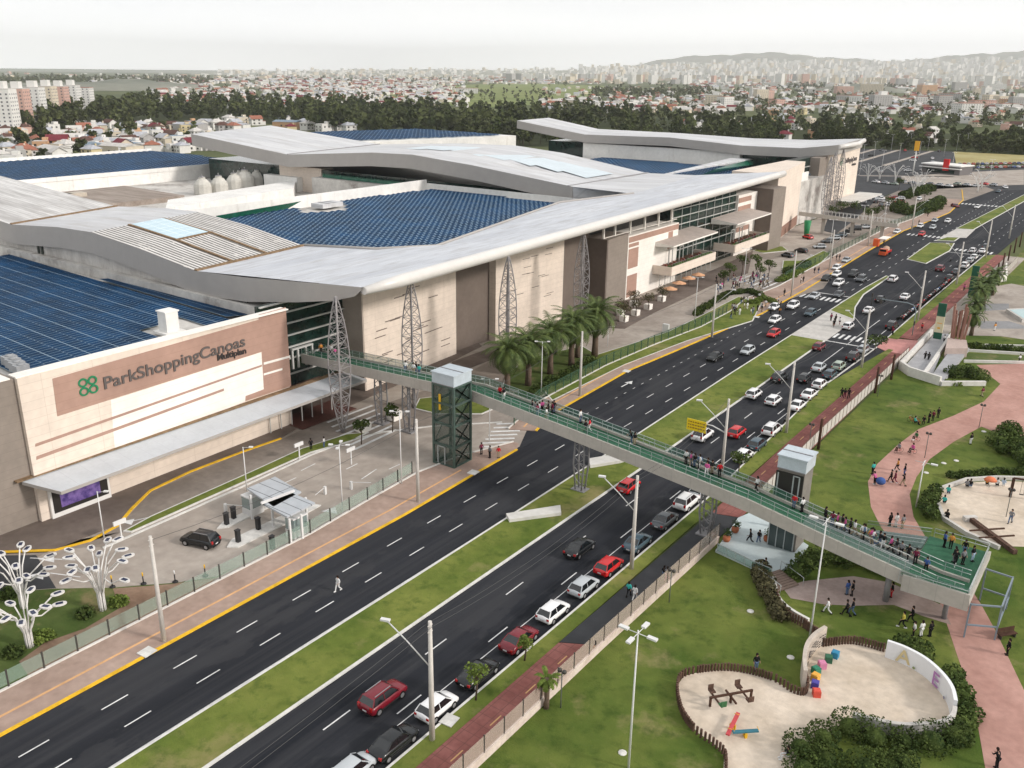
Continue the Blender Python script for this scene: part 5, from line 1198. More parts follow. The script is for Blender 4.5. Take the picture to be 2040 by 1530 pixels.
near_parked=[(783,1477,'saloon','black','black saloon parked nearest the camera, its rear window glaring white'),(869,1405,'hatchback','white','white hatchback parked behind the nearest street pole'),(956,1341,'saloon','black','black saloon parked behind a small roadside tree'),(1033,1272,'saloon','dark red','dark red saloon parked between a black and a white car'),(1105,1218,'hatchback','white','white rounded hatchback parked beside the brick bike path'),(1166,1168,'hatchback','silver','silver hatchback with a dented rear corner parked at the kerb'),(1215,1127,'hatchback','red','bright red hatchback parked beside the second street pole'),(1272,1080,'saloon','blue grey','dark blue grey saloon parked behind the second street pole'),(1318,1033,'saloon','grey','dark grey saloon parked behind the white estate'),(1365,998,'suv','white','white estate with roof rails parked just before the footbridge'),(1398,977,'hatchback','silver','silver car half hidden under the footbridge girder'),
(1482,907,'hatchback','white','white hatchback under roadside leaves just beyond the footbridge'),(1508,884,'hatchback','blue grey','dark blue hatchback before the white estate past the footbridge'),(1536,855,'suv','white','white estate parked beside the motorcyclist and the pole'),(1597,809,'saloon','white','white saloon parked third from the pole, beside the brick path'),(1622,787,'saloon','white','white saloon with dark rear window parked in front of two other white cars'),(1643,767,'hatchback','white','white hatchback parked at the head of the white row'),(1668,748,'hatchback','blue grey','dark blue hatchback parked ahead of the white row'),(1685,731,'hatchback','pale green','pale greenish hatchback parked below an overhanging tree'),(1703,712,'suv','black','black estate parked beside the pole before the crossing'),(1722,696,'hatchback','silver','silver hatchback parked nearest the crossing on the park side')]
for px,py,k,c,l in near_parked:
    w_=W(px,py,.6); xx=-40.15 if w_[1]<115 else (-40.15-(w_[1]-115)*.045 if w_[1]<160 else -41.6)
    car(px,py,k,c,l,away,PK,x=xx)
for px,py,k,c,l,rz in [(763,1388,'suv','dark red','dark red estate with roof bars driving past the parked black saloon',0),(1155,1090,'saloon','black','black saloon driving in the middle lane before the footbridge',0),(1253,967,'hatchback','red','red hatchback driving along the median just before the footbridge',.03),(702,1533,'hatchback','silver','pale blue silver car cut off by the bottom edge of the picture',0),
 (1502,784,'hatchback','white','white hatchback driving beside the median near the yellow overhead sign',0),(1541,797,'hatchback','white','white hatchback with dark roof glass in the middle lane',0),(1468,860,'hatchback','red','red hatchback next to the pole with the yellow overhead sign',0),(1400,866,'suv','white','white van behind the yellow overhead sign',0),(1632,731,'saloon','silver','silver saloon driving alone in the middle lanes',0),(1603,753,'hatchback','black','black hatchback driving between two other dark cars',0),(1553,752,'suv','black','black estate driving behind a leaning lamp arm',0),(1632,690,'hatchback','dark red','dark red hatchback stopped at the line before the crossing',0),
 (1690,649,'hatchback','white','white hatchback standing on the pedestrian crossing',0),(1731,618,'saloon','white','white saloon under the traffic light arm',0),(1754,596,'hatchback','black','black hatchback driving behind the white saloon',0),(1803,591,'saloon','white','white saloon driving in the outer lane',0),(1779,556,'suv','white','white estate by the tip of the narrow median',0),(1873,535,'suv','dark red','dark red and black pickup driving far up the avenue',0),
 (1424,710,'saloon','black','black saloon coming towards the camera',math.pi),(1489,698,'hatchback','silver','silver hatchback coming towards the camera',math.pi),(1541,664,'hatchback','red','bright red hatchback coming towards the camera',math.pi),(1543,637,'hatchback','white','white hatchback coming towards the camera behind the red one',math.pi),(1543,611,'saloon','white','white saloon beside the pavement near the crossing',math.pi),(1579,609,'suv','white','white estate next to the striped crossing',math.pi),(1614,623,'hatchback','blue grey','dark blue hatchback just past the striped crossing',math.pi),(1622,589,'saloon','silver','silver saloon waiting behind the striped crossing',math.pi),(1671,586,'saloon','grey','grey saloon waiting at the stop line by the median',math.pi),(1670,564,'suv','white','white estate waiting in the queue before the crossing',math.pi),(1646,554,'hatchback','black','black hatchback nearest the pavement in the queue',math.pi),(1666,546,'hatchback','white','white hatchback behind the nearest queueing cars',math.pi),(1666,533,'hatchback','white','white hatchback further back in the outer lane of the queue',math.pi),(1700,546,'suv','black','black estate in the left pair of dark cars',math.pi),(1716,556,'suv','grey','dark grey estate driving next to the median tip',math.pi),(1686,518,'saloon','silver','silver saloon coming along the pavement past pedestrians',math.pi),
 (1836,466,'hatchback','red','red hatchback coming towards the far crossing',math.pi),(1833,450,'hatchback','white','white hatchback behind the red one at the far crossing',math.pi),(1787,461,'saloon','white','white saloon close to the far pavement',math.pi),(1858,453,'hatchback','silver','silver hatchback standing on the far striped crossing',math.pi),(1862,439,'saloon','silver','silver saloon beyond the far striped crossing',math.pi),(1888,440,'hatchback','white','white hatchback beyond the far crossing by the median',math.pi),(1947,412,'saloon','white','lone white saloon on the far left carriageway',math.pi),(1903,410,'hatchback','dark red','dark red hatchback driving up over the far pavement',math.pi+.8),(1989,381,'saloon','blue grey','dark blue saloon turning near the far junction',math.pi),(2003,373,'hatchback','white','white hatchback turning near the far junction',math.pi+.4),(1831,396,'hatchback','white','white hatchback on the inner drive behind the hedge',math.pi)]:
    car(px,py,k,c,l,rz,MV,deep=(9 if py>430 else 1),name='moving_car')
for i,(px,py,k,c) in enumerate([(1777,649,'suv','black'),(1892,553,'hatchback','black'),(1905,541,'hatchback','grey'),(1922,529,'suv','white'),(1932,519,'hatchback','silver'),(1941,512,'hatchback','white'),(1938,499,'hatchback','white'),(1957,500,'saloon','white'),(1964,491,'hatchback','grey')]):
    car(px,py,k,c,'%s %s parked far up the park kerb %s'%(c,k,['just before the motorbike row','at the far end of the motorbike row','behind the small black car past the motorbikes','behind the silver hatchback near the far pole','between two white cars near the far pole','left of the far concrete pole','left of the last white pair','right of the last white pair','as the very last of the row'][i]),0,PK,deep=1)
car(399,1075,'suv','black','black estate leaving the toll lanes below the sign wall',R(107),'cars on the mall drives')
for i,(px,py,k,c,rz,l) in enumerate([(1569,508,'hatchback','grey',1.2,'dark grey hatchback on the inner drive near the taupe pier'),(1596,499,'hatchback','black',1.3,'black hatchback turning on the inner drive'),(1609,472,'hatchback','red',1.0,'red car shown at the foot of the green column'),(1632,491,'hatchback','silver',2.3,'silver car parked first in the row under the second footbridge'),(1648,480,'hatchback','grey',2.3,'grey car parked second in the row under the second footbridge'),(1662,474,'hatchback','silver',2.3,'silver car parked third in the row under the second footbridge'),(1675,468,'hatchback','blue grey',2.3,'dark blue car parked fourth in the row under the second footbridge'),(1690,462,'hatchback','black',2.3,'black car parked fifth in the row under the second footbridge'),(1704,455,'suv','black',2.3,'black estate at the far end of the row under the second footbridge'),(1722,452,'suv','silver',2.3,'silver estate beyond the row under the second footbridge'),(1722,402,'hatchback','silver',.2,'silver car by the far canopy'),(1732,396,'hatchback','white',.2,'white car by the far canopy')]):
    car(px,py,k,c,l,rz,'cars on the mall drives',deep=1)
cols=['white','silver','pale green','silver','blue grey','white','grey','silver','white','pale green','silver','white','red','silver']
for i in range(14):
    car(1745+i*18,362+(i%3)*2+(0 if i<6 else 4),'hatchback' if i%2 else 'saloon',cols[i],'%s car in the queue of cars before the restaurant'%cols[i],R(60+i%3*6),'cars before the restaurant',deep=1)
random.seed(8)
for i in range(22):
    q=(1722+random.random()*150,298+random.random()*46) if i<10 else (1735+random.random()*60,392+random.random()*18)
    c=random.choice(('white','silver','grey','white','black','red')); car(*q,random.choice(('hatchback','saloon')),c,'%s car %s'%(c,'standing in the far car park behind the light trees' if i<10 else 'by the far canopy and the inner road'),R(random.choice((20,110))),'cars of the far car park',deep=1)
for r_ in range(2):
    for i in range(24):
        c=['red','white','orange','silver','blue','white','dark red','grey'][(i*5+r_*3)%8]
        car(1912+i*9,334-r_*7-i*.15,'hatchback',c,'%s car in the %s tightly parked row by the dry field'%(c,'front' if r_==0 else 'rear'),R(20),'tightly parked cars by the dry field',deep=1)
# motorbikes
def bike(kind='motorbike'):
    t=thing(kind,'x',kind,(0,0,0)); m=MB()
    for y in (-.68,.68):
        m.lathe((0,y,.31),[(.01,-.05),(.30,-.05),(.31,0),(.30,.05),(.01,.05)],4)
    m=MB(); m.tube([(0,-.5,.55),(0,-.1,.62),(0,.25,.78),(0,.45,.95)],[.12,.17,.16,.08],7); m.box((0,.0,.42),(.22,.45,.3)); m.tube([(0,.68,.31),(0,.45,.95)],.04,5); m.tube([(0,-.68,.31),(0,-.1,.5)],.05,5); m.build('frame',[PAINT['black']],t)
    for y in (-.68,.68):
        g=MB(); N=12; vs=[]
        for xx in (-.06,.06): vs+=[(xx,y+.31*math.cos(2*math.pi*k/N),.31+.31*math.sin(2*math.pi*k/N)) for k in range(N)]
        g.add(vs,[(k,(k+1)%N,N+(k+1)%N,N+k) for k in range(N)]+[tuple(range(N,2*N)),tuple(range(N-1,-1,-1))]); g.build('wheel',[TYRE],t)
    g=MB(); g.box((0,-.3,.76),(.26,.7,.12)); g.build('seat',[BLK],t); g=MB(); g.tube([(-.35,.38,1.02),(0,.45,.98),(.35,.38,1.02)],.025,5); g.build('handlebar',[RIM],t)
    return t
mb_=bike()
bc=['black','red','white','black','grey','dark red','black','white','blue','black','grey','red','black','silver','black','red','grey','black']
for i in range(34):
    t=i/33; px=1795+ (1888-1795)*t; py=634-(634-560)*t; w_=W(px,py,.5)
    o=place(mb_,(w_[0],w_[1],.014),R(-62)+random.uniform(-.15,.15),'%s motorbike in the long row along the park kerb'%bc[i%18],'motorbikes parked in a row by the kerb')
    setmat([c for c in o.children if c.name.startswith('frame')][0],PAINT[bc[i%18]])
place(mb_,(*W(1894,518,.5),.014),0,'motorbike being ridden up the avenue near the narrow median','motorbikes on the avenue')
place(mb_,(*W(1565,837,.5),.014),0,'dark red motorbike being ridden past the white estate','motorbikes on the avenue')
# lorry
t=thing('small_lorry','orange red lorry with a load on its bed coming down the avenue','lorry',(*W(1762,508),.014),math.pi)
m=MB(); m.box((0,1.7,1.25),(2.1,1.5,1.7),top=.92); m.box((0,2.7,.85),(1.9,.8,.9)); m.build('cab',[PAINT['orange']],t)
g=MB(); g.box((0,2.42,1.65),(1.7,.1,.6)); g.build('windscreen',[CG],t)
m=MB(); m.box((0,-1.,.95),(2.2,4.2,.25)); 
for sx_ in (-1,1): m.box((sx_*1.08,-1.,1.25),(.08,4.2,.4))
m.build('bed',[PAINT['red']],t)
m=MB(); m.lathe((0,-1.,1.1),[(.9,0),(1.0,.3),(.8,1.1),(.3,1.4)],10,sy=1.7); m.build('load',[mat('tarpaulin',(.45,.30,.22),.8,var=.2,vs=.6)],t)
for sx_ in (-1,1):
    for y in (-2.2,2.0):
        g=MB(); N=12; vs=[]
        for xx in (sx_*.8,sx_*1.08): vs+=[(xx,y+.42*math.cos(2*math.pi*k/N),.42+.42*math.sin(2*math.pi*k/N)) for k in range(N)]
        g.add(vs,[(k,(k+1)%N,N+(k+1)%N,N+k) for k in range(N)]+[tuple(range(N,2*N)),tuple(range(N-1,-1,-1))]); g.build('wheel',[TYRE],t)
# ================================================================ PEOPLE
SKIN=mat('skin',(.38,.22,.15),.6,hrand=.25)
CLO={k:mat('cloth_'+k.replace(' ','_'),c,.9,var=.08,vs=.2) for k,c in {'black':(.012,.012,.014),'white':(.68,.68,.67),'red':(.50,.02,.03),'blue':(.05,.10,.28),'denim':(.10,.15,.24),'grey':(.20,.20,.21),'teal':(.05,.42,.38),'pink':(.55,.10,.28),'orange':(.60,.26,.06),'khaki':(.32,.26,.18),'maroon':(.16,.02,.05),'green':(.05,.14,.06),'pale blue':(.38,.48,.60),'yellow':(.6,.5,.1)}.items()}
HAIR=mat('hair',(.018,.012,.010),.8)
def skin(name,J,E,root,mats,parent,sub=1):
    keys=list(J); ix={k:i for i,k in enumerate(keys)}
    me=bpy.data.meshes.new(name+'_s'); me.from_pydata([J[k][:3] for k in keys],[(ix[a],ix[b]) for a,b in E],[]); me.update()
    o=bpy.data.objects.new(name+'_s',me); COL.objects.link(o); o.modifiers.new('s','SKIN'); 
    if not me.skin_vertices: 
        bm=bmesh.new(); bm.from_mesh(me); bm.verts.layers.skin.verify(); bm.to_mesh(me); bm.free()
    for i,k in enumerate(keys):
        sv=me.skin_vertices[0].data[i]; r_=J[k][3]; sv.radius=(r_ if not isinstance(r_,tuple) else r_[0],r_ if not isinstance(r_,tuple) else r_[1]); sv.use_root=(k==root)
    sb_=o.modifiers.new('b','SUBSURF'); sb_.levels=sub; sb_.render_levels=sub
    dg=bpy.context.evaluated_depsgraph_get(); nm=bpy.data.meshes.new_from_object(o.evaluated_get(dg)); bpy.data.objects.remove(o)
    nm.name=name; nm.materials.clear()
    for m in mats: nm.materials.append(m)
    for p in nm.polygons: p.use_smooth=True
    q=bpy.data.objects.new(name,nm); COL.objects.link(q); q.parent=parent; return q
def person_proto(pose):
    t=thing('person','x','person',(0,0,0))
    hip=.93; k1=(.10,.04,.50);k2=(-.10,.04,.50);a1=(.10,-.02,.08);a2=(-.10,-.02,.08); e1=(.27,-.04,1.14);e2=(-.27,-.04,1.14); h1=(.28,.08,.90);h2=(-.28,.08,.90); lean=0; dz=0
    if pose=='walk': k1=(.10,.20,.52);a1=(.10,.30,.09);k2=(-.10,.0,.49);a2=(-.10,-.34,.12); h1=(.26,-.16,.93);h2=(-.26,.26,.98)
    if pose=='stride': k1=(.09,.26,.55);a1=(.09,.40,.10);k2=(-.09,-.06,.48);a2=(-.09,-.42,.16); h1=(.26,-.22,.95);h2=(-.26,.32,1.02); lean=.05
    if pose=='phone': h1=(.10,.30,1.20);e1=(.26,.06,1.12)
    if pose=='lean': h1=(.16,.42,1.12);h2=(-.16,.42,1.12);e1=(.28,.2,1.16);e2=(-.28,.2,1.16); lean=.16
    if pose=='sit': hip=.93; dz=-.47; k1=(.12,.46,.97);a1=(.12,.50,.55);k2=(-.12,.46,.97);a2=(-.12,.50,.55); h1=(.16,.36,1.02);h2=(-.16,.36,1.02)
    L=lambda y:y
    def P_(x,y,z,r_): return (x,y+lean*max(0,(z-.9))/.5,z+dz,r_)
    ft=.13
    J={'pel':P_(0,0,hip,(.135,.11)),'bel':P_(0,0,1.06,(.12,.10)),'che':P_(0,.0,1.27,(.15,.11)),'nk':P_(0,.0,1.47,.055),'hd0':P_(0,.015,1.54,.07),'hd1':P_(0,.02,1.63,(.078,.095)),'hd2':P_(0,.01,1.72,.055),'nose':P_(0,.13,1.61,.018),
      'sh1':P_(.18,0,1.38,.055),'sh2':P_(-.18,0,1.38,.055),'el1':P_(*e1,.042),'el2':P_(*e2,.042),'ha1':P_(*h1,.032),'ha2':P_(*h2,.032),
      'th1':P_(.10,0,.88,.085),'th2':P_(-.10,0,.88,.085),'kn1':P_(*k1,.06),'kn2':P_(*k2,.06),'an1':P_(*a1,.042),'an2':P_(*a2,.042),'to1':P_(a1[0],a1[1]+.17,max(.05,a1[2]-.04),.038),'to2':P_(a2[0],a2[1]+.17,max(.05,a2[2]-.04),.038)}
    E=[('pel','bel'),('bel','che'),('che','nk'),('nk','hd0'),('hd0','hd1'),('hd1','hd2'),('hd1','nose'),('che','sh1'),('che','sh2'),('sh1','el1'),('sh2','el2'),('el1','ha1'),('el2','ha2'),('pel','th1'),('pel','th2'),('th1','kn1'),('th2','kn2'),('kn1','an1'),('kn2','an2'),('an1','to1'),('an2','to2')]
    for s_,hh,ee in ((1,h1,e1),(-1,h2,e2)):
        d=Vector(hh)-Vector(ee); d.normalize(); sd=Vector((0,1,0)).cross(d); sd=sd.normalized() if sd.length>.1 else Vector((1,0,0))
        base=Vector(hh)+d*.05; J['pa%d'%s_]=P_(*base,.030); E.append(('ha1' if s_>0 else 'ha2','pa%d'%s_))
        for f,(o_,l) in enumerate(((-.028,.075),(-.01,.09),(.01,.085),(.028,.065))):
            q=base+sd*o_+d*l; J['f%d%d'%(s_,f)]=P_(*q,.010); E.append(('pa%d'%s_,'f%d%d'%(s_,f)))
        q=Vector(hh)+Vector((0,.05,0))+d*.03; J['tb%d'%s_]=P_(*q,.011); E.append(('ha1' if s_>0 else 'ha2','tb%d'%s_))
    skin('body',J,E,'pel',[SKIN],t)
    r=lambda k,f,b=0:(*J[k][:3],(J[k][3][0]*f+b,J[k][3][1]*f+b) if isinstance(J[k][3],tuple) else J[k][3]*f+b)
    JS={'bel':r('bel',1.12,.015),'pel':r('pel',1.08,.01),'che':r('che',1.08,.012),'nk':(J['nk'][0],J['nk'][1],J['nk'][2]-.04,.075),'sh1':r('sh1',1.2,.01),'sh2':r('sh2',1.2,.01)}
    for s_ in '12':
        a=Vector(J['sh'+s_][:3]);b=Vector(J['el'+s_][:3]); JS['m'+s_]=(*b,.056)
        c=Vector(J['ha'+s_][:3]); JS['w'+s_]=(*(b.lerp(c,.75)),.045)
    skin('top',JS,[('pel','bel'),('bel','che'),('che','nk'),('che','sh1'),('che','sh2'),('sh1','m1'),('sh2','m2'),('m1','w1'),('m2','w2')],'bel',[CLO['black']],t)
    JT={k:r(k,1.1,.012) for k in ('th1','th2','kn1','kn2')}; JT['pel']=r('pel',1.08,.004)
    JT['an1']=r('an1',1.2,.012);JT['an2']=r('an2',1.2,.012)
    skin('trousers',JT,[('pel','th1'),('pel','th2'),('th1','kn1'),('th2','kn2'),('kn1','an1'),('kn2','an2')],'pel',[CLO['denim']],t)
    m=MB(); m.ball((J['hd1'][0],J['hd1'][1]-.02,J['hd1'][2]+.035),.118,7,sz=1.05); m.box((0,J['hd1'][1]-.08,J['hd1'][2]-.06),(.16,.08,.16)); m.build('hair',[HAIR],t)
    for s_ in '12':
        m=MB(); a=J['an'+s_]; m.box((a[0],a[1]+.07,max(.05,a[2]-.03)),(.11,.29,.10),top=.8); m.build('shoe',[CLO['white']],t)
    return t
PP={k:person_proto(k) for k in ('stand','walk','stride','phone','lean','sit')}
NP=[0]
POSN={'stand':'standing','walk':'walking','stride':'striding','phone':'standing looking at a phone','lean':'leaning forward','sit':'sitting'}
def person(px,py,pose,top,tr,where,rz=None,z=0.,sc=None,xyz=None,group='people around the avenue and park'):
    if xyz: loc=xyz
    else: loc=(*W(px,py,z),z)
    if rz is None: rz=random.uniform(0,6.28)
    lab='person in %s top and %s trousers %s %s'%(top,tr,POSN[pose],where)
    if len(lab.split())>16: lab='person in %s top and %s trousers, %s'%(top,tr,where)
    if len(lab.split())>16: lab='person in %s, %s'%(top,where)
    o=place(PP[pose],loc,rz,lab,group,sc=sc or random.uniform(.96,1.06))
    o.name='person'
    for c in o.children:
        if c.name.startswith('top'): setmat(c,CLO[top])
        elif c.name.startswith('trousers'): setmat(c,CLO[tr])
        elif c.name.startswith('shoe') and NP[0]%3: setmat(c,CLO['black'])
    NP[0]+=1; return o
def on_bridge(px,py,*a,**k):
    z=8.
    for _ in range(8):
        x,y=W(px,py,z); z=nb(min(x,-8.3))[1]+.97
    yy=nb(min(x,-8.3))[0]
    return person(px,py,*a,xyz=(x,max(yy+.5,min(yy+WID-.5,y)) if x<-9 else y,z),group='people on the footbridge',**k)
person(674,1177,'walk','white','white','alone in the middle of the dark carriageway',rz=math.pi)
for a in [(808,742,'walk','white','denim','nearest the mall door on the footbridge'),(824,746,'stand','white','khaki','in the group before the first lift tower'),(829,743,'stand','black','denim','behind the group before the first lift tower'),(835,748,'stand','teal','denim','at the right of the group before the first lift tower'),(668,712,'walk','pink','grey','behind the first lattice column on the footbridge'),(660,708,'stand','white','black','near the mall door on the footbridge'),(640,705,'stand','orange','black','in the mall doorway on the footbridge'),
 (996,794,'stand','red','black','just after the first lift tower on the footbridge'),(1004,796,'stand','black','white','beside the red top after the first lift tower'),
 (1060,822,'stand','black','white','at the left edge of the large group on the footbridge'),(1066,825,'stand','grey','white','near the left of the large group'),(1074,826,'walk','white','denim','in the middle of the large group'),(1080,822,'stand','pink','black','at the back of the large group'),(1088,836,'walk','white','khaki','in front of the large group'),(1092,825,'stand','black','black','right of centre in the large group'),(1100,826,'stand','maroon','black','near the right of the large group'),(1104,822,'stand','black','denim','at the right end of the large group'),
 (1156,842,'stand','white','denim','leading the pair in red after the large group'),(1166,862,'walk','black','black','carrying something beside the red top'),(1174,860,'walk','red','white','in the middle of the footbridge over the left carriageway'),
 (1258,884,'lean','black','denim','leaning on the rail above the median'),(1264,887,'stand','black','khaki','beside the leaning one above the median'),
 (1371,920,'stand','white','black','at the left of the group above the right carriageway'),(1384,921,'walk','grey','khaki','second in the group above the right carriageway'),(1394,922,'stand','black','denim','in the middle of the group above the right carriageway'),(1403,926,'stand','white','white','right of centre above the right carriageway'),(1407,948,'walk','pink','white','in front of the group above the right carriageway'),(1414,936,'stand','black','black','at the right of the group above the right carriageway'),(1437,946,'stand','red','black','alone in red right of the group on the footbridge'),
 (1513,973,'walk','white','black','alone near the bike path end of the footbridge'),(1588,1005,'stand','red','denim','in red in front of the second lift door'),(1610,1006,'stand','white','black','in white in front of the second lift door'),
 (1652,1030,'stand','black','black','starting down the stairs on the left'),(1676,1040,'stand','pink','black','in the upper crowd on the stairs'),(1684,1046,'walk','black','khaki','in the middle of the upper crowd on the stairs'),(1702,1050,'stand','black','black','at the right of the upper crowd on the stairs'),(1730,1062,'stand','denim','black','half way down the stairs'),(1733,1080,'walk','orange','khaki','half way down the near flight of stairs'),(1749,1068,'walk','white','denim','in white half way down the stairs'),(1765,1082,'walk','black','white','below the half way point of the stairs'),(1787,1098,'walk','black','grey','low on the near flight of stairs'),(1795,1106,'stand','grey','black','next to the dark one low on the stairs'),(1843,1140,'walk','blue','black','near the bottom of the stairs')]:
    on_bridge(*a)
random.seed(6)
for px,py,wh in ((1668,1034,'at the top of the stairs crowd'),(1693,1044,'among the upper stairs crowd'),(1712,1052,'right behind the upper stairs crowd'),(1722,1068,'in the middle of the stairs'),(1741,1074,'in the lower middle of the stairs'),(1758,1078,'on the lower half of the stairs'),(1776,1094,'low on the stairs by the rail'),(1808,1114,'very low on the stairs'),(1822,1124,'near the foot of the stairs'),(1378,926,'behind the group above the right carriageway'),(1398,930,'in the thick of the group above the carriageway'),(1425,938,'between the group and the lone red top'),(1070,830,'in the thick of the large group')):
    on_bridge(px,py,random.choice(('stand','walk')),random.choice(('black','white','grey','maroon','denim','pink')),random.choice(('black','denim','khaki')),wh)
for i,(px,py,a,b,c,d) in enumerate([(1880,1090,'stand','blue','black','at the left of the far group on the end landing'),(1893,1092,'stand','orange','black','in orange at the rail of the end landing'),(1900,1120,'stand','black','grey','at the back of the landing crowd'),(1902,1126,'walk','black','black','nearest the stairs on the landing'),(1917,1124,'stand','grey','black','in the middle of the end landing'),(1920,1105,'stand','black','denim','behind the middle of the end landing'),(1936,1118,'stand','black','pale blue','at the right side of the end landing')]):
    person(px,py,a,b,c,d,xyz=(*W(px,py,3.95),3.95),group='people on the footbridge')
GR=[(1252,1188,'walk','teal','black','in teal on the asphalt bike path',.1),(1264,1196,'walk','white','white','in white beside the teal top on the path',.1),(1181,1302,'walk','black','khaki','alone with red shoes on the brick bike path',3.1),(1322,1155,'walk','black','denim','walking near the glass fence on the path',0),(1328,1158,'walk','grey','pink','beside the dark top near the glass fence',0),
 (620,897,'stand','black','black','in black on the planted strip by the toll road',1),(646,892,'stand','white','denim','in white on the planted strip by the toll road',2),
 (959,905,'stand','maroon','black','left of the three by the lift tower corner',1),(976,912,'stand','grey','black','middle of the three by the lift tower corner',3),(993,912,'stand','red','khaki','right of the three by the lift tower corner',4),
 (1494,1082,'stride','black','black','striding across the pale terrace under the footbridge',2.),(1511,1083,'walk','black','denim','on the pale terrace beside the striding one',3),(1537,1052,'lean','pink','black','bending in pink near the park lift door',2),(1523,1140,'walk','black','black','on the small park stairs',3),
 (1648,1222,'stride','white','white','in white striding over the park lawn',1.8),(1686,1227,'stride','black','black','in dark clothes at the left of the lawn pair',1.8),(1697,1224,'walk','black','denim','in dark clothes at the right of the lawn pair',1.8),(1687,1185,'stand','blue','denim','left of the pair on the shaded path',1),(1697,1187,'stand','black','black','right of the pair on the shaded path',2),(1775,1190,'stand','black','red','alone beside the footbridge post',2),
 (1797,1250,'walk','yellow','black','in pale yellow leading the family on the lawn',2),(1815,1240,'walk','black','black','behind the yellow top on the lawn',2),(1819,1268,'stand','white','black','in white in the middle of the family on the lawn',2),(1834,1268,'stand','white','white','all in white on the lawn',1),(1852,1268,'stand','black','black','bending to a child on the lawn',1),
 (1505,1336,'stand','black','denim','by the log fence of the sand pit',4),(1568,1512,'sit','black','white','on the pale edge of the sand pit',2.2),(2006,1305,'stand','black','black','at the right edge by the pink path',2),(1985,1530,'lean','black','black','at the bottom right corner on the pink path',1),
 (1772,1048,'stand','black','black','left of the three on the pink path by the stairs',1),(1784,1050,'stand','white','white','middle of the three on the pink path by the stairs',1),(1797,1053,'stand','grey','khaki','right of the three on the pink path by the stairs',1),(1782,962,'walk','maroon','maroon','in maroon in the group on the curved path',2),(1774,960,'walk','black','black','beside the maroon clothes on the curved path',2),(1801,948,'stand','black','blue','tall at the back of the group on the curved path',2),(1787,938,'walk','orange','black','leading the group on the curved path',2),(1799,968,'walk','black','khaki','at the front right of the group on the curved path',2),
 (1738,945,'stand','teal','black','behind the pushchair at the path edge',1),(1742,965,'lean','pink','black','leaning over the dark ball at the path edge',1),(1933,885,'stand','black','white','alone on the lawn behind the hedge',1),(1956,790,'walk','maroon','khaki','walking by the lawn corner near the planted triangle',1),
 (1676,792,'walk','black','black','left of the three on the brick path',.1),(1682,793,'walk','black','maroon','middle of the three on the brick path',.1),(1690,794,'walk','black','black','right of the three on the brick path',.1),
 (1842,718,'walk','black','black','left of the pair on the grey ramp',.4),(1849,720,'walk','black','black','right of the pair on the grey ramp',.4),(1880,683,'walk','white','black','in white at the top of the ramp',.4),(1920,580,'walk','pink','black','in pink far up the brick path',.1),(1778,668,'stand','maroon','black','waiting at the park side of the crossing',1),(1981,659,'stand','orange','white','playing on the plaza beside the low pool',1),(2030,723,'walk','white','black','in white on the terraced lawn at the right edge',1),
 (2012,1042,'walk','grey','denim','in the round sand area with the swing',3),(1888,985,'sit','teal','denim','on the low round wall, third from the left',0),(1880,1005,'sit','teal','black','on the low round wall at its far left',0),(1885,1035,'sit','black','black','on the low round wall at its near left',0),(1925,972,'sit','grey','black','on the low round wall beside a pushchair',0),(1932,972,'sit','black','denim','on the low round wall right of the pushchair',0),(1965,968,'sit','orange','black','on the round wall under an orange umbrella',0),(1985,970,'sit','white','black','on the round wall in white',0),(1998,970,'sit','pale blue','white','on the round wall in pale blue',0),
 (1562,590,'walk','black','black','on the pavement in front of the plaza steps',1),(1535,625,'stand','grey','black','by the shrubs at the crossing plaza',1),(1555,615,'stand','black','denim','by the shrubs near the kerb',2),(1565,618,'stand','black','black','next to the kerb near the crossing plaza',2),(1550,605,'stand','white','black','in the crossing plaza in white',2),(1595,565,'stand','white','black','near the flower bed at the pavement',2),(1600,562,'stand','black','black','beside the white top near the flower bed',1),(1622,545,'walk','black','black','left of the pair on the upper pavement',1),(1630,545,'walk','black','denim','right of the pair on the upper pavement',1),(1658,515,'walk','black','black','left of three on the far pavement',1),(1666,518,'walk','black','black','middle of three on the far pavement',1),(1672,518,'walk','black','black','right of three on the far pavement',1),(1553,655-28,'stand','orange','black','in orange at the edge of the crossing plaza',1),
 (1655,640,'stand','maroon','black','on the median crossing beside bicycles',1),(1664,642,'stand','black','black','on the median crossing',1),(1660,650,'stand','white','khaki','in white on the median crossing',1),(1672,570,'stand','red','grey','crossing between the queueing cars',1),(1746,458,'walk','black','black','on the far pavement near the second footbridge',1),(1757,452,'walk','black','black','on the far pavement beyond the second footbridge',1),(1848,432,'walk','black','black','on the far pavement by the hedge',1),(1830,447,'walk','black','black','by the far crossing',1),(1760,1388-900,'walk','black','black','beside the orange stall on the far pavement',1)]
for a in GR:
    px,py,po,tp,tr,wh,rz=a
    z=.12 if 1170<px<1340 or 950<px<1000 else 0.
    if po=='sit': z=.1
    person(px,py,po,tp,tr,wh,rz=rz,z=z)
for i in range(46):   # visitors strolling in front of the terraces
    px=1420+random.random()*110; py=562+(1530-px)*.12+random.random()*26-14
    tp=random.choice(['black','white','grey','maroon','pink','white','black','denim','khaki']); tr=random.choice(['black','denim','khaki','white','grey'])
    person(px,py,random.choice(['stand','walk','walk']),tp,tr,'in the crowd in front of the terraces',z=.1,group='crowd in front of the terraces')
for i in range(22):
    px=1455+random.random()*70; py=625+(1525-px)*.25-random.random()*32
    person(px,py,random.choice(['stand','walk']),random.choice(['white','black','white','grey']),random.choice(['black','denim','khaki','white']),'in the crowd at the crossing plaza',z=.05,group='crowd at the crossing plaza')
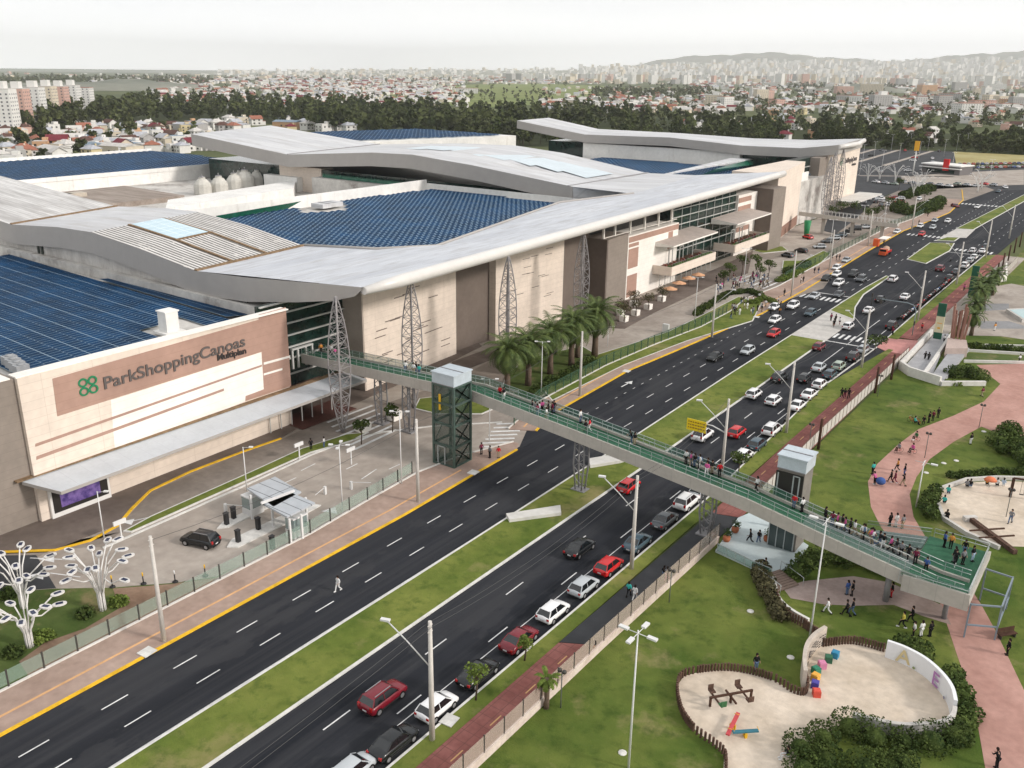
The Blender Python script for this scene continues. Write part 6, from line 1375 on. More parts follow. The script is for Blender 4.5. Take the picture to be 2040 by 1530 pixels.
# cyclists' bicycles
def bicycle():
    t=thing('bicycle','x','bicycle',(0,0,0)); m=MB()
    for a,b in (((0,-.5,.33),(0,-.1,.8)),((0,-.1,.8),(0,.42,.85)),((0,.42,.95),(0,.52,.33)),((0,-.02,.3),(0,.42,.8)),((0,-.5,.33),(0,-.02,.3)),((0,-.02,.3),(0,-.12,.88))): m.tube([a,b],.02,5)
    m.build('frame',[PAINT['red']],t)
    for y in (-.5,.52):
        g=MB(); g.tube([(0,y+.32*math.cos(k*math.pi/8),.33+.32*math.sin(k*math.pi/8)) for k in range(17)],.022,4,cap=False); g.build('wheel',[TYRE],t)
    g=MB(); g.box((0,-.13,.92),(.14,.24,.06)); g.build('saddle',[BLK],t); g=MB(); g.tube([(-.27,.38,1.0),(0,.42,.97),(.27,.38,1.0)],.018,4); g.build('handlebar',[RIM],t); return t
bk=bicycle()
for px,py,tp,wh in [(1790,902,'grey','on the curved pink path, nearest cyclist'),(1817,905,'pink','on the curved pink path, small cyclist'),(1824,880,'green','on the curved pink path, farthest cyclist'),(1836,660,'red','cycling on the brick path in red'),(1661,652,'black','at the median crossing'),(1672,648,'white','at the median crossing by the kerb')]:
    w_=W(px,py,0); z=.1 if px<1700 or py<700 else 0
    place(bk,(*w_,z),2.6 if py>800 else .2,'bicycle ridden %s'%wh,'bicycles'); 
    person(px,py,'sit',tp,'black','on a bicycle '+wh,rz=2.6 if py>800 else .2,xyz=(w_[0],w_[1]-.1,z+.42))
for px,py,l in [(1815,842,'bicycle lying on the lawn left of its group'),(1828,845,'bicycle propped on the lawn by the pink path')]:
    place(bk,(*W(px,py),0),1.,l,'bicycles')
for i,(px,py,tp) in enumerate([(1822,845,'teal'),(1840,843,'black'),(1850,842,'black'),(1858,838,'maroon'),(1868,832,'black')]):
    person(px,py,'sit' if i<2 else 'stand',tp,'black',['resting leftmost on the lawn by a bicycle','resting on the lawn beside the leftmost one','in the middle of the group on the lawn','second from the right on the lawn by the path','rightmost of the lawn group near the path'][i],z=0)
# ================================================================ PARK
def sheet(name,px,z,m,zz=0.): struct(name,MB().flat(ws(px,zz),z),m)
sheet('pink_path',[(2120,722),(1945,727),(1993,765),(1960,800),(1900,828),(1830,855),(1790,885),(1747,925),(1729,960),(1735,1010),(1755,1050),(1785,1090),(1840,1150),(1872,1200),(1905,1300),(1940,1400),(1968,1560),(2250,1560),(2120,1450),(2040,1375),(1985,1260),(1955,1205),(1900,1120),(1850,1080),(1820,1030),(1812,985),(1826,950),(1852,915),(1900,880),(1955,850),(2030,880),(2120,850)],.012,PINK)
sheet('grey_path',[(1560,1172),(1600,1158),(1700,1148),(1770,1160),(1830,1185),(1875,1205),(1895,1245),(1840,1228),(1780,1205),(1700,1207),(1640,1204),(1575,1192)],.018,mat('grey_pink_path',(.30,.23,.205),.95,vs=3.,col2=(.38,.30,.27)))
def ell(cx,cy,rx,ry,n=28,a0=0,a1=2*math.pi): return [(cx+rx*math.cos(a0+(a1-a0)*i/n),cy+ry*math.sin(a0+(a1-a0)*i/n)) for i in range(n+(0 if a1-a0>6.2 else 1))]
c1=W(1975,1020); 
rs=ws([(1868,1000),(1878,978),(1925,962),(1985,958),(2045,960),(2120,985),(2130,1050),(2060,1090),(1990,1088),(1925,1062),(1882,1035)])
struct('round_sand',MB().flat(rs,.022),SAND)
m=MB(); m.wall(ws([(1990,1095),(1925,1066),(1880,1037),(1865,1002),(1876,976),(1925,959),(1985,955),(2050,957)]),0,.5,.4); solo('round_seat_wall',m,[CONC],'low pale curved seat wall around the right sand area','seat wall')
pit=ws([(1352,1362),(1363,1347),(1400,1337),(1450,1334),(1500,1342),(1545,1357),(1575,1376),(1600,1378),(1604,1360),(1600,1330),(1612,1300),(1640,1282),(1700,1278),(1760,1292),(1820,1317),(1870,1347),(1895,1380),(1902,1410),(1895,1435),(1870,1452),(1800,1458),(1740,1448),(1690,1436),(1630,1470),(1590,1500),(1570,1560),(1440,1560),(1443,1500),(1420,1480),(1390,1460),(1365,1430),(1352,1395)])
struct('sand_pit',MB().flat(pit,.02),SAND)
LOGM=mat('log_fence_wood',(.10,.06,.045),.9,var=.35,vs=.5)
def logs(px,H,lab,closed=False):
    line=ws(px); t=thing('log_fence',lab,'log fence',(*line[0],0),world=True); m=MB(); 
    for a,b in zip(line,line[1:]):
        L=math.hypot(b[0]-a[0],b[1]-a[1]); k=max(1,int(L/.24))
        for j in range(k):
            f=j/k; m.tube([(a[0]+(b[0]-a[0])*f,a[1]+(b[1]-a[1])*f,0),(a[0]+(b[0]-a[0])*f,a[1]+(b[1]-a[1])*f,H*random.uniform(.93,1.04))],.115,5,sm=False)
    o=m.build('palisade',[LOGM],t); o['kind']='stuff'
random.seed(9)
def smooth(px,n=4):
    out=[]
    for i in range(len(px)-1):
        p0=px[max(i-1,0)];p1=px[i];p2=px[i+1];p3=px[min(i+2,len(px)-1)]
        for j in range(n):
            t=j/n; out.append(tuple(.5*((2*p1[k])+(-p0[k]+p2[k])*t+(2*p0[k]-5*p1[k]+4*p2[k]-p3[k])*t*t+(-p0[k]+3*p1[k]-3*p2[k]+p3[k])*t**3) for k in (0,1)))
    out.append(px[-1]); return out
logs(smooth([(1445,1545),(1443,1508),(1420,1485),(1388,1463),(1362,1432),(1350,1395),(1350,1362),(1365,1347),(1400,1339),(1450,1336),(1500,1344),(1545,1359),(1575,1378),(1600,1385),(1608,1372),(1602,1345)]),.8,'brown log palisade around the left lobe of the sand pit')
logs(smooth([(1640,1288),(1700,1283),(1765,1300)]),.9,'brown log palisade at the top of the right sand lobe')
logs(smooth([(1545,1190),(1560,1225),(1600,1250),(1645,1282)]),1.0,'brown log retaining edge from the stairs to the sand pit')
m=MB(); m.wall(ws(smooth([(1540,1160),(1550,1200),(1575,1225),(1610,1245)])),0,.7,.3); solo('retaining_wall',m,[CONCL],'thin pale curved retaining wall left of the park stairs','retaining wall',org=(*W(1540,1160),0))
m=MB(); m.wall(ws(smooth([(1600,1372),(1598,1345),(1603,1318),(1618,1297),(1640,1282)])),0,1.9,.35); ww=thing('slatted_wall','curved pale wall with dark writing beside the row of coloured cubes','wall',(*W(1600,1372),0),world=True); m.build('wall',[mat('wall_pale_brown',(.50,.44,.38),.8,var=.1,vs=1.)],ww)
m=MB(); L=ws(smooth([(1601,1345),(1606,1322),(1620,1301),(1638,1288)]))
for k in range(5):
    z=.5+k*.26
    for i in range(0,len(L)-1):
        if (i*7+k*3)%4: m.bar((L[i][0]+.22,L[i][1]-.06,z),(L[i][0]*.35+L[i+1][0]*.65+.22,L[i][1]*.35+L[i+1][1]*.65-.06,z),.03,.09)
m.build('writing',[LETD],ww)
# mural wall with the letters
arc=ws(smooth([(1763,1308),(1800,1322),(1840,1345),(1872,1375),(1890,1402),(1897,1430)],6)); mw=thing('mural_wall','curved white wall with the letters A and E around the sand pit','wall',(*arc[0],0),world=True)
m=MB(); m.wall(arc,0,1.75,.3); m.build('wall',[mat('mural_white',(.74,.75,.76),.7)],mw)
m=MB(); m.wall(ws(smooth([(1897,1432),(1893,1448),(1870,1462),(1800,1468),(1740,1458),(1695,1446)])),0,1.3,.35); m.build('wall',[CONC],mw)
def arc_pt(s):
    d=0
    for a,b in zip(arc,arc[1:]):
        L=math.hypot(b[0]-a[0],b[1]-a[1])
        if d+L>=s: t=(s-d)/L; return (a[0]+(b[0]-a[0])*t,a[1]+(b[1]-a[1])*t,(b[0]-a[0])/L,(b[1]-a[1])/L)
        d+=L
    return (*arc[-1],(b[0]-a[0])/L,(b[1]-a[1])/L)
TL=sum(math.hypot(b[0]-a[0],b[1]-a[1]) for a,b in zip(arc,arc[1:]))
for txt,s,h,c in (('A',.10*TL,1.3,(.60,.50,.28)),('.',.27*TL,1.3,(.25,.30,.15)),('E',.52*TL,1.3,(.40,.20,.42)),('.',.74*TL,1.3,(.15,.15,.25))):
    vs,fs=text_mb(txt,1.9,0,.02); x,y,dx,dy=arc_pt(s); nx,ny=dy,-dx
    if nx*(W(1720,1370)[0]-x)+ny*(W(1720,1370)[1]-y)<0: nx,ny=-nx,-ny
    m=MB(); m.add([(x+dx*v[0]+nx*.34,y+dy*v[0]+ny*.34,.22+v[1]) for v in vs],fs); o=m.build('letter',[mat('letter_%d'%int(s*10),c,.7)],mw)
cc=[('blue',(.03,.22,.38)),('dark green',(.03,.13,.07)),('pink',(.60,.22,.36)),('green',(.03,.20,.12)),('orange',(.72,.38,.06)),('violet',(.07,.06,.32)),('red',(.62,.08,.05))]
for i,(q,(n_,c)) in enumerate(zip(((1663,1309),(1650,1318),(1637,1330),(1625,1341),(1624,1354),(1623,1369),(1626,1386)),cc)):
    x,y=W(*q,.02); m=MB(); m.box((x,y,.32),(.62,.62,.6),rz=i*.35); m.box((x,y,.63),(.5,.5,.03),rz=i*.35); solo('play_cube',m,[mat('cube_'+n_.replace(' ','_'),c,.6,var=.12,vs=.3)],'%s painted play cube in the curved row by the sand pit'%n_,'play cube','painted play cubes',org=(x,y,.02))
# play equipment
x,y=W(1455,1400,.02); t=thing('climbing_equipment','wooden cross shaped play frame with green and brown seats in the left sand lobe','play equipment',(x,y,.02),.9)
m=MB(); m.bar((-2.,0,.9),(2.,0,.9),.16); m.bar((0,-.9,.6),(0,.9,.6),.14); m.bar((1.2,-.9,.7),(1.2,.9,.7),.12); m.bar((-1.3,-.9,.5),(-1.3,.9,.5),.12)
for a in (-1.9,0,1.9): m.box((a,0,.45),(.16,.16,.9))
m.build('beam',[WOODP],t)
for a,b,c in ((-1.3,-.9,'green'),(-1.3,.9,'dark'),(1.2,-.9,'dark'),(1.2,.9,'dark')):
    m=MB(); m.box((a,b,.75),(.5,.5,.1)); m.box((a,b+.25*(1 if b>0 else -1),1.),(.5,.06,.5)); m.build('seat',[CLO['green'] if c=='green' else LOGM],t)
for q,r_,c,l in (((1459,1452),1.05,(.50,.06,.07),'red seesaw plank in the left sand lobe'),((1484,1467),.1,(.03,.15,.20),'blue green seesaw plank in the left sand lobe')):
    x,y=W(*q,.02); t=thing('seesaw',l,'seesaw',(x,y,.02),r_+RA); m=MB(); m.box((0,0,.5),(3.0 if r_>1 else 2.1,.32,.12)); m.build('plank',[mat('plank_%d'%int(r_*10),c,.6,var=.1,vs=.4)],t); m=MB(); m.box((0,0,.22),(.2,.5,.44)); m.build('pivot',[YEL],t)
    for s_ in (-1,1): m=MB(); m.tube([(s_*1.,-.2,.75),(s_*1.,.2,.75)],.025,5); m.build('handle',[YEL],t)
x,y=W(1975,1070,.02); t=thing('balance_logs','long dark log seesaws lying in the right round sand area','play equipment',(x,y,.02),2.35)
m=MB(); m.bar((-4,0,.3),(4,0,.3),.5); m.build('log',[LOGM],t)
for a in (-.8,.9): m=MB(); m.bar((a,-2.2,.5),(a,2.2,.5),.16); m.build('plank',[WOODP],t)
m=MB(); m.box((4,0,.3),(.6,1.6,.6)); m.build('end_block',[CONC],t)
x,y=W(2012,990,.02); t=thing('swing_frame','dark swing frame at the edge of the right sand area','swing',(x,y,.02),.3); m=MB(); m.box((0,0,1.3),(.3,.3,2.6)); m.build('post',[WOODP],t); m=MB(); m.box((4,0,1.3),(.3,.3,2.6)); m.build('post',[WOODP],t); m=MB(); m.bar((0,0,2.6),(4,0,2.6),.2); m.build('crossbar',[WOODP],t)
for a in (1.2,2.8):
    m=MB(); m.tube([(a-.2,0,2.5),(a-.2,0,.6)],.02,4); m.tube([(a+.2,0,2.5),(a+.2,0,.6)],.02,4); m.box((a,0,.55),(.5,.2,.06)); m.build('swing_seat',[BLK],t)
# pale terrace and small stairs under the footbridge
PT=mat('pale_blue_paving',(.50,.57,.58),.7,var=.06,vs=2.)
struct('terrace_paving',MB().prism(ws([(1425,1100),(1470,1035),(1500,1022),(1610,1090),(1585,1125),(1535,1150),(1500,1135)]),0,.25),PT)
x,y=W(1530,1158); t=thing('park_stairs','brown wooden park stairs going down from the pale terrace','stairs',(x,y,0),RA+.5)
for k in range(8):
    m=MB(); m.box((.9-k*.02,-.6-k*.36+1.2,.34-k*.03),(3.0,.30,.10)); m.build('step',[mat('stair_brown',(.23,.17,.14),.8,var=.12,vs=.5)],t)
for s_ in (-.7,2.5): m=MB(); m.tube([(s_,.8,1.3),(s_,-2.4,1.)],.035,5); m.tube([(s_,.8,.2),(s_,.8,1.3)],.03,5); m.tube([(s_,-2.4,.05),(s_,-2.4,1.)],.03,5); m.build('handrail',[RAIL],t)
for q,l in (((1464,1060),'terracotta pot with a leafy plant at the back of the pale terrace'),((1447,1078),'cream pot on the edge of the pale terrace'),((1528,1078),'round terracotta pot near the park lift')):
    x,y=W(*q,.25); t=thing('plant_pot',l,'plant pot',(x,y,.25)); m=MB(); m.lathe((0,0,0),[(.3,0),(.45,.3),(.42,.6),(.3,.6)],10); m.build('pot',[mat('terracotta',(.40,.14,.07),.8) if 'terra' in l else CREAM2],t)
    m=MB(); random.seed(2)
    for k in range(60):
        a=random.random()*6.28; r_=random.random()*.5; h=.6+random.random()*.7; c_=Vector((math.cos(a)*r_,math.sin(a)*r_,h)); m.add([c_,c_+Vector((.2,.05,.1)),c_+Vector((.1,.2,.16))],[(0,1,2)])
    m.build('foliage',[mat('dark_leaf',(.03,.055,.02),.9,vs=.5,col2=(.07,.11,.035))],t)
m=MB(); x0=W(1430,1112);x1=W(1500,1142)
fence([W(1428,1104),W(1500,1140),W(1535,1155)],1.2,1.1,'low glass balustrade along the pale terrace edge','balustrade',RAIL,GGL,z0=.25,pw=.05,rail=True)
# plaza, ramps and monument on the right
sheet('plaza_paving',[(1905,640),(1960,605),(1985,570),(2015,565),(2200,600),(2200,700),(1995,670),(1920,668)],.02,PAVE)
sheet('plaza_dark_band',[(1945,640),(2010,640),(2060,655),(1955,655)],.03,mat('plaza_grey',(.26,.26,.265),.9,var=.1,vs=3.))
sheet('plaza_dark_band_far',[(1962,605),(2010,605),(2010,617),(1955,620)],.03,MATS['plaza_grey'])
x,y=W(2040,640); m=MB(); m.prism(ws([(2003,622),(2035,643),(2120,640),(2090,618)]),0,.8); pw_=thing('pool','low rectangular pool with pale blue water on the plaza','pool',(x,y,0),world=True); m.build('basin',[CONC],pw_); m=MB(); m.flat(ws([(2010,624),(2037,641),(2112,638),(2085,620)]),.82); m.build('water',[mat('pool_water',(.35,.50,.50),.05)],pw_)
GR_=mat('grey_granite',(.34,.34,.35),.7,var=.1,vs=1.5)
t=thing('ramp','grey access ramp between pale concrete walls beside the park fence','ramp',(*W(1840,730),0),world=True)
m=MB(); m.prism(ws([(1800,735),(1862,668),(1890,668),(1855,755)]),0,.35); m.prism(ws([(1855,755),(1898,695),(1930,700),(1875,770)]),0,.7); m.build('surface',[GR_],t)
for L_,h in (([(1792,735),(1855,668)],1.3),([(1792,735),(1810,748),(1872,768)],1.6),([(1838,755),(1895,672)],1.0),([(1872,768),(1962,768)],.8)):
    m=MB(); m.wall(ws(L_),0,h,.5); m.build('side_wall',[CONCL],t)
m=MB(); m.prism(ws([(1880,712),(1925,712),(1922,695),(1885,690)]),0,1.8); solo('plinth_block',m,[mat('rose_concrete',(.46,.37,.33),.8,var=.08,vs=1.)],'pale rose concrete block carrying the timber monument','plinth',org=(*W(1900,705),0))
t=thing('monument','tall bundle of reddish brown timbers beside the palms','monument',(*W(1905,690),1.6),world=True); random.seed(4); x,y=W(1905,690)
for k in range(13):
    a=k/13*6.28; r_=1.0+.4*random.random(); h=6.2+random.random()*2.4; m=MB(); m.bar((x+r_*math.cos(a),y+r_*math.sin(a),1.5),(x+r_*1.35*math.cos(a),y+r_*1.35*math.sin(a),h),.34,.34); m.build('timber',[mat('red_timber',(.24,.12,.09),.85,vs=.6,col2=(.36,.21,.17),stretch=(1,1,.2))],t)
for (px,py,H,l,cs) in ((1866,678,8.5,'green and cream totem sign nearest the ramp','gcy'),(1934,592,8.5,'dark green totem sign in front of the park palms','ggg')):
    x,y=W(px,py); t=thing('totem_sign',l,'sign',(x,y,0),0)
    gm_=mat('totem_green',(.01,.09,.05),.6); cm_=mat('totem_cream',(.72,.66,.45),.6)
    for k,(z0,z1) in enumerate(((0,1.6),(1.7,4.9),(5.0,7.6))):
        m=MB(); m.box((0,0,(z0+z1)/2),(1.5,.4,z1-z0)); m.build('panel',[{'g':gm_,'c':cm_,'y':gm_}[cs[k]]],t)
    if cs[1]=='c': m=MB(); m.box((0,-.21,2.6),(.5,.02,.35)); m.box((0,-.21,3.6),(.9,.02,.14)); m.build('emblem',[mat('sign_orange',(.75,.38,.02),.5)],t)
for k,(a,b) in enumerate((((1920,700),(2120,712)),((1920,722),(2120,726)),((1955,690),(2120,694)))):
    m=MB(); m.wall([W(*a),W(*b)],0,.5,.35); solo('low_wall',m,[CONCL],'pale low terrace wall %s'%['in the middle of the terraced lawn','closest to the pink path','right below the dark plaza hedge'][k],'low wall',group='low terrace walls',org=(*W(*a),0))
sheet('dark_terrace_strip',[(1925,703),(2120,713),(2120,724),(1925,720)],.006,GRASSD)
m=MB(); m.wall(ws([(1968,565),(2003,560),(2003,535)]),0,1.6,.4); solo('garden_wall',m,[CREAM2],'cream garden wall behind the park palms','garden wall',org=(*W(1968,565),0))
x,y=W(1972,1245); t=thing('park_bench','dark wooden park bench beside the lower pink path','bench',(*W(2005,1270),0),.9); m=MB(); m.box((0,0,.45),(1.9,.5,.08)); m.build('seat',[WOODP],t); m=MB(); m.box((0,.25,.75),(1.9,.06,.45)); m.build('backrest',[WOODP],t)
for s_ in (-.8,.8): m=MB(); m.box((s_,0,.2),(.08,.45,.4)); m.build('leg',[DPOST],t)
x,y=W(1745,966); m=MB(); m.ball((x+.5,y,.7),.62,8,sz=.8); solo('umbrella',m,[CLO['blue']],'dark round umbrella resting at the path edge','umbrella',org=(x,y,0))
x,y=W(1970,972,.4); t=thing('umbrella','orange umbrella held over people on the round seat wall','umbrella',(x,y,.4)); m=MB(); m.lathe((0,0,1.1),[(.8,0),(.5,.32),(.05,.45)],10); m.build('canopy',[mat('umbrella_orange',(.65,.20,.10),.7)],t); m=MB(); m.tube([(0,0,0),(0,0,1.4)],.02,5); m.build('shaft',[DPOST],t)
for i,q in enumerate(((1960,860),(1905,918),(1895,945),(1880,985-70+8),(1845,960-18),(1858,1246-255),(1495,1218),(1240,1500),(1575,1310))):
    x,y=W(*q); m=MB(); m.lathe((x,y,0),[(.35,0),(.35,.05),(.3,.08)],9); solo('ground_light',m,[CONCL],'small pale disc set in the park lawn','ground light','pale discs in the lawns',org=(x,y,0))
for i in range(28):  # people sitting at the right hand shrub beds
    pass
# ================================================================ PLANTS
LEAF=mat('palm_leaf',(.035,.065,.018),.65,vs=1.2,col2=(.13,.17,.045),spec=.25)
TRK=mat('palm_trunk',(.13,.095,.07),.95,var=.25,vs=.4,stretch=(1,1,3))
BUSHM=mat('bush_leaf',(.022,.042,.012),.9,vs=1.3,col2=(.10,.135,.035),hrand=.2)
BUSHB=mat('brown_bush_leaf',(.05,.045,.025),.95,vs=.8,col2=(.13,.12,.06),hrand=.1)
BUSHL=mat('light_bush_leaf',(.07,.11,.02),.9,vs=.8,col2=(.17,.22,.05))
BARK=mat('bark',(.10,.075,.055),.95,var=.2,vs=.5)
def palm_proto(H,fr,L,seed,green=LEAF,thin=False):
    random.seed(seed); t=thing('palm_tree','x','palm tree',(0,0,0)); m=MB(); r0=.42 if not thin else .22
    m.tube([(0,0,0),(.05,0,H*.3),(0,.05,H*.65),(0,0,H*.9),(0,0,H)],[r0*1.2,r0,r0,r0*1.15,r0*1.45],9); m.build('trunk',[TRK],t)
    m=MB()
    for k in range(fr):
        a=k*2.399+random.uniform(-.1,.1); el=R(78)-R(125)*((k+.5)/fr)**.85; l=L*random.uniform(.85,1.08); pts=[]; N=9
        p=Vector((math.cos(a)*.2,math.sin(a)*.2,H)); e=el
        for i in range(N+1):
            pts.append(p.copy()); p=p+Vector((math.cos(a)*math.cos(e),math.sin(a)*math.cos(e),math.sin(e)))*(l/N); e-=R(8+5*(i/N))+ (R(4) if el<R(20) else 0)
        m.tube(pts,[.05-.004*i for i in range(N+1)],3,cap=False)
        for i in range(1,N*2+1):
            f=i/(N*2); j=min(int(f*N),N-1); q=pts[j].lerp(pts[j+1],f*N-j); d=(pts[j+1]-pts[j]).normalized(); sd=d.cross(Vector((0,0,1))); sd=sd.normalized() if sd.length>.05 else Vector((-math.sin(a),math.cos(a),0))
            wl_=l*.20*math.sin(math.pi*min(.97,f*.85+.12))+.1
            for s_ in (-1,1):
                tip=q+(sd*s_*.82+d*.55)*wl_+Vector((0,0,-.22*wl_+random.uniform(-.05,.05)))
                m.add([q-d*.07,q+d*.12,tip],[(0,1,2)])
    m.build('crown',[green],t); return t
pa=palm_proto(6.6,64,4.3,1)
for i,(px,py,s_,l) in enumerate(((1010,783,.98,'leftmost date palm of the dense row by the footbridge'),(1052,768,1.02,'second date palm from the left, overlapping its neighbour'),(1096,745,1.0,'third date palm from the left in the dense row'),(1138,728,1.05,'fourth date palm, between two taller crowns'),(1150,712,.92,'fifth date palm, standing behind the others'),(1184,710,1.12,'rightmost and tallest date palm of the row'))):
    place(pa,(*W(px,py,.1),.1),i*1.3,l,'date palms in front of the mall',sc=s_*1.16)
pb=palm_proto(4.6,40,3.2,2)
for i,(px,py,s_,l) in enumerate(((1934,668,.9,'low palm beside the timber monument'),(1938,645,1.,'palm right behind the timber monument'),(1945,622,1.1,'pale leaved palm in the middle of the park palms'),(1958,607,1.1,'palm fourth from the monument'),(1975,588,1.15,'farthest palm of the park group'),(1950,600,1.0,'palm behind the dark green totem'))):
    place(pb,(*W(px,py),0),i*1.7,l,'palms on the park plaza',sc=s_)
x,y=W(1088,1410); ps=palm_proto(2.9,16,1.1,5,BUSHL,True); place(ps,(x,y,0),0,'stunted palm with a small crown behind the near fence')
def clump(mb,c,r,n,leaf,flat=.8,mi=0):
    for _ in range(n):
        while True:
            v=Vector((random.uniform(-1,1),random.uniform(-1,1),random.uniform(-1,1)))
            if .25<v.length<=1: break
        v=v*(v.length**-.45) if v.length<1 else v
        p=Vector(c)+Vector((v.x*r,v.y*r,v.z*r*flat)); s_=leaf*random.uniform(.6,1.5)
        a=Vector((random.uniform(-1,1),random.uniform(-1,1),random.uniform(-.4,.6))).normalized()*s_; b=a.cross(Vector((random.uniform(-1,1),random.uniform(-1,1),random.uniform(-1,1)))).normalized()*s_
        mb.add([p-a*.5,p+b*.6,p+a*.6,p-b*.5],[(0,1,2,3)],mi)
def bush(px,mat_,lab,h=1.2,r=.9,dens=1.,leaf=.22,z=0,cat='shrub',group=None,name='shrub'):
    """shrub mass whose clumps follow a line of ground points"""
    L=ws(px,z); t=thing(name,lab,cat,(*L[0],z),group=group,world=True); m=MB(); core=MB()
    for a,b in zip(L,L[1:]+[L[-1]]):
        n=max(1,int(math.hypot(b[0]-a[0],b[1]-a[1])/(r*1.1)))
        for k in range(n):
            f=k/n; c=(a[0]+(b[0]-a[0])*f+random.uniform(-.3,.3)*r,a[1]+(b[1]-a[1])*f+random.uniform(-.3,.3)*r,z+h*random.uniform(.35,.6)); rr=r*random.uniform(.8,1.25)
            clump(m,c,rr,int(230*dens*rr),leaf); core.ball((c[0],c[1],c[2]-.15),rr*.5,6,sz=.8)
    o=m.build('foliage',[mat_],t); core.build('inner_leaves',[mat_],t); return t
random.seed(21)
bush([(1600,1505),(1640,1475),(1690,1458),(1740,1470),(1800,1482),(1860,1480),(1905,1475)],BUSHM,'large dark shrub mass along the bottom of the sand pit wall',1.3,1.5,2.2,.15)
bush([(1600,1535),(1650,1530),(1720,1535),(1800,1530)],BUSHM,'dark shrub mass at the bottom edge right of the seated person',1.1,1.3,2.2,.15)
bush([(1905,1470),(1925,1430),(1915,1390),(1895,1350)],BUSHM,'narrow dark shrubs behind the white mural wall',1.0,.9,1.2)
bush([(1510,1140),(1520,1165),(1535,1205),(1555,1235)],BUSHB,'brownish shrub left of the park stairs',1.3,1.0,1.4)
bush([(1580,1150),(1610,1135),(1640,1120),(1680,1120)],BUSHM,'spiky dark shrubs in the shade under the footbridge',1.9,1.5,1.3)
bush([(1720,1120),(1780,1150),(1830,1170)],BUSHM,'dark shrubs in the shade under the footbridge stairs',1.2,1.2,1.2)
bush([(1805,1290),(1835,1305)],BUSHM,'small round shrub behind the sand pit letters',1.1,1.1,1.4)
bush([(1848,1035),(1850,1010),(1858,985)],BUSHM,'upright dark shrub at the left rim of the round sand area',1.7,1.0,1.4)
bush([(1895,952),(1940,948),(2000,943),(2060,945)],BUSHM,'dark clipped hedge behind the round seat wall',.8,.7,1.3,cat='hedge',name='hedge')
bush([(2000,905),(1995,880),(2010,862),(2045,935)],BUSHM,'tall dark shrub at the right edge above the hedge',2.,1.5,1.2)
bush([(1898,752),(1925,745),(1950,757)],BUSHM,'dark rounded shrub in the planted triangle by the ramp',1.7,1.4,1.4)
bush([(1885,765),(1910,768)],BUSHL,'pale groundcover below the rounded shrub in the triangle',.5,.8,1.2)
bush([(1925,692),(1975,695),(2060,702)],BUSHM,'long dark hedge along the plaza edge',.8,.8,1.2,cat='hedge',name='hedge')
bush([(1385,628),(1410,612),(1450,588),(1490,582),(1515,592)],BUSHM,'dark trimmed hedge along the shop drive',1.0,.9,1.2,cat='hedge',name='hedge')
bush([(1500,606),(1520,596),(1545,606)],BUSHL,'pale hedge near the crossing plaza',.9,.9,1.2,cat='hedge',name='hedge')
bush([(1552,562),(1570,555),(1590,545)],BUSHL,'yellow green rounded shrub by the plaza people',1.1,1.2,1.2)
bush([(1565,545),(1590,538),(1610,528)],BUSHM,'dark shrub beside the far bed lawn',1.4,1.2,1.2)
bush([(1785,420),(1810,428),(1850,420),(1870,405)],BUSHM,'dark hedge mass around the far inner road',2.4,3.,1.,.5)
bush([(1800,395),(1830,385),(1850,380)],BUSHM,'dark hedge mass behind the far white light trees',2.,2.6,1.,.5)
bush([(1025,800),(1060,788),(1110,760),(1150,740),(1180,722)],BUSHM,'dark undergrowth below the date palms',.8,1.2,1.0)
for i,(q,l) in enumerate((((165,1228),'low green tuft at the left foot of the large light tree'),((235,1205),'low green tuft at the right foot of the large light tree'),((25,1305),'low green tuft at the foot of the nearest light tree'),((85,1275),'low green tuft right of the nearest light tree'),((15,1190),'low green tuft behind the left light tree'))):
    bush([q,(q[0]+8,q[1]-3)],BUSHL if i%2 else BUSHM,l,.6,.8,1.2)
def small_tree(px,py,H,cr,lab,mat_=BUSHM,z=0,trunk=.09,n=5,dens=1.,leaf=.25,group=None):
    x,y=W(px,py,z); t=thing('tree',lab,'tree',(x,y,z),group=group); m=MB(); m.tube([(0,0,0),(.1,.05,H*.5),(0,0,H*.75)],[trunk,trunk*.8,trunk*.5],6)
    c=MB()
    for k in range(n):
        a=k*2.4; r_=cr*random.uniform(.2,.7); p=(math.cos(a)*r_,math.sin(a)*r_,H*random.uniform(.68,1.0)); m.tube([(0,0,H*.5),p],[trunk*.5,trunk*.2],4); clump(c,p,cr*.55,int(90*dens),leaf)
    m.build('trunk',[BARK],t); c.build('crown',[mat_],t); return t
small_tree(948,1395,3.4,1.1,'thin young tree leaning over the black saloon',BUSHL,.1,leaf=.16)
small_tree(1045,1316,2.2,.8,'thin young tree in front of the dark red saloon',BUSHL,.1,leaf=.14)
small_tree(1470,945,3.0,1.2,'leafy verge tree next to the white hatchback by the footbridge',BUSHM,.1,leaf=.2)
small_tree(1742,700,3.0,2.0,'leafy verge tree by the crossing, overhanging the parked cars',BUSHM,.1,leaf=.25)
small_tree(782,860,4.,1.1,'small potted tree left of the bridge pier',BUSHM,.4); small_tree(720,905-20,3.6,1.2,'small tree in front of the entrance zebra strips',BUSHM,.5)
for i,(q) in enumerate(((723,862),(792-12,862-2),(733,905-20))): pass
for i,(px,py,l) in enumerate(((723,858,'square cream planter at the end of the entrance stripes'),(785,835,'square cream planter beside the round lawn'))):
    x,y=W(px,py,.1); m=MB(); m.box((x,y,.75),(1.7,1.7,1.3),top=1.08); m.box((x,y,1.42),(1.5,1.5,.08)); solo('planter',m,[CREAM2],l,'planter','square cream planters',org=(x,y,.1))
PLW=['second from the palms','in the middle of the shop front row','fourth from the palms','nearest the parasols','set back against the wall','closest to the palms']
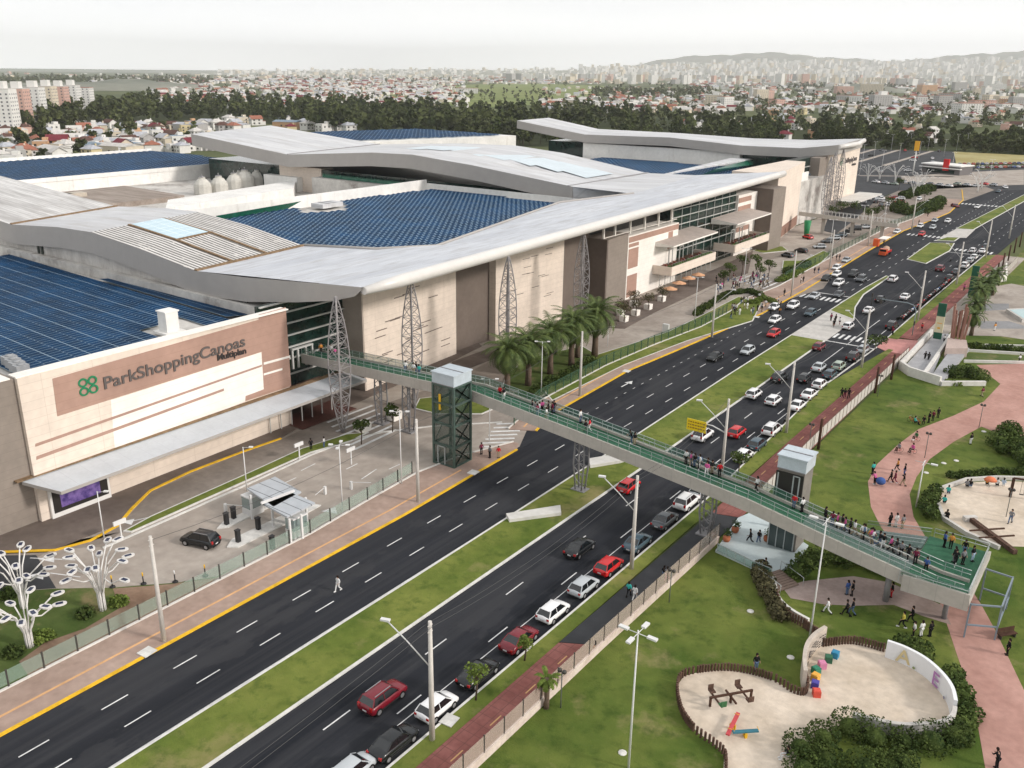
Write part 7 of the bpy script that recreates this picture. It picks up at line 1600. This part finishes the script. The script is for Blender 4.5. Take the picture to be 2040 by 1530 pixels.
for i,(px,py) in enumerate(((1243,640),(1266,628),(1291,616),(1318,600),(1262,610),(1236,650-22))):
    x,y=W(px,py,.12); m=MB(); m.box((x,y,.72),(1.4,1.4,1.2),top=1.08); m.box((x,y,1.33),(1.2,1.2,.06)); solo('planter',m,[CREAM2],'square cream planter %s'%PLW[i],'planter','square cream planters',org=(x,y,.12))
    small_tree(px,py,3.2,1.5,'olive shrub in the cream planter %s'%PLW[i],BUSHB,1.2,leaf=.18)
for i,(px,py) in enumerate(((1440,575),(1452,560),(1512,560),(1530,556),(1478,545),(1506,540))):
    small_tree(px,py,4.5,1.6,'small tree before the terraces, %s'%['nearest the zebra strips','left of the zebra strips','by the plaza crowd','right of the plaza crowd','under the near terrace','under the far terrace'][i],BUSHM,.1,leaf=.25)
for i,(px,py) in enumerate(((1728,442),(1745,440),(1700,430),(1768,418),(1655,440),(1675,432),(1840,404),(1790,378))):
    small_tree(px,py,5.,2.2,'small tree %s'%['at the end of the second footbridge','beyond the end of the second footbridge','behind the second footbridge railing','by the inner road behind the second footbridge','at the far wall foot, left one','at the far wall foot, right one','beside the far hedge','before the far light trees'][i],BUSHM,0,leaf=.35,dens=.7)
# ================================================================ TOWN, WOODS, HILLS, AIR
random.seed(77)
WOOD=mat('wood_leaf',(.033,.048,.016),.95,vs=14.,col2=(.13,.15,.055),hrand=.35)
WOOD2=mat('wood_leaf_olive',(.05,.06,.025),.95,vs=14.,col2=(.14,.155,.07),hrand=.3)
def crown_mesh(seed,H,R_,n,leaf,tall=False):
    random.seed(seed); m=MB(); k=9 if tall else 8
    m.tube([(0,0,0),(R_*.05,0,H*.4),(0,0,H*.8)],[.35,.25,.1],5,1)
    for i in range(k):
        a=i*2.4; r_=R_*random.uniform(.1,.65); z=H*(random.uniform(.28,.92) if tall else random.uniform(.28,.85)); rr=R_*random.uniform(.32,.55)*(1 if z<H*.75 else .75)
        c=(math.cos(a)*r_,math.sin(a)*r_,z); clump(m,c,rr,n//k,leaf,.85)
        m.tube([(0,0,H*.4),c],[.15,.05],3,1)
    return m
TP=[]
for s_,H,R_,n,tall in ((1,17,6,420,False),(2,24,5.5,460,True),(3,20,7,480,False),(4,13,6,400,False),(5,26,6,460,True)):
    m=crown_mesh(s_,H,R_*1.15,int(n*1.25),1.8,tall); me=m.build('woodland_tree',[WOOD if s_%2 else WOOD2,BARK]); TP.append(me); me['used']=0
random.seed(31)
def in_px(x,y):
    p=PX(x,y,0); return p
def visible(x,y,margin=60):
    p=PX(x,y,6); return -margin<p[0]<2040+margin and p[1]>100
# belt of trees: polyline of (near pixel y) along x
belt=[(-60,268),(60,262),(200,250),(300,243),(420,240),(520,243),(640,262),(760,272),(900,280),(1030,292),(1150,292),(1300,290),(1500,292),(1640,292),(1760,298),(1900,302),(2100,312)]
beltf=[(-60,232),(60,228),(200,214),(300,202),(420,200),(520,205),(640,214),(760,222),(900,226),(1030,226),(1150,226),(1300,236),(1500,252),(1640,258),(1760,262),(1900,270),(2100,276)]
def interp(L,x):
    for a,b in zip(L,L[1:]):
        if a[0]<=x<=b[0]: return a[1]+(b[1]-a[1])*(x-a[0])/(b[0]-a[0])
    return L[-1][1]
side_word=lambda px:('far left','left','centre left','centre','centre right','right','far right')[max(0,min(6,int(px/292)))]
hcount=0
pts=[]
for _ in range(1500):
    px=random.uniform(-50,2090)
    if px>1150 and math.sin(px*.021)+math.sin(px*.047+2)>.9 and random.random()<.8: continue
    if px>1380 and random.random()<.45: continue
    a=interp(belt,px); b=interp(beltf,px); py=a+(b-a)*random.random()**1.3; pts.append((px,py))
pts.sort(key=lambda q:-q[1])
def add_tree(px,py,k,sc,label,group):
    x,y=W(px,py); src=TP[k]
    if src.get('used'): o=src.copy(); COL.objects.link(o)
    else: o=src; o['used']=1
    o.location=(x,y,-.3); o.rotation_euler=(0,0,random.random()*6.28); o.scale=(sc,sc,sc*random.uniform(.85,1.1)); o.name='woodland_tree'
    tag(o,label,'tree',group); return o
KN=['broad dark tree','tall slender eucalyptus','wide bushy tree','low round tree','very tall pale trunked eucalyptus']
stuffm=MB(); 
def stuff_tree(mb,px,py,sc,k,n=40,leaf=3.2):
    x,y=W(px,py); H=(15,22,18,13,24)[k]*sc; R_=5.5*sc
    for i in range(3):
        a=i*2.1+px; clump(mb,(x+math.cos(a)*R_*.4,y+math.sin(a)*R_*.4,H*(.45+.2*i)),R_*(.75-.1*i),n//3,leaf,1.1)
for i,(px,py) in enumerate(pts):
    k=random.choice((0,1,2,2,4)) if px<1700 else random.choice((0,2,3,3)); sc=random.uniform(.6,1.) if px<1250 else random.uniform(.45,.8)
    if 200<px<700: sc*=1.05
    if i<270: add_tree(px,py,k,sc,'%s in the %s of the wood behind the mall'%(KN[k],side_word(px)),'trees of the wood behind the mall')
    else: stuff_tree(stuffm,px,py,sc,k,60,3.0)
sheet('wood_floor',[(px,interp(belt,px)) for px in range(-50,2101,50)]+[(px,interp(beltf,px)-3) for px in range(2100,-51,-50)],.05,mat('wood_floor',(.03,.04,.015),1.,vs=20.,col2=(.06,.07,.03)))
# trees among the houses, left and right
for i in range(26):
    px=random.choice((random.uniform(0,260),random.uniform(20,420))); py=random.uniform(252,335) if px<200 else random.uniform(250,290)
    add_tree(px,py,random.choice((0,2,3)),random.uniform(.45,.75),'%s among the houses at the %s'%('dark garden tree',side_word(px)),'garden trees among the left houses')
for q,k,s_,l in (((85,287),0,1.0,'large dark tree left of the orange house'),((262,285),1,.95,'tall dark tree standing alone above the houses'),((45,298),2,.8,'wide dark tree at the far left houses')): add_tree(*q,k,s_,l,None)
solo('wood',stuffm,[WOOD],'dense far part of the wood behind the mall','wood'); bpy.context.view_layer.update()
bpy.data.objects['wood']['kind']='stuff'
# far greenery
fm=MB()
def green_band(n,xr,yr,sc,leaf,cnt,dens=1):
    for _ in range(n):
        px=random.uniform(*xr); py=random.uniform(*yr) if not callable(yr) else yr(px)
        stuff_tree(fm,px,py,sc*random.uniform(.6,1.2),random.choice((0,2,3)),cnt,leaf)
green_band(420,(1080,2060),(190,262),.75,2.6,26)
green_band(200,(1350,2060),(172,215),.8,3.4,20)
green_band(150,(1180,1420),(180,196),1.0,4.,22)
green_band(90,(1560,1820),(172,180),1.2,5.,20)
green_band(240,(360,1100),(162,215),.75,3.2,18)
green_band(260,(-40,420),(156,172),1.4,6.,22)
green_band(160,(300,1100),(152,166),1.0,7.,14)
green_band(70,(1100,2060),(160,176),1.,6.,14)
o=fm.build('far_trees',[WOOD2]); tag(o,'scattered dark trees between the distant houses','trees',kind='stuff')
# houses
def srgb(h): return tuple((c/255)**2.2 for c in h)
WALLC={'white':(.66,.65,.62),'cream':(.60,.53,.42),'pink':(.55,.36,.30),'orange':(.52,.32,.19),'grey':(.38,.37,.36),'yellow':(.55,.47,.28)}
ROOFC={'terracotta':(.30,.125,.085),'dark brown':(.10,.055,.045),'maroon':(.16,.03,.04),'grey metal':(.40,.41,.44),'pale':(.52,.50,.47),'bluish':(.22,.28,.34)}
WM={k:mat('house_wall_'+k,c,.85,var=.06,vs=4.) for k,c in WALLC.items()}; RM={k:mat('roof_'+k.replace(' ','_'),c,.85,var=.15,vs=2.) for k,c in ROOFC.items()}
def house_proto(kind):
    t=thing('house','x','house',(0,0,0)); m=MB()
    if kind=='gable':
        m.box((0,0,2.6),(9,7.5,5.2)); m.add([(-4.5,-3.75,5.2),(-4.5,3.75,5.2),(-4.5,0,7.4)],[(0,2,1)]); m.add([(4.5,-3.75,5.2),(4.5,3.75,5.2),(4.5,0,7.4)],[(0,1,2)]); m.box((6,1,1.5),(3.4,5,3)); m.build('wall',[WM['white']],t)
        m=MB(); m.add([(-5,-4.3,4.9),(5,-4.3,4.9),(5,0,7.5),(-5,0,7.5),(-5,4.3,4.9),(5,4.3,4.9)],[(0,1,2,3),(3,2,5,4)]); m.add([(-5,-4.3,4.75),(5,-4.3,4.75),(5,0,7.35),(-5,0,7.35),(-5,4.3,4.75),(5,4.3,4.75)],[(3,2,1,0),(4,5,2,3)]); m.box((6,1,3.1),(3.8,5.4,.2)); m.build('roof',[RM['terracotta']],t)
    elif kind=='hip':
        m.box((0,0,2.7),(8.5,8,5.4)); m.build('wall',[WM['white']],t)
        m=MB(); m.add([(-4.9,-4.6,5.3),(4.9,-4.6,5.3),(4.9,4.6,5.3),(-4.9,4.6,5.3),(-1.5,0,7.6),(1.5,0,7.6)],[(0,1,5,4),(1,2,5),(2,3,4,5),(3,0,4),(3,2,1,0)]); m.build('roof',[RM['terracotta']],t)
        m=MB(); m.box((2,1.6,7.3),(.8,.8,1.8)); m.build('chimney',[WM['white']],t)
    elif kind=='flat':
        m.box((0,0,3.),(8,9,6)); m.box((2,2,6.9),(3,3.5,1.8)); m.box((-4.6,0,1.6),(2,7,3.2)); m.build('wall',[WM['white']],t)
        m=MB(); m.box((0,0,6.08),(7.4,8.4,.1)); m.box((0,-4.4,3.3),(8.4,1.2,.2)); m.build('roof',[RM['pale']],t)
    else:
        m.box((0,0,2.6),(20,12,5.2)); m.build('wall',[WM['white']],t); m=MB(); m.add([(-10.3,-6.3,5.1),(10.3,-6.3,5.1),(10.3,0,6.4),(-10.3,0,6.4),(-10.3,6.3,5.1),(10.3,6.3,5.1)],[(0,1,2,3),(3,2,5,4)]); m.add([(-10,-6,5.),(-10,6,5.),(-10,0,6.3)],[(0,2,1)]); m.add([(10,-6,5.),(10,6,5.),(10,0,6.3)],[(0,1,2)]); m.build('roof',[RM['grey metal']],t)
    for sx_ in (-1,1):
        for xx in (-2.4,1.6):
            g=MB(); 
            W_=4.5 if kind=='flat' else 3.75 if kind=='gable' else 4. if kind=='hip' else 6.
            for zz in ((1.6,4.) if kind!='shed' else (2.5,)): g.box((xx,sx_*W_,zz),(1.3,.12,1.2))
            g.build('window',[GLD],t)
    g=MB(); 
    xw=4.5 if kind=='gable' else 4.25 if kind=='hip' else 4.0 if kind=='flat' else 10.
    for yy in (-2,1.8): g.box((-xw if kind!='flat' else xw,yy,4.),(.12,1.3,1.2)); 
    g.build('window',[GLD],t)
    return t
HP={k:house_proto(k) for k in ('gable','hip','flat','shed')}
nh=[0]
def house(px,py,kind=None,wc=None,rc=None,sc=1.,lab=None,where='',deep=9,rz=None,grp='houses'):
    kind=kind or random.choice(('gable','hip','hip','flat','gable','flat','shed') if sc<.99 or py>240 else ('gable','hip','flat','hip'))
    wc=wc or random.choice(('white','white','white','white','cream','cream','pink','grey','white','white','white','cream','orange','white','yellow','white')); rc=rc or (random.choice(('terracotta','dark brown','maroon','pale','grey metal','pale')) if kind in('gable','hip') else random.choice(('grey metal','pale','pale','bluish')))
    kn={'gable':'gabled house','hip':'hipped house','flat':'flat roofed house','shed':'long shed'}[kind]
    o=place(HP[kind],(*W(px,py),0),rz if rz is not None else random.choice((0,1.57,.3,-.4,1.2))+random.uniform(-.15,.15),lab or '%s %s with %s roof, %s'%(wc,kn,rc,where),grp,sc=sc,deep=deep)
    o.name='house'
    for c in o.children:
        if c.name.startswith('wall') or c.name.startswith('chimney'): setmat(c,WM[wc])
        elif c.name.startswith('roof'): setmat(c,RM[rc])
    nh[0]+=1; return o
house(118,300,'gable','orange','maroon',1.35,'large orange house with a steep maroon roof at the left',rz=.9,grp=None)
house(85,302,'flat','orange','pale',1.1,'low orange house joined to the large maroon roofed one',rz=.9,grp=None)
house(25,335,'flat','white','pale',1.1,'white flat roofed house at the far left above the solar field',rz=.8,grp=None)
house(140,243,'shed','white','pale',1.3,'long white building at the edge of the wood',rz=.35,grp=None)
house(380,262,'shed','grey','grey metal',1.2,'long grey warehouse at the edge of the wood',rz=.4,grp=None)
random.seed(12)
for i in range(130):
    px=random.uniform(-30,420); lo=interp([(0,345),(300,322),(420,318)],max(0,px))-14; py=random.uniform(255,lo) if px<420 else 262
    house(px,py,sc=random.uniform(.85,1.15),where='left of the mall',grp='houses of the left quarter')
for i in range(26):
    px=random.uniform(400,700); house(px,random.uniform(246,266),sc=random.uniform(.9,1.2),where='behind the folded roof',grp='houses behind the central roof')
for i in range(44):
    px=random.uniform(1540,2050); house(px,random.uniform(222,258),sc=random.uniform(.9,1.2),where='among trees at the right',grp='houses of the right quarter',deep=9)
for i in range(46):
    px=random.uniform(1330,2050); house(px,random.uniform(240,284 if px>1560 else 262),kind=random.choice(('gable','hip','flat')),sc=random.uniform(.9,1.15),where='in the wood beyond the car park' if px>1650 else 'in the wood behind the far roof',grp='houses in the wood at the right',deep=9)
for i in range(70):
    px=random.uniform(1080,1560); house(px,random.uniform(196,228),kind=random.choice(('gable','hip')),rc=random.choice(('terracotta','terracotta','maroon','pale')),sc=random.uniform(.8,1.05),where='right of the meadow',grp='houses right of the meadow',deep=1)
# distant houses, as one mass
hm=MB()
def far_house(px,py,w,d,h,wi,ri,rz):
    x,y=W(px,py); hm.box((x,y,h/2),(w,d,h),rz,wi if random.random()<.9 else 0)
    cr,sr=math.cos(rz),math.sin(rz); q=[(x+a*cr-b*sr,y+a*sr+b*cr) for a,b in ((-w*.55,-d*.55),(w*.55,-d*.55),(w*.55,d*.55),(-w*.55,d*.55))]
    rr=h+min(w,d)*.28; a=((q[0][0]+q[3][0])/2,(q[0][1]+q[3][1])/2); b=((q[1][0]+q[2][0])/2,(q[1][1]+q[2][1])/2)
    hm.add([(*q[0],h),(*q[1],h),(*q[2],h),(*q[3],h),(*a,rr),(*b,rr)],[(0,1,5,4),(2,3,4,5),(1,2,5),(3,0,4)],ri)
for n,xr,yr,s_ in ((700,(300,930),(168,215),1.),(260,(560,900),(160,190),1.1),(520,(1080,2060),(176,228),1.),(300,(420,1200),(156,168),1.3),(350,(1380,2060),(160,180),1.5),(120,(180,420),(158,176),1.2),(170,(930,1180),(168,188),.0)):
    if not s_: continue
    for _ in range(n):
        py=random.uniform(*yr); k=1+max(0,(175-py))/22
        far_house(random.uniform(*xr),py,random.uniform(8,15)*s_*k,random.uniform(8,12)*s_*k,random.uniform(4,7)*s_,random.choice((0,0,0,0,1,1,2)),random.choice((3,4,4,5,6,4,4,6,4,3,4)),random.random()*3)
o=hm.build('distant_houses',[WM['white'],WM['cream'],WM['pink'],RM['terracotta'],RM['pale'],RM['maroon'],RM['grey metal']]); tag(o,'distant quarter of small white and terracotta houses','houses',kind='stuff')
# apartment blocks
def block_(px,py,w,d,h,wc,lab,rz=0.,tank=True,grp='apartment blocks',rows=None):
    x,y=W(px,py); t=thing('apartment_building',lab,'apartment building',(x,y,0),rz,grp); m=MB(); m.box((0,0,h/2),(w,d,h)); m.build('wall',[WM[wc]],t)
    fl_=int(h/2.9); m=MB()
    for s_ in (-1,1):
        for k in range(fl_):
            n=int(w/4); 
            for j in range(n): m.box((-w/2+(j+.5)*w/n,s_*d/2,1.8+k*2.85),(1.3,.16,1.2))
            n=int(d/4)
            for j in range(n): m.box((s_*w/2,-d/2+(j+.5)*d/n,1.8+k*2.85),(.16,1.3,1.2))
    o=m.build('windows',[mat('far_window',(.10,.10,.11),.4)],t); o['kind']='stuff'
    m=MB(); m.box((0,0,h+.2),(w+.4,d+.4,.4)); 
    m.build('roof',[RM['terracotta'] if not tank else RM['pale']],t)
    if tank: m=MB(); m.box((w*.1,0,h+3),(w*.35,d*.5,5.5)); m.build('water_tank',[WM['white']],t)
ap=[(12,268,20,16,34,'white','tall white apartment block at the far left edge'),(42,258,18,16,33,'pink','pink apartment block second from the left edge'),(72,250,19,16,33,'white','white apartment block third from the left edge'),(98,243,18,16,33,'cream','cream apartment block fourth from the left edge'),(122,238,18,16,32,'pink','pink apartment block fifth from the left edge'),(146,232,18,16,32,'white','white apartment block sixth from the left edge'),(172,228,18,16,29,'white','white apartment block rightmost of the left group')]
for i,a in enumerate(ap): block_(*a,rz=.75,tank=i!=6,grp='tall apartment blocks at the left')
for px,py,w,d,h,wc,l in [(1540,172,60,22,16,'white','white block left of the dark wooded knoll'),(1580,174,40,25,20,'grey','grey white block before the wooded knoll'),(1652,178,30,22,20,'white','white block with balconies before the knoll'),(1680,186,50,26,20,'pink','pinkish block below the knoll'),(1735,188,60,26,28,'cream','large cream block with dark windows'),(1760,205,44,24,13,'white','low white block by the trees'),(1845,188,50,26,26,'orange','brick orange block right of the cream one'),(1830,174,30,24,42,'grey','dark slim tower right of the knoll'),(1910,180,54,22,30,'grey','grey tower block at the right'),(1985,180,64,22,24,'white','wide white block at the far right'),(1925,228,34,22,15,'white','white stepped building in the right quarter'),(1890,205,40,20,18,'grey','pale green grey block in the right quarter'),(1955,215,40,20,12,'pink','pink low building in the right quarter'),(2020,212,50,20,12,'orange','long reddish building at the right edge'),(1690,205,46,22,14,'grey','bluish white low building before the cream block'),(930,186,54,24,12,'white','white school like building at the edge of the meadow'),(845,176,70,24,10,'white','long white building in the distant centre'),(265,160,90,26,14,'white','long white hall on the left horizon'),(355,160,22,22,22,'white','small white tower on the left horizon'),(470,182,18,16,16,'white','white tower block in the distant left town')]:
    block_(px,py,w,d,h,wc,l,rz=random.uniform(.3,.9),tank=h>18,grp='mid distance buildings')
for i in range(34):
    px=random.uniform(1420,2040); py=random.uniform(176,222); w=random.uniform(14,34)
    block_(px,py,w,random.uniform(12,20),random.choice((8,10,13,17,22)),random.choice(('white','white','cream','grey','white','pink')),'pale mid distance building, %s'%('left of the cream block' if px<1700 else 'right of the cream block'),rz=random.uniform(.2,1.2),tank=random.random()<.4,grp='mid distance buildings of the right quarter')
# far city
random.seed(90)
cm=MB()
for _ in range(1700):
    az=random.uniform(-.62,.62)+RA*0; d=random.uniform(4600,9800)
    lim=.1
    a=-RA+az; 
    if az<-.28 and random.random()<.86: continue
    if az<.05 and random.random()<.35: continue
    x,y=d*math.sin(a),d*math.cos(a); hh=random.choice((8,12,16,24,34,48)) if az>.0 else random.choice((6,10,14,22)); hh*=1.15 if az>.28 else .9; w=random.uniform(14,38)
    cm.box((x,y,hh/2),(w,w*random.uniform(.6,1.2),hh),random.random()*1.5,random.choice((0,0,0,1,1,2,3)))
prof=[(380,3),(560,7),(900,11),(1200,15),(1400,24),(1550,28),(1750,28),(1900,30),(2100,34)]
for _ in range(2300):
    px=random.uniform(430,2110) if random.random()<.4 else random.uniform(1180,2110); f=random.random(); D=9000+3200*f; d=FW*F+RT*(px-CX)-UP*(140-CY); dn=Vector((d.x,d.y)).normalized(); z=interp(prof,px)/F*12200*f
    hh=random.choice((10,14,20,28,40,60))*(1 if px>1150 else .5); w=random.uniform(22,50); cm.box((dn.x*D,dn.y*D,z+hh/2-6),(w,w*random.uniform(.7,1.3),hh+12),random.random()*1.5,random.choice((0,0,0,0,1)))
o=cm.build('distant_city',[WM['white'],WM['cream'],WM['pink'],WM['grey']]); tag(o,'pale hazy city of towers below the hills on the horizon','city',kind='stuff')
# hills
m=MB(); xs=list(range(380,2120,30)); K=6; vs=[]
for k in range(K+1):
    for px in xs:
        d=FW*F+RT*(px-CX)-UP*(140-CY); dn=Vector((d.x,d.y)).normalized(); D=9000+3200*k/K if k<K else 13200; vs.append((dn.x*D,dn.y*D,interp(prof,px)/F*12200*(k/K if k<K else -.1)-2))
n=len(xs); m.add(vs,[(k*n+i,k*n+i+1,(k+1)*n+i+1,(k+1)*n+i) for k in range(K) for i in range(n-1)],0,True); struct('city_slope',m,mat('city_slope_land',(.14,.16,.11),1.,vs=90.,col2=(.38,.36,.31)))
HM=mat('hazed_hill_vegetation',(.13,.145,.115),1.,vs=420.,col2=(.30,.29,.24))  # vegetation paled, distance haze mixed into the colour
def ridge(name,prof,dist,depth,rough):
    """prof: (pixel x, pixel height above horizon)"""
    m=MB(); N=160; xs=[prof[0][0]+(prof[-1][0]-prof[0][0])*i/N for i in range(N+1)]; rows=[]; K=12
    for k in range(K+1):
        f=k/K; row=[]
        for px in xs:
            hpx=interp(prof,px); d=FW*F+RT*(px-CX)-UP*(140-CY); dn=Vector((d.x,d.y)).normalized(); D=dist+depth*(f-.5)
            h=hpx/F*dist*1.06*math.sin(math.pi*f)**.8*(1+rough*math.sin(px*.035+f*9)*.5+rough*.5*math.sin(px*.11+f*17)); row.append((dn.x*D,dn.y*D,max(0,h)-4))
        rows.append(row)
    n=N+1; vs=[p for r_ in rows for p in r_]; m.add(vs,[(k*n+i,k*n+i+1,(k+1)*n+i+1,(k+1)*n+i) for k in range(K) for i in range(N)],0,True)
    tag(m.build(name,[HM]),kind='structure')
ridge('hills',[(1180,0),(1240,16),(1300,27),(1380,35),(1450,39),(1520,41),(1580,39),(1640,35),(1700,32),(1760,28),(1820,32),(1900,37),(1960,41),(2040,46),(2120,50),(2200,44),(2300,0)],14600,3600,.06)
ridge('hills_left',[(-60,0),(200,3),(420,4),(600,5),(760,8),(900,10),(1050,8),(1200,3),(1300,0)],14200,2600,.12)
ridge('wooded_rise',[(-120,10),(0,10),(80,9),(140,11),(200,13),(230,17),(300,14),(400,8),(480,0)],2700,700,.15)
ridge('wooded_knoll',[(1560,0),(1620,4),(1660,10),(1720,13),(1780,10),(1820,4),(1840,0)],3300,300,.2)
# the air
hz=MB(); hz.prism([(-16500,-900),(16500,-900),(16500,17000),(-16500,17000)],-2.,560.,bottom=True)
hmx=bpy.data.materials.new('haze_air'); hmx.use_nodes=True; n=hmx.node_tree; n.nodes.clear(); ov=n.nodes.new('ShaderNodeOutputMaterial'); pv=n.nodes.new('ShaderNodeVolumePrincipled'); pv.inputs['Color'].default_value=(1.,1.,1.,1); pv.inputs['Density'].default_value=.00007; pv.inputs['Anisotropy'].default_value=.8
n.links.new(pv.outputs[0],ov.inputs['Volume'])
o=hz.build('haze',[hmx]); tag(o,'thin pale haze filling the air over the town','haze',kind='stuff')

for o in [q for q in COL.objects if q.get('label')=='x']:
    for ch in list(o.children_recursive): bpy.data.objects.remove(ch)
    bpy.data.objects.remove(o)
for o in COL.objects:
    if o.parent is None and o.get('label') and not 4<=len(o['label'].split())<=16: print('LABEL',o['label'])
